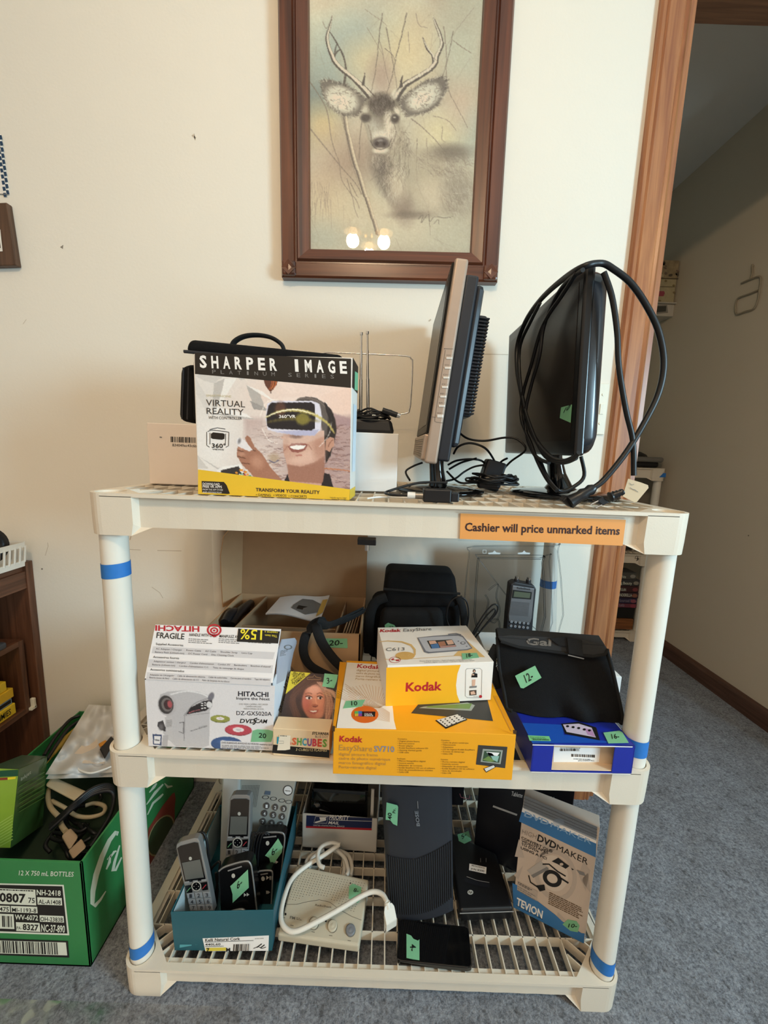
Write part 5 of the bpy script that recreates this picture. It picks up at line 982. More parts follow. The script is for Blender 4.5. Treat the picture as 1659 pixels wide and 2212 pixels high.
# ---------------------------------------------------------------- tablet box, shoulder bag and white carton at right
q = carton((.2455, -.009), (.4085, -.006), .20, .0505, ZM+.001); A, B, dp, H = q['A'], q['B'], q['dep'], q['H']
tb_ = thing('product_box', 'bright blue tablet box with a cut-out front at the right end of the middle shelf', 'box', (.325, .09, ZM))
BLU = mat('bright_blue_print', '1a2a96', .4, coat=.2); BLD = mat('deep_blue_print', '1c4fae', .4); TANC = mat('pulp_tray_card', 'd9bfa0', .7)
k = MB(); t = .0015
panel(k, A+H, B+H, B+dp+H, A+dp+H, -t, BLU); panel(k, A, B, B+dp, A+dp, t, BLU); panel(k, A, A+dp, A+dp+H, A+H, -t, BLU); panel(k, B, B+H, B+dp+H, B+dp, -t, BLU); panel(k, A+dp, B+dp, B+dp+H, A+dp+H, -t, BLU)
u = (B-A); panel(k, A, A+u*.20, A+u*.20+H, A+H, -t, BLU); panel(k, B-u*.195, B, B+H, B-u*.195+H, -t, BLU)
F, T, Lf = q['front'], q['top'], q['left']; k.st(F, [(1150,1608.5),(1366,1613)], 2.0, WHT, .0006); k.st(F, [(1148,1667),(1362,1672)], 1.2, WHT, .0005); k.t(Lf, 'tablet', (1146,1655), (1136,1608), (1143,1652), mat('pale_violet_print', '8f92c8', .5), .0006)
k.d(T, [(1128,1562),(1215,1566),(1218,1588),(1240,1590),(1290,1599),(1345,1605),(1150,1606)], BLD, .0004)
k.d(T, [(1212,1564),(1221,1586),(1296,1600),(1288,1572),(1250,1560)], INK, .0006); k.d(T, [(1216,1566),(1224,1582),(1287,1594),(1278,1573),(1250,1564)], mat('lilac_screen_print', 'c9bdd0', .4), .0008); k.d(T, [(1262,1574),(1278,1577),(1286,1593),(1270,1588)], mat('pink_screen_print', 'b58ab4', .4), .0010)
for x, y in ((1226,1570),(1238,1572),(1250,1574),(1262,1577),(1273,1579)): k.el(T, x, y, 3.4, 2.4, INK, .0011, n=10)
k.build('carton', tb_)
k = MB(); o = V(0,.016,.002); a_, b_ = A+u*.02+o, B-u*.02+o; panel(k, a_, b_, b_+H*.92, a_+H*.92, .001, TANC); panel(k, A+u*.02+V(0,.001,.003), B-u*.02+V(0,.001,.003), b_+V(0,0,.001), a_+V(0,0,.001), .001, TANC); k.build('inner_tray', tb_)
k = MB(); Fi = Face(a_, q['front'].n); P = [(1196,1613),(1296,1615),(1293,1645),(1195,1645)]; k.prism([Fi.p(x, y, .0012) for x, y in P], Fi.n*-.0005, WHT); k.bars(Fi, (1250,1616), (1208,1616), (1250,1621), 26, INK, .0016); k.bars(Fi, (1284,1629), (1233,1627), (1284,1635), 30, INK, .0016); k.t(Fi, 'R15HD680N1017174', (1252,1613.5), (1210,1613), (1252,1616), INK, .0016); k.t(Fi, 'TFALA960N0 FWP', (1283,1640), (1248,1640), (1283,1643), INK, .0016); k.lines(Fi, (1238,1636.5), (1283,1638), (1238,1639), 1, INK, .0016); k.build('white_label', tb_)
sticker(tb_, T, [(1303,1584),(1338,1580),(1344,1583),(1358,1606),(1314,1607)], '16-', (1322,1598), (1338,1597), (1320,1588), l=.0014)
sticker(tb_, T, [(1140,1590),(1186,1592),(1190,1602),(1144,1601)], None, label='green printed sticker', m=mat('green_label', '74c083', .6), l=.0014, extra=lambda k, F, l: (k.t(F, 'Every touch of your', (1145,1595), (1178,1596), (1145,1593), INK, l), k.t(F, 'tablet will be free', (1147,1598), (1180,1599), (1147,1596), INK, l), k.t(F, 'TRACFONE WIRELESS', (1150,1601), (1186,1601.5), (1150,1598.5), INK, l, .02)))
wz = ZM+.0525; k = MB(); zt2 = .592
FR_, BL_, BR_, FL_ = V(.4570,.120,0), V(.2200,.292,0), V(.4560,.298,0), V(.2150,.150,0)
k.hexa([p+V(0,0,wz) for p in (FL_,FR_,BR_,BL_)]+[p+V(0,0,zt2) for p in (FL_,FR_,BR_,BL_)], mat('bright_white_carton', 'eef0ee', .5), .001); T = FZ(zt2); k.d(T, [(1052,1405),(1076,1406),(1076,1409),(1053,1408)], mat('slot_grey', '6a6864', .7), .0006)
tag(k.build('plain_box'), 'low white carton behind the black shoulder bag on the blue tablet box', 'box')

sb = thing('shoulder_bag', 'black nylon shoulder bag with old style lettering on its flap, leaning over the blue box', 'bag', (.32, .08, ZM+.0525))
bz = ZM+.0525; bf = Face((.226,.076,bz), (-.15,-1,.30)); k = MB()
CL_ = [(1074,1377),(1078,1440),(1090,1500),(1096,1545),(1104,1561)]; CR_ = [(1311,1402),(1324,1450),(1337,1510),(1345,1552),(1340,1572)]
rows = []; nr, ncol = 14, 18
def interp(P, v):
    t = v*(len(P)-1); i = min(int(t), len(P)-2); return Vector(P[i]).lerp(Vector(P[i+1]), t-i)
for j in range(nr+1):
    v = j/nr; a, b = interp(CL_, v), interp(CR_, v); r = []
    for i in range(ncol+1):
        s_ = i/ncol; p = a.lerp(b, s_); y = p.y+3*math.sin(math.pi*s_)*(1-v)
        bul = .010*math.sin(math.pi*s_)**.5*math.sin(math.pi*min(1, v*1.02))**.6
        bul += .010*math.exp(-((s_-.62-.25*(v-.6))/.07)**2)*math.exp(-((v-.72)/.25)**2)+.006*math.exp(-((s_-.25)/.15)**2-((v-.75)/.15)**2)-.007*math.exp(-((s_-.48-.2*(v-.7))/.06)**2)*math.exp(-((v-.75)/.2)**2)+.004*math.exp(-((s_-.75)/.2)**2-((v-.62)/.08)**2)
        w = bf.p(p.x, y, bul); w.z = max(w.z, bz+.001); r.append(w)
    rows.append(r)
k.grid(rows, BAG); bk = V(.004,.028,.004)
edge = [r[0] for r in rows]+rows[-1][1:]+[r[-1] for r in rows[::-1]][1:]+rows[0][::-1][1:-1]
off_ = [p+bk*(1 if p.z > bz+.01 else .9) for p in edge]; n = len(edge)
k.add(edge+off_, [(i, (i+1)%n, n+(i+1)%n, n+i) for i in range(n)], BAG, True); k.poly(off_, BAG); k.build('body', sb)
for side in (0, -1):
    k = MB(); k.tube([r[side] for r in rows], .0032, BAGT); k.build('piping', sb)
FLP = mat('grey_black_flap', '1f2022', .7, var=.1); ff = Face(bf.o+bf.n*.0125, bf.n); k = MB()
P = [(1074,1374),(1100,1372),(1180,1376),(1250,1382),(1306,1392),(1313,1402),(1306,1414),(1280,1418),(1240,1414),(1180,1406),(1120,1398),(1082,1386)]
k.prism([ff.p(*p) for p in P], ff.n*-.006, FLP, .002); k.tube([ff.p(*p, .0) for p in P[5:]], .0028, BAGT); k.t(ff, 'Gal', (1136,1392), (1190,1395), (1137,1378), mat('grey_lettering', '6b6660', .6), .0008, .03)
k.st(ff, [(1138,1379),(1145,1390)], 1.2, FLP, .0012); k.st(ff, [(1160,1381),(1163,1394)], 1, FLP, .0012); k.prism([ff.p(1076,1374,.001), ff.p(1306,1392,.001), ff.p(1306,1392,.001)+bk, ff.p(1076,1374,.001)+bk], (0,0,-.003), FLP, .001); k.build('flap', sb)
k = MB(); P = [(1184,1378),(1222,1374),(1256,1382),(1258,1418),(1226,1412),(1222,1396),(1206,1394)]; k.prism([ff.p(*p, .004) for p in P], ff.n*-.003, BAGT, .001); k.prism([ff.p(*p, .007) for p in ((1222,1376),(1255,1382),(1257,1416),(1226,1411))], ff.n*-.003, BAGT, .001); k.st(ff, [(1224,1413),(1258,1421)], 2.2, GRYI, .008); k.build('strap', sb)
k = MB(); g = FY(.115); k.tube(smooth([g.p(1074,1395), g.p(1064,1415), g.p(1062,1440), g.p(1070,1462), g.p(1080,1484)], 5), .009, BAGT, flat=.4, up=(1,0,0)); k.tube(smooth([g.p(1070,1424), g.p(1076,1432), g.p(1072,1440)], 4), .0015, CHR); k.build('shoulder_strap', sb)
sticker(sb, ff, [(1112,1459),(1155,1437),(1160,1447),(1169,1463),(1130,1486),(1124,1485)], '12-', (1136,1474), (1152,1465), (1130,1458), l=.003)

# ---------------------------------------------------------------- open cardboard box at the back left
ob = thing('cardboard_box', 'open brown cardboard box with its lid up against the wall, back left of middle shelf', 'box', (-.21, .31, ZM))
KR2 = mat('brown_cardboard', 'b08d68', .8, var=.06, vs=50); KRD = mat('brown_cardboard_inside', '9c7b5a', .85, var=.08, vs=50)
z0 = ZM+.001; q = carton((-.377, .203), (-.0475, .203), .215, .122, z0); A, B, dp, H = q['A'], q['B'], q['dep'], q['H']; k = MB(); t = .004
panel(k, A, B, B+H, A+H, -t, KR2); panel(k, B, B+dp, B+dp+H, B+H, -t, KR2); panel(k, A+dp, A, A+H, A+dp+H, -t, KR2); panel(k, B+dp, A+dp, A+dp+H, B+dp+H, -t, KR2); panel(k, A, A+dp, B+dp, B, -t, KRD); F = q['front']; k.build('carton', ob)
k = MB(); la, lb = A+dp+H, B+dp+H; panel(k, la, lb, lb+V(0,.012,.262), la+V(0,.012,.262), .004, KRD); k.st(FY(la.y-.001), [(525,1272),(783,1284)], 1.2, mat('fold_line', '7a5c40', .9), .0008); k.build('lid', ob)
k = MB(); wf = Face(la+V(0,-.008,0), (.87,-.49,0)); P = [(525,1140),(500,1140),(484,1158),(477,1200),(479,1260),(482,1312),(505,1302),(527,1282)]; k.prism([wf.p(*p) for p in P], (-.003,.002,0), KR2); k.build('lid_wing', ob)
for (xa, ya, xb, yb, h) in ((-.323,.207,-.310,.412,.118), (-.105,.207,-.100,.412,.112), (-.323,.258,-.105,.254,.108)):
    k = MB(); panel(k, V(xa,ya,z0+.005), V(xb,yb,z0+.005), V(xb,yb,z0+h), V(xa,ya,z0+h), .003, KRD); k.build('divider', ob)
k = MB()
for i in range(5): panel(k, V(-.088+i*.006,.215,z0+.03), V(-.082+i*.006,.33,z0+.03), V(-.082+i*.006,.33,z0+.114), V(-.088+i*.006,.215,z0+.114), .0025, KRD)
k.build('card_insert', ob); sticker(ob, F, [(703,1379),(750,1379),(751,1400),(701,1398)], '20-', (710,1394), (740,1393), (712,1383))
bk_ = thing('instruction_booklet', 'curled white instruction booklet lying open on the cardboard box', 'booklet', (-.2, .33, z0+.12))
k = MB(); rows = []; PAPW = mat('booklet_paper', 'd9d4d2', .6); g = FZ(z0+.1245)
for j in range(7):
    r = []
    for i in range(11):
        s_, v = i/10, j/6; a = Vector((605,1290)).lerp(Vector((573,1326)), v); b = Vector((712,1292)).lerp(Vector((690,1340)), v); p = a.lerp(b, s_); w = g.p(p.x, p.y-1*math.sin(3.1*s_)); w.z += .012*s_**3*(1-v)+.004*math.sin(5*s_); r.append(w)
    rows.append(r)
k.grid(rows, PAPW); lowr = [[p-V(0,0,.002) for p in r] for r in rows]; k.grid(lowr, PAPW)
def bq(s_, v, dz=.0008): return rows[min(6, int(v*6+.5))][min(10, int(s_*10+.5))]+V(0,0,dz)
PGR = mat('photo_grey_print', '6e6a66', .5)
k.poly([bq(.5,.2), bq(.7,.2), bq(.9,.35), bq(.9,.7), bq(.7,.85), bq(.4,.7), bq(.4,.5)], PGR); k.poly([bq(.9,.2,.001), bq(1,.1,.001), bq(1,.7,.001), bq(.9,.8,.001)], mat('ochre_print', 'c09a4a', .5)); k.poly([bq(.5,.5,.0014), bq(.7,.5,.0014), bq(.7,.7,.0014), bq(.5,.7,.0014)], INK); k.build('pages', bk_)
k = MB()
for i, (a, b) in enumerate((((475,1352),(520,1300)), ((488,1356),(538,1298)), ((500,1352),(550,1294)), ((470,1345),(500,1322)))):
    g = FZ(z0+.085+.008*i); A1, B1 = g.p(*a), g.p(*b); A1.x = max(A1.x, -.358); A1.y = max(A1.y, .222); B1.x = max(B1.x, -.358); B1.y = min(B1.y, .398); B1.x = min(B1.x, -.326); A1.x = min(A1.x, -.336); k.tube(smooth([A1, (A1+B1)/2+V(0,0,.008), B1], 4), .011, BPL, n=8)
tag(k.build('black_accessories'), 'black accessories packed in the left compartment of the cardboard box', 'accessories')

# ---------------------------------------------------------------- black bag at the back, its strap, and the scanner radio
b2 = thing('camera_bag', 'upright black camera bag standing at the back of the middle shelf behind the yellow box', 'bag', (.08, .35, ZM))
k = MB(); k.hexa([(-.038,.315,z0),(.192,.315,z0),(.192,.415,z0),(-.038,.415,z0),(-.030,.318,z0+.150),(.186,.318,z0+.158),(.18,.41,z0+.158),(-.03,.41,z0+.150)], BAG, .022, 4, True); k.build('body', b2)
k = MB(); k.hexa([(-.004,.300,z0+.140),(.178,.300,z0+.148),(.178,.405,z0+.148),(-.004,.405,z0+.140),(.003,.318,z0+.226),(.166,.318,z0+.224),(.166,.40,z0+.224),(.003,.40,z0+.226)], BAG, .014, 4, True); k.tube([V(-.003,.297,z0+.190), V(.08,.297,z0+.186), V(.175,.297,z0+.185)], .003, BAGT); k.build('lid', b2)
k = MB(); k.hexa([(-.02,.285,z0+.01),(.155,.285,z0+.01),(.155,.325,z0+.01),(-.02,.325,z0+.01),(-.005,.292,z0+.142),(.138,.292,z0+.146),(.138,.325,z0+.146),(-.005,.325,z0+.142)], mat('brown_black_nylon', '110f0f', .85, var=.2, vs=200, bump=.3, bs=700), .016, 4, True); k.build('front_pocket', b2)
k = MB(); g = FY(.30); k.tube(smooth([g.p(835,1290), g.p(812,1300), g.p(800,1325), g.p(797,1365), g.p(797,1410)], 5), .012, BAGT, flat=.35, up=(1,0,0)); k.build('side_strap', b2); k = MB(); k.tube(smooth([g.p(990,1290), g.p(1000,1315), g.p(1003,1350)], 4), .009, BAGT, flat=.35, up=(1,0,0)); k.build('side_strap', b2)
sticker(b2, FY(.279), [(831,1350),(838,1345),(852,1350),(857,1358),(832,1362)], '12', (842,1357), (850,1357), (842,1352))
st_ = thing('shoulder_strap', 'loose black webbing strap drooping in front of the open cardboard box', 'strap', (-.1, .18, ZM))
k = MB(); g = FY(.185); h2 = FZ(z0+.128)
k.tube(smooth([V(-.045,.29,z0+.138), V(-.075,.24,z0+.140), V(-.12,.205,z0+.139), g.p(690,1340), g.p(663,1368), g.p(655,1405), g.p(668,1435), g.p(700,1455), g.p(752,1478)], 6), .0095, BAGT, flat=.22, up=(.55,0,1)); g = FY(.178)
k.tube(smooth([V(-.05,.285,z0+.142), V(-.08,.235,z0+.145), V(-.115,.195,z0+.143), g.p(684,1345), g.p(694,1385), g.p(722,1425), g.p(760,1460), g.p(790,1490)], 6), .0105, BAGT, flat=.22, up=(.55,0,1)); k.build('webbing', st_)
k = MB(); g = FY(.27)
for P in ([(985,1375),(965,1340),(970,1305),(990,1289),(1008,1300),(1012,1335),(1003,1372)], [(1012,1385),(1040,1335),(1062,1308),(1074,1308),(1072,1325),(1045,1355),(1020,1385)], [(1016,1383),(1045,1338),(1066,1316),(1068,1325),(1040,1360)]):
    k.tube(smooth([g.p(*p) for p in P], 5), .0018, CORD)
P = [V(.15,.262,z0+.05), V(.18,.265,z0+.05), V(.2,.268,z0+.04)]; k.tube(smooth(P, 4), .0018, CORD); tag(k.build('thin_cable'), 'thin black looped cable rising behind the stacked camera box', 'cable')
bp_ = thing('blister_pack', 'clear plastic blister pack standing against the wall behind the shoulder bag', 'package', (.3, .40, ZM))
f = FY(.392); k = MB(); O = [(1014,1190),(1024,1180),(1195,1180),(1205,1190),(1201,1384),(1015,1384)]; k.prism([f.p(*p) for p in O], (0,.0008,0), CLR)
for P, r in ((O, .0016), ([(1033,1205),(1165,1207),(1172,1215),(1165,1380),(1035,1380)], .0028), ([(1027,1198),(1178,1200),(1186,1212),(1180,1380)], .0014)): k.tube(smooth([f.p(*p) for p in P+[P[0]]], 3), r, CLR, n=6)
for P in ([(1055,1275),(1075,1262),(1072,1290),(1080,1320),(1068,1345),(1050,1330),(1055,1300),(1048,1285)], [(1050,1345),(1075,1338),(1080,1365)]): k.tube(smooth([f.p(*p) for p in P], 4), .002, CLR, n=6)
k.build('clear_shell', bp_); k = MB(); HOL = mat('hanger_hole', 'e8eae8', .5)
for x in (1068, 1132): k.d(f, [(x-14,1194),(x-4,1193),(x,1189),(x+4,1193),(x+13,1194),(x+12,1197),(x-13,1197)], HOL, .001)
k.st(f, [(1043,1188),(1050,1188),(1050,1195),(1043,1195)], 1.2, HOL, .001, True); k.build('hanger_slot', bp_)
rd = thing('scanner_radio', 'silver handheld scanner radio with keypad packed in the clear blister', 'radio', (.34, .36, ZM))
RSL = mat('radio_silver', '7d7d80', .4, .5); RDK = mat('radio_dark', '2a2a2e', .5); f = FY(.352); k = MB()
k.prism([f.p(*p) for p in [(1103,1262),(1112,1257),(1154,1265),(1159,1273),(1153,1330),(1147,1418),(1090,1414),(1096,1330)]], (0,.028,0), RDK, .003); k.prism([f.p(*p, .002) for p in [(1107,1264),(1154,1271),(1148,1335),(1145,1345),(1099,1342),(1098,1330)]], (0,.006,0), RSL, .0015); f2 = FY(.3495)
k.t(f2, 'RadioShack', (1117,1272), (1146,1275), (1117,1267.5), RDK, .0006, .01)
for j in range(12):
    for i in range(14): k.el(f2, 1105+i*2.9-j*.28, 1300+j*2.5+i*.22, .75, .75, RDK, .0006, n=5)
k.build('body', rd)
k = MB(); k.d(f2, [(1108,1274),(1149,1279),(1147,1295),(1106,1292)], mat('lcd_frame', '1c1e1c', .4), .0004); k.d(f2, [(1111,1277),(1146,1281),(1144,1292),(1109,1289)], mat('lcd_green_grey', '59604f', .3), .0008); k.build('display', rd)
KEY = mat('radio_key', '9a9a9e', .45)
for j in range(6):
    for i in range(5):
        k = MB(); x, y = 1105+i*8.9-j*1.0, 1343+j*9+i*1.0; k.prism([f2.p(x+3*math.cos(a*.785), y+2.4*math.sin(a*.785), .001) for a in range(8)], (0,.004,0), KEY); k.st(f2, [(x-1.4,y),(x+1.4,y)], .8, RDK, .0014); k.build('key', rd)
for x, y in ((1119,1260), (1145,1262)):
    k = MB(); a = f.p(x, y)+V(0,.012,-.003); k.cyl(a, a+V(0,0,.010), .0062, RDK, n=14); k.cyl(a+V(0,0,.010), a+V(.0,0,.017), .0048, CHR, n=14); k.build('knob', rd)
sticker(rd, FY(.3), [(1030,1362),(1048,1349),(1054,1352),(1053,1366),(1036,1372)], '10-', (1038,1366), (1049,1360), (1036,1358)) if False else None

# ================================================================ BOTTOM SHELF
zb0 = ZB+.001
TEAL = mat('teal_card', '1e5965', .5, var=.04); TEALI = mat('teal_card_inside', 'b9c6c6', .7)
tbx = thing('shoe_box', 'teal shoe box without a lid, full of telephone handsets, on the bottom shelf', 'box', (-.28, .14, ZB))
q = carton((-.3715, .0285), (-.1895, .0330), .222, .0880, zb0); A, B, dp, H = q['A'], q['B'], q['dep'], q['H']; k = MB(); t = .0018
ta, tb2 = V(-.0025,-.002,0), V(.004,-.001,.005)
panel(k, A, B, B+H+tb2, A+H+ta, -t, TEAL); panel(k, B, B+dp, B+dp+H+V(.004,0,.010), B+H+tb2, -t, TEAL); panel(k, A+dp, A, A+H+ta, A+dp+H, -t, TEAL); panel(k, B+dp, A+dp, A+dp+H, B+dp+H, -t, TEAL); panel(k, A, A+dp, B+dp, B, -t, TEAL)
panel(k, A+V(t,t,.001), A+dp+V(t,-t,.001), A+dp+H+V(t,-t,-.001), A+H+V(t,t,-.001), -.0005, TEALI); F = q['front']
k.t(F, 'Ls', (388,2047), (437,2038), (392,2002), mat('teal_crease', '56a0a8', .5), .0003); k.build('carton', tbx)
k = MB(); k.prism([F.p(*p, .0009) for p in ((438,2026),(581,2020),(580,2052.5),(444,2053.5))], F.n*-.0005, WHT); LYE = mat('yellow_label_print', 'e0cc4a', .5)
k.t(F, 'Kelli Natural Cork', (444,2032), (519,2029), (444,2026), INK, .0014, .01); k.st(F, [(443,2033.5),(548,2030)], .8, INK, .0014); k.t(F, '440L60', (444,2041), (477,2040), (444,2036.5), INK, .0014, .008); k.st(F, [(444,2043),(484,2042)], .8, INK, .0014)
k.d(F, [(445,2046),(489,2045),(489,2052),(446,2053)], LYE, .0012); k.t(F, '7', (447,2054), (453,2054), (447,2046.5), INK, .0015, .03); k.t(F, 'M', (489,2053.5), (498,2053.5), (489,2046), INK, .0015, .03); k.bars(F, (505,2038), (541,2037), (504,2053), 16, INK, .0014)
k.t(F, 'ARTURO CHIANG', (551,2027), (570,2026), (551,2025), INK, .0014); k.st(F, [(548,2047),(558,2043),(566,2047),(575,2044)], 1.2, INK, .0014); k.st(F, [(555,2045),(566,2037)], 2, INK, .0014); k.st(F, [(563,2046),(572,2039)], 2, INK, .0014); k.build('size_label', tbx)

HSL = mat('handset_silver', '8f8e8c', .35, .4); HBK = mat('handset_black', '0e0e10', .22, var=.1); HSC = mat('handset_screen', '5a5c58', .3); HKY = mat('handset_key', '8f8f90', .4); ICO = mat('key_print', '35353a', .5); GLO = mat('silver_print', 'b5b2a8', .4)
def qmap(C): 
    tl, tr, br, bl = [Vector(c) for c in C]
    return lambda u, v: tuple((tl.lerp(tr, u)).lerp(bl.lerp(br, u), v))
def handset(label, F, C, th, rows):
    t = thing('cordless_handset', label, 'telephone', F.p(*C[3])); m = qmap(C); P = lambda u, v: m(u, v)
    out = [(.0,.06),(.06,.015),(.2,0),(.8,0),(.94,.015),(1,.06),(1.02,.5),(.97,1),(.03,1),(-.02,.5)]
    k = MB(); k.prism([F.p(*P(*o)) for o in out], F.n*-th, HSL, .0015); k.build('housing', t)
    k = MB(); k.d(F, [P(*o) for o in ((.06,.07),(.2,.05),(.8,.05),(.94,.07),(.93,.56),(.07,.56))], HBK, .0008); k.el(F, *P(.5,.245), 3.4, 4, GLO, .0012, n=14); k.build('faceplate', t)
    k = MB(); k.d(F, [P(.12,.28), P(.88,.28), P(.88,.52), P(.12,.52)], HSC, .0013); k.build('screen', t)
    k = MB(); c = P(.5,.625); k.el(F, *c, 10.5, 10.5, GLO, .0016, ring=.82); k.el(F, *c, 8.6, 8.6, HBK, .0013); 
    for dx, dy in ((0,-5),(0,5),(-5,0),(5,0)): k.el(F, c[0]+dx, c[1]+dy, 1, 1, GLO, .0018, n=6)
    k.build('nav_ring', t)
    for u, v, cl in ((.17,.66,'green'), (.83,.64,'red')):
        k = MB(); k.prism([F.p(*P(u+a, v+b), .0014) for a, b in ((-.13,-.05),(.13,-.055),(.11,.045),(-.12,.05))], F.n*-.002, HBK); a = P(u, v); k.st(F, [(a[0]-4,a[1]+4),(a[0],a[1]-1),(a[0]+4,a[1]-5)], 1.8, mat('call_'+cl, '5d8a62' if cl == 'green' else '9c2f38', .5), .0022); k.build('call_key', t)
    for u in (.15, .5, .85):
        k = MB(); k.prism([F.p(*P(u+a, .555+b), .0012) for a, b in ((-.1,-.008),(.1,-.008),(.1,.012),(-.1,.012))], F.n*-.0015, HKY); k.build('soft_key', t)
    n = 0
    for r in range(rows):
        for c_ in range(3):
            u, v = .17+c_*.33, .755+r*.085; k = MB(); k.prism([F.p(*P(u+a, v+b), .0010) for a, b in ((-.14,-.036),(.14,-.036),(.14,.034),(-.14,.034))], F.n*-.0015, HKY, .0004); a, b = P(u-.05, v+.024), P(u+.06, v+.022); n += 1
            if n <= 9: k.t(F, str(n), a, b, (a[0]-.6, a[1]-8), ICO, .0014, .01)
            k.build('key', t)
    return t
f1 = Face((-.34,.062,.10), (.05,-1,.22)); handset('silver cordless handset leaning left at the front corner of the teal shoe box', f1, [(378,1822),(429,1808),(464,1972),(411,1972)], .016, 3)
f2_ = Face((-.29,.135,.12), (0,-1,.15)); handset('silver cordless handset standing upright in front of the desk phone in the shoe box', f2_, [(497,1717),(542,1717),(536,1880),(484,1880)], .016, 2)
def cradle(label, F, C, th, st_px, st_tx):
    t = thing('phone_cradle', label, 'charger', F.p(*C[3])); m = qmap(C)
    out = [(0,.08),(.08,.02),(.25,0),(.8,0),(.95,.04),(1,.12),(1,1),(0,1)]
    k = MB(); k.prism([F.p(*m(*o)) for o in out], F.n*-th, HBK, .003); k.tube(smooth([F.p(*m(u, v), .0005) for u, v in ((.04,.06),(.25,.0),(.8,.0),(.97,.07),(1.0,.3),(1.0,.95))], 4), .0016, HSL); k.st(F, [m(.3,.10), m(.72,.08)], 3, GRYI, .001); k.el(F, *m(.45,.22), 4, 5, GLO, .0012, n=12)
    for u in (.72, .8): c = m(u, .62); k.d(F, [(c[0]-2,c[1]-4),(c[0]+4,c[1]),(c[0]-2,c[1]+4)], GLO, .0012)
    k.build('body', t)
    if st_px: sticker(t, F, st_px, '6-', *st_tx, l=.0016)
    return t
fc1 = Face((-.26,.073,.10), (0,-1,.20)); t = cradle('black phone cradle with a silver rim, nearest the front of the shoe box', fc1, [(470,1876),(542,1856),(556,1975),(476,1975)], .028, [(498,1913),(516,1896),(536,1877),(538,1916),(503,1949),(503,1930)], ((513,1920), (524,1908), (512,1906)))
k = MB(); k.tube(smooth([fc1.p(*p, .008) for p in [(492,1972),(500,1962),(525,1956),(533,1962),(534,1974)]], 4), .0022, HSL); k.prism([fc1.p(*p, .006) for p in [(494,1974),(502,1964),(524,1959),(531,1974)]], fc1.n*-.006, HBK); k.build('handset_rest', t)
fc2 = Face((-.23,.145,.12), (0,-1,.20)); cradle('black phone cradle at the back right of the shoe box, wound with cord', fc2, [(549,1799),(617,1797),(606,1900),(547,1900)], .026, [(573,1847),(588,1828),(601,1810),(611,1828),(609,1840),(587,1871),(582,1852)], ((588,1848), (600,1836), (586,1836)))
fc3 = Face((-.215,.115,.10), (0,-1,.20)); t = cradle('plain black phone cradle standing low against the right side of the shoe box', fc3, [(552,1882),(590,1879),(586,1955),(550,1955)], .022, None, None)
k = MB(); k.d(fc3, [(576,1890),(582,1894),(576,1899)], GLO, .0018); k.st(fc3, [(584,1891),(584,1899)], 2, GLO, .0018); k.st(fc3, [(588,1891),(588,1899)], 2, GLO, .0018); k.build('play_mark', t)
k = MB()
for i in range(5):
    x = 545+i*6; k.tube(smooth([fc2.p(x+14,1800,.004), fc2.p(x+2,1795,.006), fc2.p(x-6,1820,.010), fc2.p(x-9,1860,.010), fc2.p(x-8,1895,.008)], 4), .0017, CORD)
g = Face((-.29,.10,.10), (0,-1,.2))
for P in ([(428,1800),(440,1800),(448,1825),(452,1870),(458,1930),(460,1968)], [(455,1880),(462,1870),(475,1862),(470,1900),(462,1960)], [(448,1890),(456,1905),(455,1960)], [(466,1885),(470,1925),(466,1970)], [(450,1860),(456,1900),(450,1965)]): k.tube(smooth([(lambda w: V(w.x, w.y, max(w.z, .070)))(g.p(*p)) for p in P], 4), .0024, CORD)
tag(k.build('charger_cords'), 'black charger cords bunched among the handsets in the shoe box', 'cords')
dpn = thing('desk_telephone', 'silver desk telephone with round number keys at the back of the shoe box', 'telephone', (-.27, .2, ZB))
fd = Face((-.27,.185,.10), (0,-1,.28)); C = [(484,1660),(645,1660),(603,1868),(476,1868)]; k = MB(); DSL = mat('phone_silver', 'b4b2a8', .4, .25); k.prism([fd.p(*p) for p in C], fd.n*-.018, DSL, .003)
for j in range(16):
    for i in range(12): k.el(fd, 524+i*3.3-j*.5, 1697+j*3, .9, .9, ICO, .0008, n=5)
for x, y in ((574,1722),(591,1725),(609,1729),(624,1732)): k.el(fd, x, y, 7.5, 4, ICO, .0008, ring=.8, n=16)
k.el(fd, 622, 1707, 10.5, 11, ICO, .0008, ring=.88); k.el(fd, 622, 1707, 8.5, 9, WHT, .0006); k.t(fd, 'MENU', (616,1709), (628,1710), (616,1706), ICO, .001); k.d(fd, [(573,1708),(585,1709),(584,1717),(571,1716)], mat('slate_print', '5b6878', .5), .0008); k.build('housing', dpn)
k = MB(); k.prism([fd.p(*p, .010) for p in [(484,1660),(521,1660),(517,1866),(477,1866)]], fd.n*-.011, mat('phone_pale_silver', 'c9c8c2', .35, .25), .004); k.build('handset', dpn)
KB = mat('phone_round_key', '57504c', .4); n = 0
for (x, y, dx, dy) in ((576.5,1740,18.5,3), (572,1756,19,3.5), (568.5,1773.5,19,3.5), (565,1789,19.5,3.2)):
    for c_ in range(3):
        k = MB(); kx, ky = x+c_*dx, y+c_*dy; k.prism([fd.p(kx+6.3*math.cos(a*.449), ky+7*math.sin(a*.449), .0022) for a in range(14)], fd.n*-.003, KB); ch_ = '123456789*0#'[n]; n += 1
        k.t(fd, ch_, (kx-2.2,ky+3.4), (kx+2.4,ky+3.6), (kx-2,ky-3.6), WHT, .0028, .01); k.build('key', dpn)
k = MB(); g = FY(.24); GCO = mat('grey_cord', '8a837a', .5)
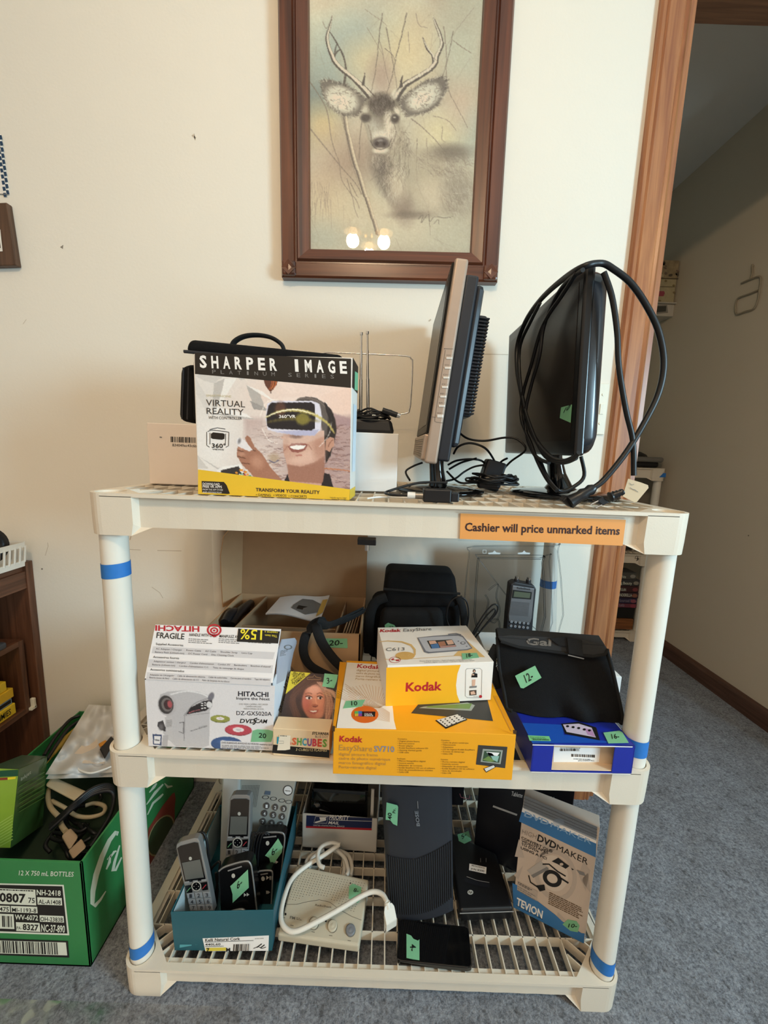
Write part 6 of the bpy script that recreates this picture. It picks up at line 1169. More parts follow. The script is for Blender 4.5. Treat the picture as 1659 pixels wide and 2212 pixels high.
for i, P in enumerate(([(478,1722),(462,1745),(455,1770),(462,1800),(470,1830)], [(480,1735),(466,1760),(460,1785),(468,1810),(462,1840)], [(476,1745),(470,1770),(464,1800),(452,1845)])):
    k.tube(smooth([(lambda w: V(max(w.x,-.355), w.y, max(w.z, .075)))(g.p(*p)+V(0,-.012*i,0)) for p in P], 5), .0022, GCO)
tag(k.build('grey_phone_cord'), 'grey telephone cord coiled at the back left of the shoe box', 'cord')

# intercom
ic = thing('intercom', 'beige desktop intercom with three round buttons and a speaker grille', 'intercom', (-.1, .1, ZB))
ICB = mat('intercom_beige', 'bdb39d', .45, var=.03); ICD = mat('intercom_hole', '6f685c', .7); zq = zb0+.0005
fl, frr, brr, bll = FZ(.078).p(599,2018), FZ(.078).p(776,2043), FZ(.096).p(797,1899), FZ(.096).p(640,1868)
F = F3(fl, frr, bll); brr = F.p(797,1899); k = MB(); k.hexa([V(p.x,p.y,zq) for p in (fl,frr,brr,bll)]+[fl,frr,brr,bll], ICB, .004, 3); F = F3(fl, frr, bll); k.st(F, [(613,1954),(640,1954),(665,1948),(690,1944),(712,1949),(735,1966),(760,1980),(781,1988)], 1, ICD, .0005)
for j in range(18):
    for i in range(26):
        x, y = 637+i*6.0-j*1.9, 1880+j*5.0+i*1.15
        lim = 1951 if x < 650 else (1941+abs(x-690)*.1 if x < 712 else 1949+(x-712)*.55)
        if y < lim-6 and x < 792-(y-1900)*.1 and x > 640-(y-1878)*.33: k.el(F, x, y, 1.2, .8, ICD, .0005, n=5)
k.t(F, 'RadioShack', (681,1957), (716,1962), (682,1953), mat('dark_grey_text', '4b463e', .5), .0006); k.t(F, 'FM', (626,1985), (637,1987), (627,1979), ICD, .0006, .02); k.lines(F, (640,1981), (653,1984), (640,1987), 2, ICD, .0006)
for x, y, w in ((617,1975,2), (704,1990,1.8), (757,1908,1.2)): k.el(F, x, y, w, w*1.5, INK, .0006, n=8)
for x, y in ((612,1982), (630,1999), (676,2013), (714,2021), (754,2032)): k.st(F, [(x-3,y),(x+4,y+1)], 1.4, ICD, .0006)
k.build('housing', ic)
for x, y, cl in ((678,1995,'intercom_beige'), (718,2001,'intercom_beige'), (757,2010,'b')):
    m = MATS['intercom_beige'] if cl != 'b' else mat('grey_button', '77797c', .4); k = MB(); k.el(F, x, y, 11, 15, ICD, .0005, ring=.9); c0 = F.p(x, y); k.lathe([(.0092,.0005),(.0092,.003),(.0075,.0042),(.005,.003),(.0035,.0036),(.0001,.004)], c0, m, 20, F.n); k.build('button', ic)
sticker(ic, F, [(754,1915),(762,1909),(781,1917),(778,1945),(772,1951),(753,1941)], '8-', (763,1927), (774,1929), (765,1919))
wc = ic; WCM = mat('white_cable', 'ddd6c9', .4)
k = MB(); P = [(733,1824),(700,1847),(665,1868),(631,1898),(612,1945),(607,1985),(619,2007),(642,2011),(690,1988),(740,1960),(780,1936),(806,1926),(826,1932),(836,1948)]; Z_ = [.110,.104,.103,.104,.103,.101,.098,.098,.103,.108,.112,.116,.118,.117]
k.tube(smooth([FZ(z).p(*p) for p, z in zip(P, Z_)], 6), .0046, WCM, n=10)
for P, z in (([(735,1824),(715,1820),(694,1829),(686,1848),(690,1868),(700,1874)], .112), ([(725,1834),(745,1854),(752,1880),(748,1892)], .088), ([(728,1836),(752,1848),(760,1873),(757,1892)], .080), ([(700,1836),(675,1846),(662,1862),(670,1874)], .075), ([(690,1842),(674,1854),(670,1870)], .080), ([(720,1836),(740,1848),(744,1874),(740,1894)], .075)):
    k.tube(smooth([FZ(z).p(*p) for p in P], 5), .0042, WCM, n=10)
oc = k.build('power_cord', ic, 'thick white cord'); WL[oc.name] = WL[ic.name]; k = MB(); a, b = FZ(.115).p(836,1948), FZ(.084).p(846,2000); d = (b-a).normalized(); w = d.cross(V(0,0,1)).normalized(); k.cyl(a, a.lerp(b, .25), .0062, WCM, .0068)
h_ = V(0,0,.0085); P = []
for hh in (-h_, h_):
    for s_, e in ((-.008, .25), (.008, .25), (.012, .45), (.012, 1), (-.012, 1), (-.012, .45)): P.append(a+d*((b-a).length*e)+w*s_+hh)
k.prism(P[:6], h_*2, WCM, .0015); k.build('plug', oc) 

# postal box with black device in it
ub = thing('postal_box', 'white postal carton with a navy mailing band, open at the back of the bottom shelf', 'box', (-.09, .3, ZB))
q = carton((-.1745, .2320), (.0030, .2250), .15, .0915, zb0); A, B, dp, H = q['A'], q['B'], q['dep'], q['H']; k = MB(); t = .002; WC2 = mat('postal_white_card', 'd8d2c8', .6)
panel(k, A, B, B+H, A+H, -t, WC2); panel(k, B, B+dp, B+dp+H, B+H, -t, WC2); panel(k, A+dp, A, A+H, A+dp+H, -t, WC2); panel(k, B+dp, A+dp, A+dp+H, B+dp+H, -t, WC2); panel(k, A, A+dp, B+dp, B, -t, WC2); F = q['front']; NV = mat('postal_navy', '1d2850', .5)
k.d(F, [(662,1761),(804,1767),(803,1789),(661,1784)], NV, .0003); k.d(F, [(661,1784),(803,1789),(803,1793.5),(661,1788)], RED, .0003); k.t(F, 'PRIORITY', (711,1769.5), (753,1771), (713,1760), WHT, .0006, .01); k.t(F, 'MAIL', (709,1779.5), (732,1780.5), (711,1773.5), WHT, .0006, .02); k.t(F, 'UNITED STATES POSTAL SERVICE', (677,1783.5), (744,1786.5), (677,1780.5), WHT, .0006)
k.st(F, [(711,1770.8),(803,1773.5)], .8, WHT, .0006); k.st(F, [(682,1763),(678,1777),(706,1778),(709,1764)], .9, WHT, .0006, True); k.d(F, [(690,1765),(706,1765),(700,1771),(692,1772)], WHT, .0006); k.d(F, [(680,1775),(705,1768),(704,1772),(682,1777)], WHT, .0006); k.build('carton', ub)
bd = thing('black_device', 'glossy black device with a rounded knob sticking up out of the postal carton', 'device', (-.09, .3, ZB+.01)); k = MB(); k.hexa([(-.160,.245,zb0+.005),(-.022,.242,zb0+.005),(-.022,.35,zb0+.005),(-.160,.35,zb0+.005),(-.158,.255,zb0+.135),(-.022,.25,zb0+.135),(-.022,.34,zb0+.15),(-.158,.34,zb0+.15)], GBK, .006, 3); k.build('housing', bd)
k = MB(); g = FY(.248); c0 = g.p(684,1743); k.lathe([(.013,-.004),(.014,.0),(.012,.004),(.006,.007),(.0001,.008)], c0+V(0,.004,0), GBK, 20, (0,-1,.3)); k.tube([g.p(690,1748), g.p(705,1752), g.p(722,1760)], [.006,.005,.003], GBK); k.build('knob', bd)
k = MB(); panel(k, V(-.014,.240,zb0+.004), V(-.007,.240,zb0+.004), V(-.007,.242,zb0+.155), V(-.014,.242,zb0+.155), .003, WC2); tag(k.build('white_card_strip'), 'narrow strip of white card standing in the postal carton', 'card')

# black ribbed speaker
sp = thing('speaker', 'tall charcoal speaker with a ribbed lower grille in the middle of the bottom shelf', 'speaker', (.09, .12, ZB)); SPK = mat('charcoal_speaker', '2b2d33', .5, var=.08); SPR = mat('speaker_rib', '24262b', .55); fs_ = Face((.09,.098,.06), (0,-1,.06))
mq = qmap([(823,1690),(976,1690),(979,1966),(840,1980)]); k = MB(); sec = []
for v in (0,.2,.4,.6,.8,.94,1.0):
    r = []
    for i in range(13): u = i/12; b_ = fs_.p(*mq(u, v), .012*(1-(2*u-1)**2)); r.append(b_+V(0,0,.0))
    for i in range(13): u = 1-i/12; r.append(fs_.p(*mq(u, v))+V(0,.095-.02*abs(2*u-1)**3,0))
    for p in r: p.z = max(p.z, zb0+.0005)
    sec.append(r)
k.loft(sec, SPK); fq = Face(fs_.o+fs_.n*.0128, fs_.n); k.t(fq, 'BOSE', (907,1784), (903,1751), (900,1784), mat('silver_logo', 'a5a8ac', .3, .6), .0006, .02); k.st(fq, [(903,1746),(902,1730)], 1.6, GRYI, .0006); k.build('cabinet', sp)
k = MB()
for i in range(30):
    u = .025+i*.0327; v0 = .535-.09*max(0, u-.45)/.55; v1 = .955-.07*(u**3)
    pts = [fs_.p(*mq(u, v), .012*(1-(2*u-1)**2)+.0010) for v in (v0, (v0+v1)/2, v1)]; k.tube(pts, .0017, SPR, n=6)
k.build('ribbed_grille', sp); sticker(sp, Face(fs_.o+fs_.n*.0095, fs_.n), [(835,1731),(858,1737),(860,1741),(858,1781),(849,1777),(843,1769),(833,1768)], None, extra=lambda k, F, l: (k.t(F, '40', (846,1768), (846,1753), (838,1767), MARK, l, .02), k.t(F, 'Pr.', (854,1754), (855,1744), (848,1753), MARK, l, .015)), l=.003)

# flat black case with white sticker
hc = thing('electronics_case', 'flat black case with a white sticker and round silver logo right of the speaker', 'case', (.23, .17, ZB)); z1 = .0905; g = FZ(z1)
fl, frr, brr = g.p(988,1966), g.p(1110,1962), g.p(1072,1842); bll = V(.1745, .262, z1); fl = V(.1745, fl.y, z1); k = MB(); CSE = mat('black_case', '131315', .4, var=.15)
k.hexa([V(p.x,p.y,zb0+.001) for p in (fl,frr,brr,bll)]+[fl,frr,brr,bll], CSE, .006, 4); k.tube(smooth([V(fl.x,fl.y-.0005,z1-.007), V(frr.x,frr.y-.0005,z1-.007)], 2), .001, HSL); F = Face((0,0,z1), (0,0,1))
k.st(F, [(1008,1894),(1030,1902),(1057,1907)], 1.4, GRYI, .0006); k.d(F, [(1004,1896),(1030,1904),(1058,1909),(1058,1918),(1030,1913),(1004,1905)], mat('dark_band', '1c1d22', .3), .0004); k.el(F, 1016, 1928, 6.3, 5.2, GLO, .0006); k.t(F, 'hp', (1012,1930), (1020,1930), (1013,1925), INK, .001, .01)
for x in (1038, 1050): k.st(F, [(x,1854),(x,1863)], 1.2, GRYI, .0006)
k.build('body', hc); k = MB(); P = [(1014,1866),(1051,1874),(1050,1888),(1013,1880)]; k.prism([F.p(*p, .0009) for p in P], V(0,0,-.0005), WHT); k.t(F, 'PRCN-HCH 01', (1019,1872), (1047,1878), (1019,1869), INK, .0013, .01); k.t(F, 'P/N B200', (1018,1880), (1046,1885), (1018,1876), INK, .0013, .01); k.build('white_label', hc)
sticker(hc, F, [(988,1803),(1003,1799),(1012,1795),(1018,1816),(1003,1823),(991,1817)], '5-', (998,1814), (1008,1806), (996,1806))
# black tablet lying on the grating
tp = thing('tablet', 'small black tablet lying on the grating at the front of the bottom shelf', 'tablet', (.12, .06, ZB)); zt3 = .072; g = FZ(zt3); k = MB()
P = [(860,1994),(864,1987),(872,1985),(1003,2000),(1011,2004),(1013,2012),(1020,2082),(1018,2088),(1010,2090),(866,2075),(858,2071),(857,2064)]; k.prism([g.p(*p) for p in P], V(0,0,-.0105), GBK, .002, False, 3); k.build('housing', tp); sticker(tp, g, [(878,2018),(888,2022),(893,2029),(903,2033),(906,2030),(906,2075),(892,2073),(878,2070)], None, extra=lambda k, F, l: k.t(F, '4-', (886,2041), (886,2056), (898,2041), MARK, l, .02), l=.0012)

# dvd maker box leaning among the right-hand boxes
q = carton((.2940, .1210), (.4150, .0610), .030, .262, zb0); A, B, dp, H = q['A'], q['B'], q['dep'], q['H']; db = thing('product_box', 'tall blue and tan video transfer kit box standing at the right of the bottom shelf', 'box', (.36, .1, ZB))
DTN = mat('tan_coat_print', 'c8b6a6', .5, var=.03); DBL2 = mat('steel_blue_print', '3a74ac', .45); DSV = mat('silver_stripe_print', 'a9a6a0', .35, .3); k = MB(); k.hexa(q['P'], DTN, .0008); F = q['front']; PL2 = mat('pale_blue_text_print', '8fb2d4', .5); GS = mat('soft_shape_print', 'b8a99c', .5)
for P in ([(1121,1812),(1133,1853),(1112,1850)], [(1175,1815),(1200,1835),(1165,1850)], [(1270,1885),(1276,1930),(1255,1900)], [(1260,1860),(1275,1880),(1265,1925),(1250,1890)], [(1110,1890),(1130,1870),(1120,1900)], [(1205,1970),(1225,1990),(1200,1990)]): k.d(F, P, GS, .0003)
k.el(F, 1200, 1890, 45, 58, GS, .0003, ring=.8, rot=-.3); k.el(F, 1196, 1886, 30, 40, mat('light_swirl_print', 'd2c3b4', .5), .0004, rot=-.3)
k.d(F, [(1129,1744),(1289,1812),(1288,1822),(1127,1753)], WHT, .0004); k.d(F, [(1133,1718),(1290,1786),(1289,1812),(1129,1744)], DSV, .0004)
for a in (6, 13, 19): k.st(F, [(1133-a*.15,1718+a),(1290,1786+a)], 1.4, GRYI, .0006)
k.d(F, [(1127,1753),(1288,1822),(1287,1852),(1121,1774)], DBL2, .0004); k.t(F, 'DVD', (1132,1762), (1185,1783), (1134,1752), PL2, .0007, .025); k.t(F, 'MAKER', (1189,1785), (1277,1824), (1191,1776), PL2, .0007)
k.t(F, 'HIGH', (1127,1800), (1158,1812), (1129,1791), mat('taupe_print', '96887c', .5), .0007); k.t(F, 'DVD', (1160,1815), (1200,1834), (1163,1802), INK, .0007, .025); k.t(F, 'MAKER', (1202,1835), (1269,1868), (1204,1823), INK, .0007)
for i, (s_, a, b) in enumerate((('CONVERT OLD', (1126,1811), (1193,1842)), ('VIDEOTAPES', (1126,1818), (1184,1844)), ('TO DVDs', (1126,1825), (1163,1841)), ('USING A PC!', (1125,1833), (1181,1857)))): k.t(F, s_, a, b, (a[0]+.5,a[1]-5), INK, .0007, .02)
k.d(F, [(1139,1880),(1168,1859),(1186,1874),(1152,1895)], mat('gadget_grey_print', 'b2aaa2', .5), .0006); k.d(F, [(1147,1890),(1152,1896),(1186,1877),(1181,1872)], GRYI, .0007); k.el(F, 1193, 1897, 22, 17, INK, .0008, rot=.6, ring=.56); k.st(F, [(1172,1866),(1186,1866),(1205,1882),(1222,1892)], 3, INK, .0008); k.st(F, [(1205,1892),(1228,1907)], 3.5, INK, .0008); k.st(F, [(1142,1890),(1146,1905),(1165,1918),(1172,1920)], 2.6, INK, .0008); k.d(F, [(1158,1912),(1176,1910),(1178,1922),(1166,1925)], INK, .0008)
k.d(F, [(1192,1860),(1206,1852),(1224,1866),(1230,1870),(1222,1876),(1205,1866)], INK, .0008); k.el(F, 1213, 1866, 4, 3, DTN, .0010); k.d(F, [(1234,1874),(1240,1878),(1236,1879)], INK, .0008); k.d(F, [(1245,1878),(1262,1884),(1265,1892),(1252,1888)], GRYI, .0008)
k.d(F, [(1107,1907),(1118,1912),(1148,1936),(1200,1976),(1215,1990),(1256,2015),(1263,2016),(1261,2037.5),(1109,1959.5)], DBL2, .0005)
k.d(F, [(1118,1902),(1162,1925),(1160,1946),(1117,1922)], mat('tan_panel_print', 'b7a89b', .5), .0006); k.lines(F, (1119,1903), (1158,1925), (1119,1909), 2, INK, .0008); k.lines(F, (1119,1912), (1158,1934), (1118,1924), 3, GRYI, .0008, dash=8); k.lines(F, (1187,1925), (1262,1962), (1184,1952), 7, mat('brown_text_print','5a4020'), .0007, dash=9, rag=.35)
k.t(F, 'TEVION', (1115,1953), (1171,1983), (1117,1938), WHT, .0009, .03); k.st(F, [(1116,1955),(1172,1985)], 1, INK, .0007); FrL = q['left']; k.build('carton', db)
k = MB(); k.prism([F.p(*p, .0006) for p in [(1134,1717),(1290,1785),(1288,1815),(1131,1745)]], F.n*.0004, CLR); k.el(F, 1207, 1775, 12, 8, CLR, .0012); k.build('clear_tape', db)
sticker(db, F, [(1215,1996),(1226,1986),(1245,1989),(1252,1999),(1248,2013),(1232,2010)], '10-', (1227,2002), (1246,2003), (1229,1994))
q = carton((.2360, .2350), (.4100, .1480), .035, .28, zb0); tbk = thing('product_box', 'black tablet box with white lettering standing behind the blue and tan kit box', 'box', (.33, .21, ZB)); k = MB(); BKB = mat('black_box_print', '121218', .35); k.hexa(q['P'], BKB, .001); F = q['front']
k.t(F, 'Android Tablet', (1136,1722), (1205,1737), (1138,1709), WHT, .0006); k.t(F, 'Tablette', (1104,1718), (1128,1723), (1106,1709), WHT, .0006); k.t(F, 'Android de 7 po', (1140,1738), (1215,1749), (1142,1729), WHT, .0006); k.st(F, [(1065,1741),(1117,1760)], 4, mat('pale_grey_print', 'b9b6b0', .5), .0006); k.build('carton', tbk)
q = carton((.060, .360), (.235, .360), .05, .20, zb0); bb = thing('product_box', 'black carton with a small red logo standing at the very back behind the flat case', 'box', (.15, .38, ZB)); k = MB(); k.hexa([p for p in q['P']], BKB, .001); F = q['front']; k.st(F, [(993,1714),(996,1722),(1006,1724),(1013,1725),(1015,1718)], 1.3, mat('pink_print', 'a05a60', .5), .0006); k.build('carton', bb)

# ================================================================ FLOOR, LEFT SIDE
gb = thing('cardboard_box', 'green wine carton full of old cables standing on the carpet left of the shelving', 'box', (-.70, .24, 0))
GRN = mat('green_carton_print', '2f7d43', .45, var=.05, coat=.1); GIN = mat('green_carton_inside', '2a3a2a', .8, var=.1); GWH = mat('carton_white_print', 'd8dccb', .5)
q = carton((-.860, .0372), (-.5395, .0372), .412, .234, .001); A, B, dp, H = q['A'], q['B'], q['dep'], q['H']; k = MB(); t = .004
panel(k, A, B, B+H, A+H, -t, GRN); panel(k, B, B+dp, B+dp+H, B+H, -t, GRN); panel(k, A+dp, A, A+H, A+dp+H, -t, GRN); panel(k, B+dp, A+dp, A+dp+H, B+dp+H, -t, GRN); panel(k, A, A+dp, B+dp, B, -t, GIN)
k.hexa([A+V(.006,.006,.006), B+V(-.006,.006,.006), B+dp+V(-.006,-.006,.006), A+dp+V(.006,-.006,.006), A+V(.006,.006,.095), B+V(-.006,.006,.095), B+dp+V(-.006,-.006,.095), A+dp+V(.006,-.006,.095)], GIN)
F, Rf = q['front'], q['right']
k.t(F, '12 X 750 mL BOTTLES', (41,1890), (159,1893), (42,1880), GWH, .0005, .008); k.d(F, [(-30,1907),(138,1911),(150,2020),(-30,2014)], GWH, .0003); k.d(F, [(-30,1910),(135,1914),(146,2016),(-30,2010)], INK, .0005)
k.d(F, [(-20,1917),(77,1921),(79,1955),(-20,1951)], GWH, .0007); k.t(F, '0807', (0,1946), (56,1949), (0,1928), INK, .0009, .03); k.t(F, '75', (62,1949), (76,1950), (62,1938), INK, .0009, .01); k.lines(F, (0,1918), (76,1921), (0,1923), 1, INK, .0009)
k.t(F, 'NH-2418', (80,1932), (132,1934), (80,1921), GWH, .0009, .02); k.d(F, [(81,1937),(134,1939),(135,1955),(82,1953)], GWH, .0007); k.t(F, 'AL-A1408', (84,1951), (132,1953), (84,1942), INK, .0009, .01)
k.d(F, [(-20,1955),(22,1956),(23,1970),(-20,1968)], GWH, .0007); k.t(F, '475', (0,1967), (20,1968), (0,1958), INK, .0009, .01); k.d(F, [(24,1956),(81,1958),(82,1972),(25,1970)], GWH, .0007); k.t(F, 'MI-1193-8', (27,1968.5), (79,1970.5), (27,1960), INK, .0009, .01)
k.d(F, [(-20,1972),(30,1974),(32,2006),(-20,2004)], GWH, .0007); k.bars(F, (5,1977), (26,1978), (6,2001), 10, INK, .0009); k.t(F, 'WV-6072', (33,1985), (83,1987), (33,1974.5), GWH, .0009, .02); k.d(F, [(86,1976),(138,1978),(139,1992),(87,1990)], GWH, .0007); k.t(F, 'OH-2383B', (88,1988.5), (137,1990.5), (88,1979.5), INK, .0009, .008)
k.d(F, [(35,1991),(86,1993),(88,2012),(36,2010)], GWH, .0007); k.t(F, 'PA-', (37,2006.5), (48,2007), (37,2000), INK, .0009); k.t(F, '8327', (50,2007), (84,2009), (50,1995), INK, .0009, .03); k.t(F, 'NC-37-890', (90,2011), (141,2013.5), (90,1996), GWH, .0009, .02)
k.d(F, [(-20,2026),(147,2032),(150,2068),(-20,2062)], INK, .0005); k.d(F, [(-20,2030),(143,2035),(146,2063),(-20,2058)], GWH, .0007); k.bars(F, (0,2031), (124,2035), (2,2057), 44, INK, .0009)
SC1 = mat('script_print', 'cdd3b8', .5)
k.st(Rf, [(252,1805),(254,1797),(250,1797),(236,1815),(220,1850),(207,1890),(200,1925),(199,1952),(204,1957),(216,1944),(228,1925)], [3,5,7,9,11,12,11,9,8,5,2], SC1, .0006); k.st(Rf, [(231,1857),(238,1846),(236,1862),(229,1878)], [2,5,6,3], SC1, .0006); k.st(Rf, [(238,1852),(246,1840),(251,1838)], [3,5,3], SC1, .0006); k.st(Rf, [(258,1826),(247,1862),(243,1882),(249,1880),(262,1852)], [3,6,7,5,3], SC1, .0006)
REDP = mat('dark_red_print', '8c3a2a', .5); OLV = mat('olive_print', '3d4a2a', .5)
k.d(Rf, [(320,1790),(350,1742),(372,1714),(377,1712),(379,1725),(377,1745),(377,1780),(350,1840),(325,1880),(316,1850)], REDP, .0005); k.el(Rf, 347, 1805, 24, 48, mat('gold_ring_print', 'a89a6a', .5), .0007, rot=.42, ring=.93); k.el(Rf, 347, 1805, 22, 44, OLV, .0006, rot=.42)
for P in ([(322,1712),(332,1700),(338,1692)], [(316,1738),(335,1712),(352,1694)], [(318,1760),(330,1735),(345,1722),(352,1715)], [(355,1692),(362,1700),(372,1698)]): k.st(Rf, P, [2,6,3], SC1, .0006)
k.build('carton', gb)
zc = .165
def gp(x, y, z): return FZ(z).p(x, y)
ik = thing('product_box', 'lime green ink cartridge box tilted among the cables in the green carton', 'box', (-.77, .18, .15))
LIM = mat('lime_print', '8fae3a', .4, coat=.3); DGR = mat('deep_green_print', '44662f', .4, coat=.3); TOPG = mat('bottle_green_print', '1f5138', .4, coat=.3)
c1, c0, c3, c2 = FY(.125).p(40,1662), FY(.115).p(22,1832), FY(.245).p(101,1634), FY(.225).p(92,1782); lx = V(-.065,-.008,.008); k = MB()
c0 = V(max(c0.x,-.85), c0.y, c0.z); k.hexa([c0+lx*.8, c0, c2, c2+lx*.8, c1+lx*.8, c1, c3, c3+lx*.8], LIM, .001); Fs = F3(c0, c2, c1); Ff2 = F3(c0, c1, c1+lx); Ft = F3(c1, c3, c1+lx)
k.add([c0+Fs.n*.0006, c2+Fs.n*.0006, c3+Fs.n*.0006, c1+Fs.n*.0006], [(0,1,2,3)], DGR); k.add([c1+Ft.n*.0006, c3+Ft.n*.0006, c3+lx*.8+Ft.n*.0006, c1+lx*.8+Ft.n*.0006], [(0,1,2,3)], TOPG); k.d(Ff2, [(-40,1667),(40,1662),(39,1676),(-40,1680)], TOPG, .0006); k.d(Ff2, [(-40,1682),(17,1679),(17,1684),(-40,1687)], REDP, .0007); k.d(Ff2, [(17,1679),(35,1677),(34,1682),(17,1684)], HIY, .0007); k.t(Fs, 'Inkjet', (44,1687), (66,1671), (44,1679), SC1, .0009)
for i in range(9): k.st(Ff2, [(-20,1790+i*6),(28,1760+i*6.5)], 2.2, mat('light_lime_print', 'a9c45a', .4), .0006)
for i in range(7): k.st(Fs, [(40,1700+i*9),(95,1668+i*9)], 1.8, mat('leaf_print', '5c8038', .4), .0009)
k.build('carton', ik)
BAGW = bpy.data.materials.new('thin_poly_bag'); BAGW.use_nodes = True; nt = BAGW.node_tree; b = nt.nodes['Principled BSDF']; b.inputs['Base Color'].default_value = (.75,.73,.70,1); b.inputs['Roughness'].default_value = .25; b.inputs['Alpha'].default_value = .78
def sheet(C, z, nx, ny, amp, seed, th=0):
    rr = random.Random(seed); ph = [(rr.uniform(-5,9), rr.uniform(-5,9), rr.uniform(0,6)) for _ in range(7)]; rows = []; C = [Vector(c) for c in C]
    for j in range(ny+1):
        r = []
        for i in range(nx+1):
            u, v = i/nx, j/ny; p = C[0].lerp(C[1], u).lerp(C[3].lerp(C[2], u), v); zz = z[0]+(z[1]-z[0])*v+amp*sum(math.sin(a*u*3+b_*v*3+c_) for a, b_, c_ in ph)/3; r.append(gp(p.x, p.y, zz))
        rows.append(r)
    return rows
pb = thing('plastic_bag', 'crumpled translucent plastic bag of small cables lying at the back of the green carton', 'bag', (-.68, .3, .24)); k = MB(); rows = sheet([(192,1522),(262,1526),(262,1668),(98,1673)], (.262,.236), 40, 30, .009, 3); k.grid(rows, BAGW); rows2 = [[p-V(0,0,.012) for p in r] for r in rows]; k.grid(rows2, BAGW); k.build('bag', pb)
k = MB(); r2 = [[p-V(0,0,.004) for p in r] for r in sheet([(205,1575),(250,1572),(225,1647),(142,1645)], (.250,.240), 4, 4, .003, 5)]; k.grid(r2, mat('cream_sheet', 'd9c8b4', .6)); k.build('paper', pb)
k = MB(); k.hexa([gp(*p, .243) for p in ((215,1618),(240,1590),(250,1600),(226,1640))]+[gp(*p, .258) for p in ((215,1618),(240,1590),(250,1600),(226,1640))], BPL, .002); k.hexa([gp(*p, .245) for p in ((212,1607),(228,1598),(232,1602),(216,1615))]+[gp(*p, .256) for p in ((212,1607),(228,1598),(232,1602),(216,1615))], mat('orange_plastic', 'd08a28', .5), .002); k.build('connector', pb)
k = MB(); k.tube(smooth([gp(160,1648,.245), gp(170,1662,.243), gp(195,1670,.243), gp(225,1662,.243), gp(248,1652,.243)], 5), .0022, mat('white_cord', 'e2dfd8')); k.build('white_cable', pb)
CRC = mat('cream_cable', 'b9a888', .5); CRP = mat('cream_plastic', 'cdbfa2', .45)
ca = thing('cable_adapter', 'cream cable adapter block with its lead on top of the green carton', 'adapter', (-.66, .17, .2)); k = MB(); P = [(97,1697),(113,1677),(192,1712),(172,1737)]; k.hexa([gp(*p, .180) for p in P]+[gp(*p, .205) for p in P], CRP, .005, 3); k.build('block', ca)
k = MB(); k.tube(smooth([gp(p[0], p[1], .178) for p in [(106,1704),(104,1722),(110,1745),(128,1765)]], 5), .005, CRC); k.tube(smooth([gp(p[0], p[1], .176) for p in [(112,1730),(140,1745),(165,1762),(195,1765),(222,1757),(226,1742),(205,1735),(185,1740)]], 5), .0042, CRC); k.build('lead', ca)
dv = thing('video_plug', 'cream video plug with thumb screws lying at the front of the green carton', 'plug', (-.62, .1, .2)); k = MB(); P = [(132,1806),(152,1788),(170,1808),(150,1838)]; k.hexa([gp(*p, .178) for p in P]+[gp(*p, .203) for p in P], mat('tan_plastic', 'b39a7e', .5), .004); P = [(147,1838),(176,1811),(187,1830),(158,1857)]; k.hexa([gp(*p, .180) for p in P]+[gp(*p, .200) for p in P], mat('tan_plastic', 'b39a7e'), .003); k.build('housing', dv)
k = MB(); k.tube(smooth([gp(142,1796,.19), gp(134,1785,.185), gp(128,1772,.178)], 4), .005, CRC); k.build('lead', dv)
bc = thing('black_cable', 'thick black cable bundle arching across the green carton', 'cable', (-.62, .15, .2)); k = MB()
for i in range(4): k.tube(smooth([gp(108,1792-i*3,.190), gp(130,1772-i*3,.200), gp(165,1740-i*3,.215+.003*i), gp(200,1716-i*4,.222+.003*i), gp(235,1708-i*4,.222), gp(246,1722-i*2,.21), gp(238,1760,.20), gp(215,1800,.196), gp(195,1830,.19)], 6), .0042, CORD)
k.build('cable', bc)
for P in ([(95,1632),(120,1592),(150,1556),(172,1546)], [(102,1640),(128,1600),(150,1572),(175,1556)]): k = MB(); k.tube(smooth([gp(*p, .245) for p in P], 5), .0042, CORD); k.build('loose_end', bc); k = MB()
rr = random.Random(11)
for i in range(16):
    x, y = 80+150*rr.random(), 1720+130*rr.random(); a = rr.random()*6; P = [gp(x+40*math.cos(a+t*.9)*(.5+.5*rr.random()), min(1858, y+22*math.sin(a+t*.9)), .150+.012*rr.random()) for t in range(5)]; P = [V(min(-.553, max(-.70, p.x)), min(.44, max(.05, p.y)), p.z) for p in P]; k.tube(smooth(P, 5), .004, CORD)
tag(k.build('cable_pile'), 'dark tangle of black cables filling the bottom of the green carton', 'cables')['kind'] = 'stuff'
k = MB(); P = [(62,1646),(90,1618),(160,1560),(178,1548),(160,1580),(105,1650)]; rows = sheet([(127,1600),(180,1556),(155,1592),(99,1652)], (.215,.205), 8, 4, .004, 8); k.grid(rows, mat('manila_paper', 'c2a24a', .6)); tag(k.build('yellow_envelope'), 'yellow envelope tucked behind the cables along the far side of the green carton', 'envelope')
MATP = bpy.data.materials.new('clear_floor_film'); MATP.use_nodes = True; nt = MATP.node_tree; nt.nodes.remove(nt.nodes['Principled BSDF'])
gl = nt.nodes.new('ShaderNodeBsdfGlossy'); gl.inputs['Roughness'].default_value = .18; tb = nt.nodes.new('ShaderNodeBsdfTransparent'); tb.inputs[0].default_value = (.95,.94,.93,1); mxs = nt.nodes.new('ShaderNodeMixShader'); lw = nt.nodes.new('ShaderNodeFresnel'); lw.inputs['IOR'].default_value = 1.5
tc = nt.nodes.new('ShaderNodeTexCoord'); nn = nt.nodes.new('ShaderNodeTexNoise'); nn.inputs['Scale'].default_value = 9; bp = nt.nodes.new('ShaderNodeBump'); bp.inputs['Strength'].default_value = .6; bp.inputs['Distance'].default_value = .03
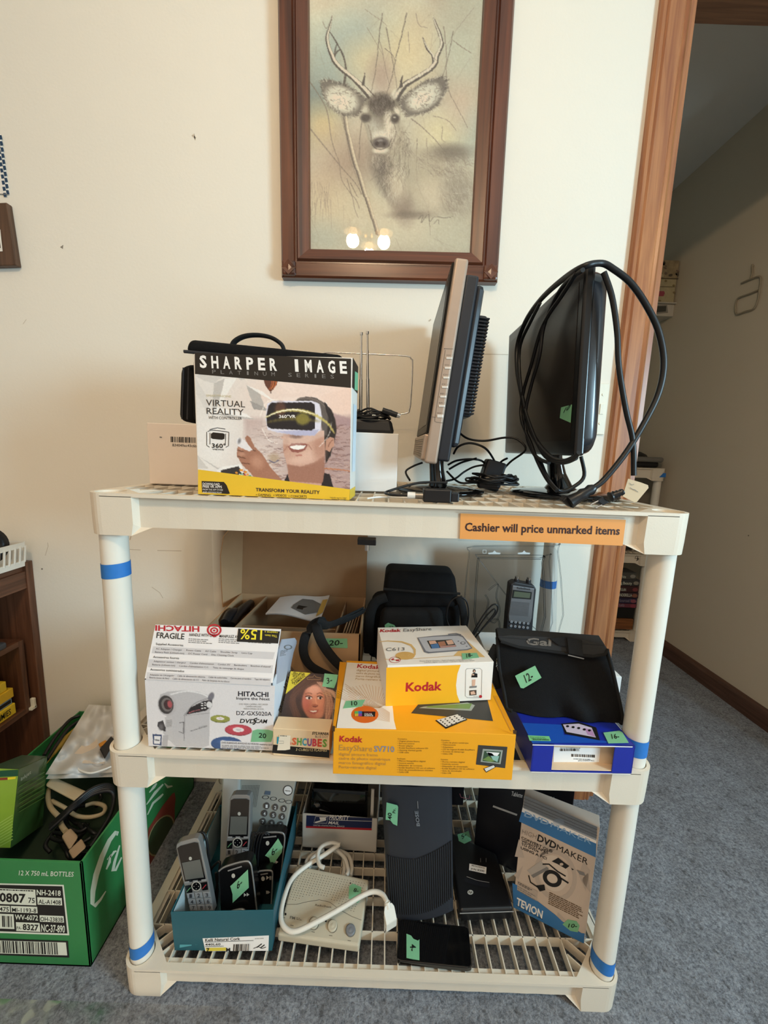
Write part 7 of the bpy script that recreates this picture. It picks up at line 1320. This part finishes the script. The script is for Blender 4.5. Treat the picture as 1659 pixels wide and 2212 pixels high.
nt.links.new(tc.outputs['Object'], nn.inputs['Vector']); nt.links.new(nn.outputs['Fac'], bp.inputs['Height']); nt.links.new(bp.outputs[0], gl.inputs['Normal']); nt.links.new(bp.outputs[0], lw.inputs['Normal'])
nt.links.new(lw.outputs[0], mxs.inputs[0]); nt.links.new(tb.outputs[0], mxs.inputs[1]); nt.links.new(gl.outputs[0], mxs.inputs[2]); nt.links.new(mxs.outputs[0], nt.nodes['Material Output'].inputs[0])
k = MB(); k.grid([[V(-.95+.06*i, -.012-.05*j, .0035) for i in range(13)] for j in range(14)], MATP); tag(k.build('clear_floor_mat'), 'clear plastic sheet lying on the carpet in front of the shelving at bottom left', 'mat')

# bookcase against the back wall at far left, its open front facing right
bkc = thing('bookcase', 'brown wooden bookcase against the cream wall at the far left edge', 'bookcase', (-1.12, .2, 0)); WN = wood('walnut_bookcase', '4a2c1b', '6e4630', 'Z', .5, .05); WNY = wood('walnut_bookcase_shelf', '4a2c1b', '6e4630', 'Y', .5, .05)
xf = -.970; k = MB(); k.box((xf-.14, .458, .335), (.28, .020, .670), WN, .001); k.box((xf-.009, .461, .335), (.018, .016, .672), WN, .001); k.build('end_panel', bkc)
k = MB(); k.box((xf-.15, .05, .655), (.28, .80, .020), WNY, .001); k.build('top', bkc); k = MB(); k.box((xf-.012, .045, .622), (.018, .81, .048), WNY, .002); k.build('top_rail', bkc)
k = MB(); k.box((xf-.285, .05, .335), (.01, .80, .66), WN); k.build('back_panel', bkc); k = MB(); k.box((xf-.15, .05, .05), (.28, .80, .018), WNY); k.build('bottom_shelf', bkc)
k = MB(); k.box((xf-.15, .02, .449), (.27, .80, .015), WNY, .001); k.box((xf-.15, .02, .250), (.27, .80, .015), WNY, .001); k.box((xf-.15, .427, .349), (.27, .015, .214), WN, .001); k.build('pull_out_unit', bkc)
k = MB(); k.box((xf-.012, .440, .262), (.012, .008, .030), WPL, .002); k.box((xf-.012, .436, .250), (.012, .016, .008), WPL, .001); k.build('plastic_clip', bkc)
YLB = mat('yellow_spine', 'e0bd2a', .5); zz = .2585; grp = None
for (h, ya, dx, c, word, lab) in ((.030, .402, .0, 'e6c62e', 'DUMMIES', 'yellow guide book at the bottom of the stack in the brown bookcase'), (.018, .398, .004, '8fb0d0', '', 'pale blue and black book lying second from the bottom in the bookcase stack'), (.026, .401, .0, 'ddb42a', 's', 'golden yellow book with a black band lying third from the bottom in the bookcase stack'), (.026, .388, .004, 'e2c232', '', 'yellow book lying on top of the stack in the brown bookcase')):
    k = MB(); m = mat('book_cover_'+c, c, .5); k.box((xf-.11-dx, ya-.10, zz+h/2), (.17, .20, h), m, .0015); k.box((xf-.11-dx, ya-.10, zz+h/2), (.165, .2015, h-.006), mat('page_edges', 'd8cfb8', .7)); f = FX(xf-.025-dx+.0003)
    def yq(a, b): return [V(f.o.x+.0006, y, z) for y, z in ((ya-.2+a, zz+.004), (ya-.2+b, zz+.004), (ya-.2+b, zz+h-.004), (ya-.2+a, zz+h-.004))]
    if word == 'DUMMIES':
        vs, fs2 = glyph('DUMMIES', .01); w_ = vs[:,0].max(); k.add([V(f.o.x+.0008, ya-.075+x/w_*.06, zz+.007+y/CAP*.016) for x, y in vs], fs2, INK)
    elif c == '8fb0d0': k.poly(yq(.160,.196), INK); k.poly(yq(.14,.158), WHT)
    elif word == 's': k.poly(yq(.06,.150), INK)
    else: k.poly(yq(.155,.18), INK)
    tag(k.build('book'), lab, 'book', 'books stacked in the bookcase'); zz += h+.0006
bs = thing('storage_basket', 'white slotted plastic basket on top of the brown bookcase', 'basket', (-1.05, .38, .6655)); k = MB(); WBK = mat('white_basket', 'e6e2d8', .45); x0, x1, y0, y1, bz0, bz1 = -1.16, -.957, .26, .432, .6662, .730
for (a, b_, c_, d_) in ((x0,y0,x1,y0),(x1,y0,x1,y1),(x1,y1,x0,y1),(x0,y1,x0,y0)):
    A_, B_ = V(a,b_,bz0), V(c_,d_,bz0); dn = (B_-A_); L = dn.length; out = V(dn.y,-dn.x,0).normalized()*.006
    for (z_a, z_b) in ((0,.016), (.052,.066)): k.hexa([A_+out*z_a/.066+V(0,0,z_a), B_+out*z_a/.066+V(0,0,z_a), B_+out*z_a/.066-out*.3+V(0,0,z_a), A_+out*z_a/.066-out*.3+V(0,0,z_a), A_+out*z_b/.066+V(0,0,z_b), B_+out*z_b/.066+V(0,0,z_b), B_+out*z_b/.066-out*.3+V(0,0,z_b), A_+out*z_b/.066-out*.3+V(0,0,z_b)], WBK)
    n = int(L/.014)
    for i in range(n+1): p = A_+dn*(i/n); k.cyl(p+V(0,0,.012), p+out+V(0,0,.056), .0028, WBK, n=6)
k.box(((x0+x1)/2, (y0+y1)/2, bz0+.002), (x1-x0, y1-y0, .003), WBK); k.build('basket', bs)
k = MB(); k.lathe([(.030,-.012),(.048,-.012),(.050,-.006),(.050,.006),(.048,.012),(.030,.012),(.028,0),(.030,-.012)], (-1.000,.372,.732), BPL, 32, (1,-.3,.1)); k.lathe([(.030,0),(.024,.004),(.012,.002),(.001,.003)], (-1.000,.372,.732), mat('olive_grey_plastic', '6b6656', .5), 24, (1,-.3,.1)); tag(k.build('tape_reel'), 'black reel poking out of the white basket on the bookcase', 'reel')
k = MB(); k.box((-.985, .338, .6985), (.006, .06, .064), mat('tan_card', 'a5906f', .7), .001); tag(k.build('tan_card'), 'tan card leaning at the front of the white basket at the left edge', 'card') if False else None
k = MB(); k.box((-1.04, .325, .4665), (.12, .12, .018), mat('dark_slate_plastic', '3b3f46', .4), .006); tag(k.build('dark_gadget'), 'dark slate gadget on the upper shelf of the brown bookcase', 'gadget')

# ================================================================ THE HALL BEYOND THE DOORWAY
bn = thing('storage_bin', 'black domed lid with a grey rim on top of the shelving unit in the hall', 'bin', (1.28, 1.66, .966)); k = MB(); GRM = mat('grey_rim', '77746e', .4, .3)
k.box((1.27, 1.66, .984), (.34, .26, .030), BPL, .010, None, 3); k.box((1.27, 1.66, 1.010), (.37, .29, .028), GRM, .012, None, 4); k.build('rim', bn)
k = MB(); rings = []
for h, s_ in ((1.020,1), (1.035,.95), (1.050,.78), (1.058,.5), (1.060,.2)): rings.append([V(1.26+.165*s_*math.copysign(abs(math.cos(t*.2618))**.7, math.cos(t*.2618)), 1.66+.13*s_*math.copysign(abs(math.sin(t*.2618))**.7, math.sin(t*.2618)), h) for t in range(24)])
k.loft(rings, mat('black_lid', '1c1a19', .5)); k.build('lid', bn)
k = MB(); k.prism([FY(1.4985).p(*p) for p in ((1424,1031),(1433,1022),(1439,1022),(1438,1031))], (0,.0006,0), TAPE); o = k.build('blue_tape', far, 'torn scrap of blue tape')
k = MB(); f = FY(1.5095); k.st(f, [(1376,1199),(1371,1206),(1381,1207)], 1.3, INK, .0006); k.st(f, [(1378,1198),(1377,1211)], 1.3, INK, .0006); k.st(f, [(1374,1212),(1378,1207),(1382,1212)], 1, INK, .0006); k.build('handwritten_mark', far, 'black handwritten mark')
zz = None; gt = 'video cases stacked in the hall shelving'
rows_ = ((1237.5,1252.5,1376,'4b4a46','White','grey video case on top of the dark stack in the hall shelving'), (1253,1266.5,1383,'3a3a3c','ng Beauty','dark video case with pale lettering, second from the top of the hall stack'), (1267,1280.5,1381,'3d2226','MULAN','maroon video case third from the top of the hall stack'), (1281,1292.5,1380,'3a2a33','INDERELLA','plum video case with white capitals, fourth from the top of the hall stack'), (1293,1304.5,1377,'2c2742','Sourced Rose','navy video case second from the bottom of the hall stack'), (1305,1313.5,1376,'6a3644','Lady','rose video case at the bottom of the hall stack'))
fz = FY(1.515)
for i, (ya, yb, xr, c, w, lab) in enumerate(rows_):
    tp_, bt = fz.p(xr, ya), fz.p(xr, yb); k = MB(); h = tp_.z-bt.z-.0006; k.box((tp_.x-.095, 1.515+.05, bt.z+h/2), (.19, .10, h), mat('case_'+c, c, .4), .002); g = FY(1.5148); y2 = yb-3.5
    k.t(g, w, (1338,y2-1), (1336+len(w)*3.2,y2), (1338,y2-7), GWH if i < 4 else mat('dim_print', '8c8490', .5), .0006); k.el(g, xr-9, (ya+yb)/2, 6, 4, mat('case_art_'+str(i) if False else 'case_art_'+c, ('8a8880','8a8478','7a3a3e','8a5a4a','8a4a58','8a3a4a')[i], .5), .0007, n=12)
    tag(k.build('video_case'), lab, 'video case', gt)
cz = fz.p(1372, 1314).z
k = MB(); tzz, bzz = cz-.001, fz.p(1370,1337).z; k.box((1.32, 1.60, (tzz+bzz)/2), (.18, .16, tzz-bzz), mat('black_crate', '0f0e0e', .6), .003); tag(k.build('black_crate'), 'black crate under the stack of video cases in the hall', 'crate')
k = MB(); t2, b2_ = bzz-.001, .0625; k.box((1.28, 1.60, (t2+b2_)/2+.002), (.25, .18, t2-b2_-.004), wood('orange_wood_tray', '6b3f20', '8f5a30', 'X', .5, .1), .003); tag(k.build('wooden_box'), 'low orange wooden box at the bottom of the hall shelving', 'box')
k = MB(); k.box((1.20, 1.70, .64), (.40, .22, .27), mat('shade_filler_box', '2b2724', .7), .004); tag(k.build('shade_filler_box'), 'dark carton on the upper level of the hall shelving behind the doorway', 'box')  # added box, its dark colour stands for shade and dark things there
k = MB(); k.box((1.24, 1.62, .3925 if False else .418), (.34, .18, .03), mat('black_tray', '141312', .6), .003) if False else None
# small shelf with boxes high on the hall wall
WSF = mat('white_wall_shelf', 'c9c2b4', .5); f = FY(1.655); a = f.p(1463,684); b_ = f.p(1462,658)
ws = thing('wall_shelf', 'small white shelf with a dark panel fixed high on the hall wall', 'shelf', (1.42, 1.70, a.z)); k = MB(); k.box((1.40, 1.71, (a.z+b_.z)/2), (.18, .11, b_.z-a.z), WSF, .003); k.box((1.40, 1.705, b_.z+.003), (.18, .13, .006), WSF, .001); k.d(f, [(1405,660),(1441,659),(1443,676),(1404,679)], mat('shelf_inset', '918b80', .5), .0006); k.d(f, [(1413,662),(1439,661),(1438,673),(1412,675)], mat('dark_panel', '4a4a44', .5), .0012); k.build('body', ws)
zb2 = b_.z+.0068; tz2 = f.p(1466,603).z; CRB = mat('cream_patterned_card', 'b9ad8a', .6, var=.25, vs=35); k = MB(); k.box((1.395, 1.715, (zb2+tz2)/2), (.175, .12, tz2-zb2), CRB, .003); k.st(f, [(1412,619),(1458,620)], 1.3, mat('brown_line', '5d5340', .6), .0008); k.st(f, [(1410,602),(1468,602)], 1.6, MATS['brown_line'], .0008); k.d(f, [(1408,629),(1434,629),(1436,633),(1433,640),(1407,640)], mat('rose_label', 'a8505c', .5), .0010)
for x, y in ((1455,617), (1438,607), (1456,632), (1425,650)): k.el(f, x, y, 3, 2.5, mat('tan_blotch', '8a7a58', .6), .0008, n=9)
tag(k.build('storage_box'), 'cream storage box with a rose label on the small hall wall shelf', 'box')
k = MB(); t3 = f.p(1470,562).z; k.box((1.395, 1.715, (tz2+t3)/2+.001), (.18, .12, t3-tz2-.003), mat('floral_card', 'a08f70', .6, var=.45, vs=45), .004)
rr = random.Random(4)
for i in range(26): k.el(f, 1405+62*rr.random(), 566+32*rr.random(), 2+3*rr.random(), 1.5+2*rr.random(), mat('petal_'+'abc'[i%3], ('5d5346','c2b490','7d6a5a')[i%3], .6), .0012, rot=rr.random()*3, n=8)
tag(k.build('storage_box'), 'floral patterned storage box topmost on the small hall wall shelf', 'box')
k = MB(); f = FX(1.4845); WH = mat('taupe_wire', '9a8e79', .6)
k.tube([f.p(*p) for p in [(1625,571),(1625,590),(1621,603)]], .0035, WH); k.tube(smooth([f.p(*p) for p in [(1601,612),(1622,603),(1642,598),(1641,622),(1637,648),(1628,667),(1610,673),(1592,679),(1588,668),(1590,652),(1596,643),(1618,635),(1638,627)]], 4), .0035, WH); k.tube([V(1.49,f.p(1625,575).y,f.p(1625,575).z), f.p(1625,575)], .004, WH)
tag(k.build('wire_holder'), 'bent taupe wire holder hooked on the hall wall', 'hook')
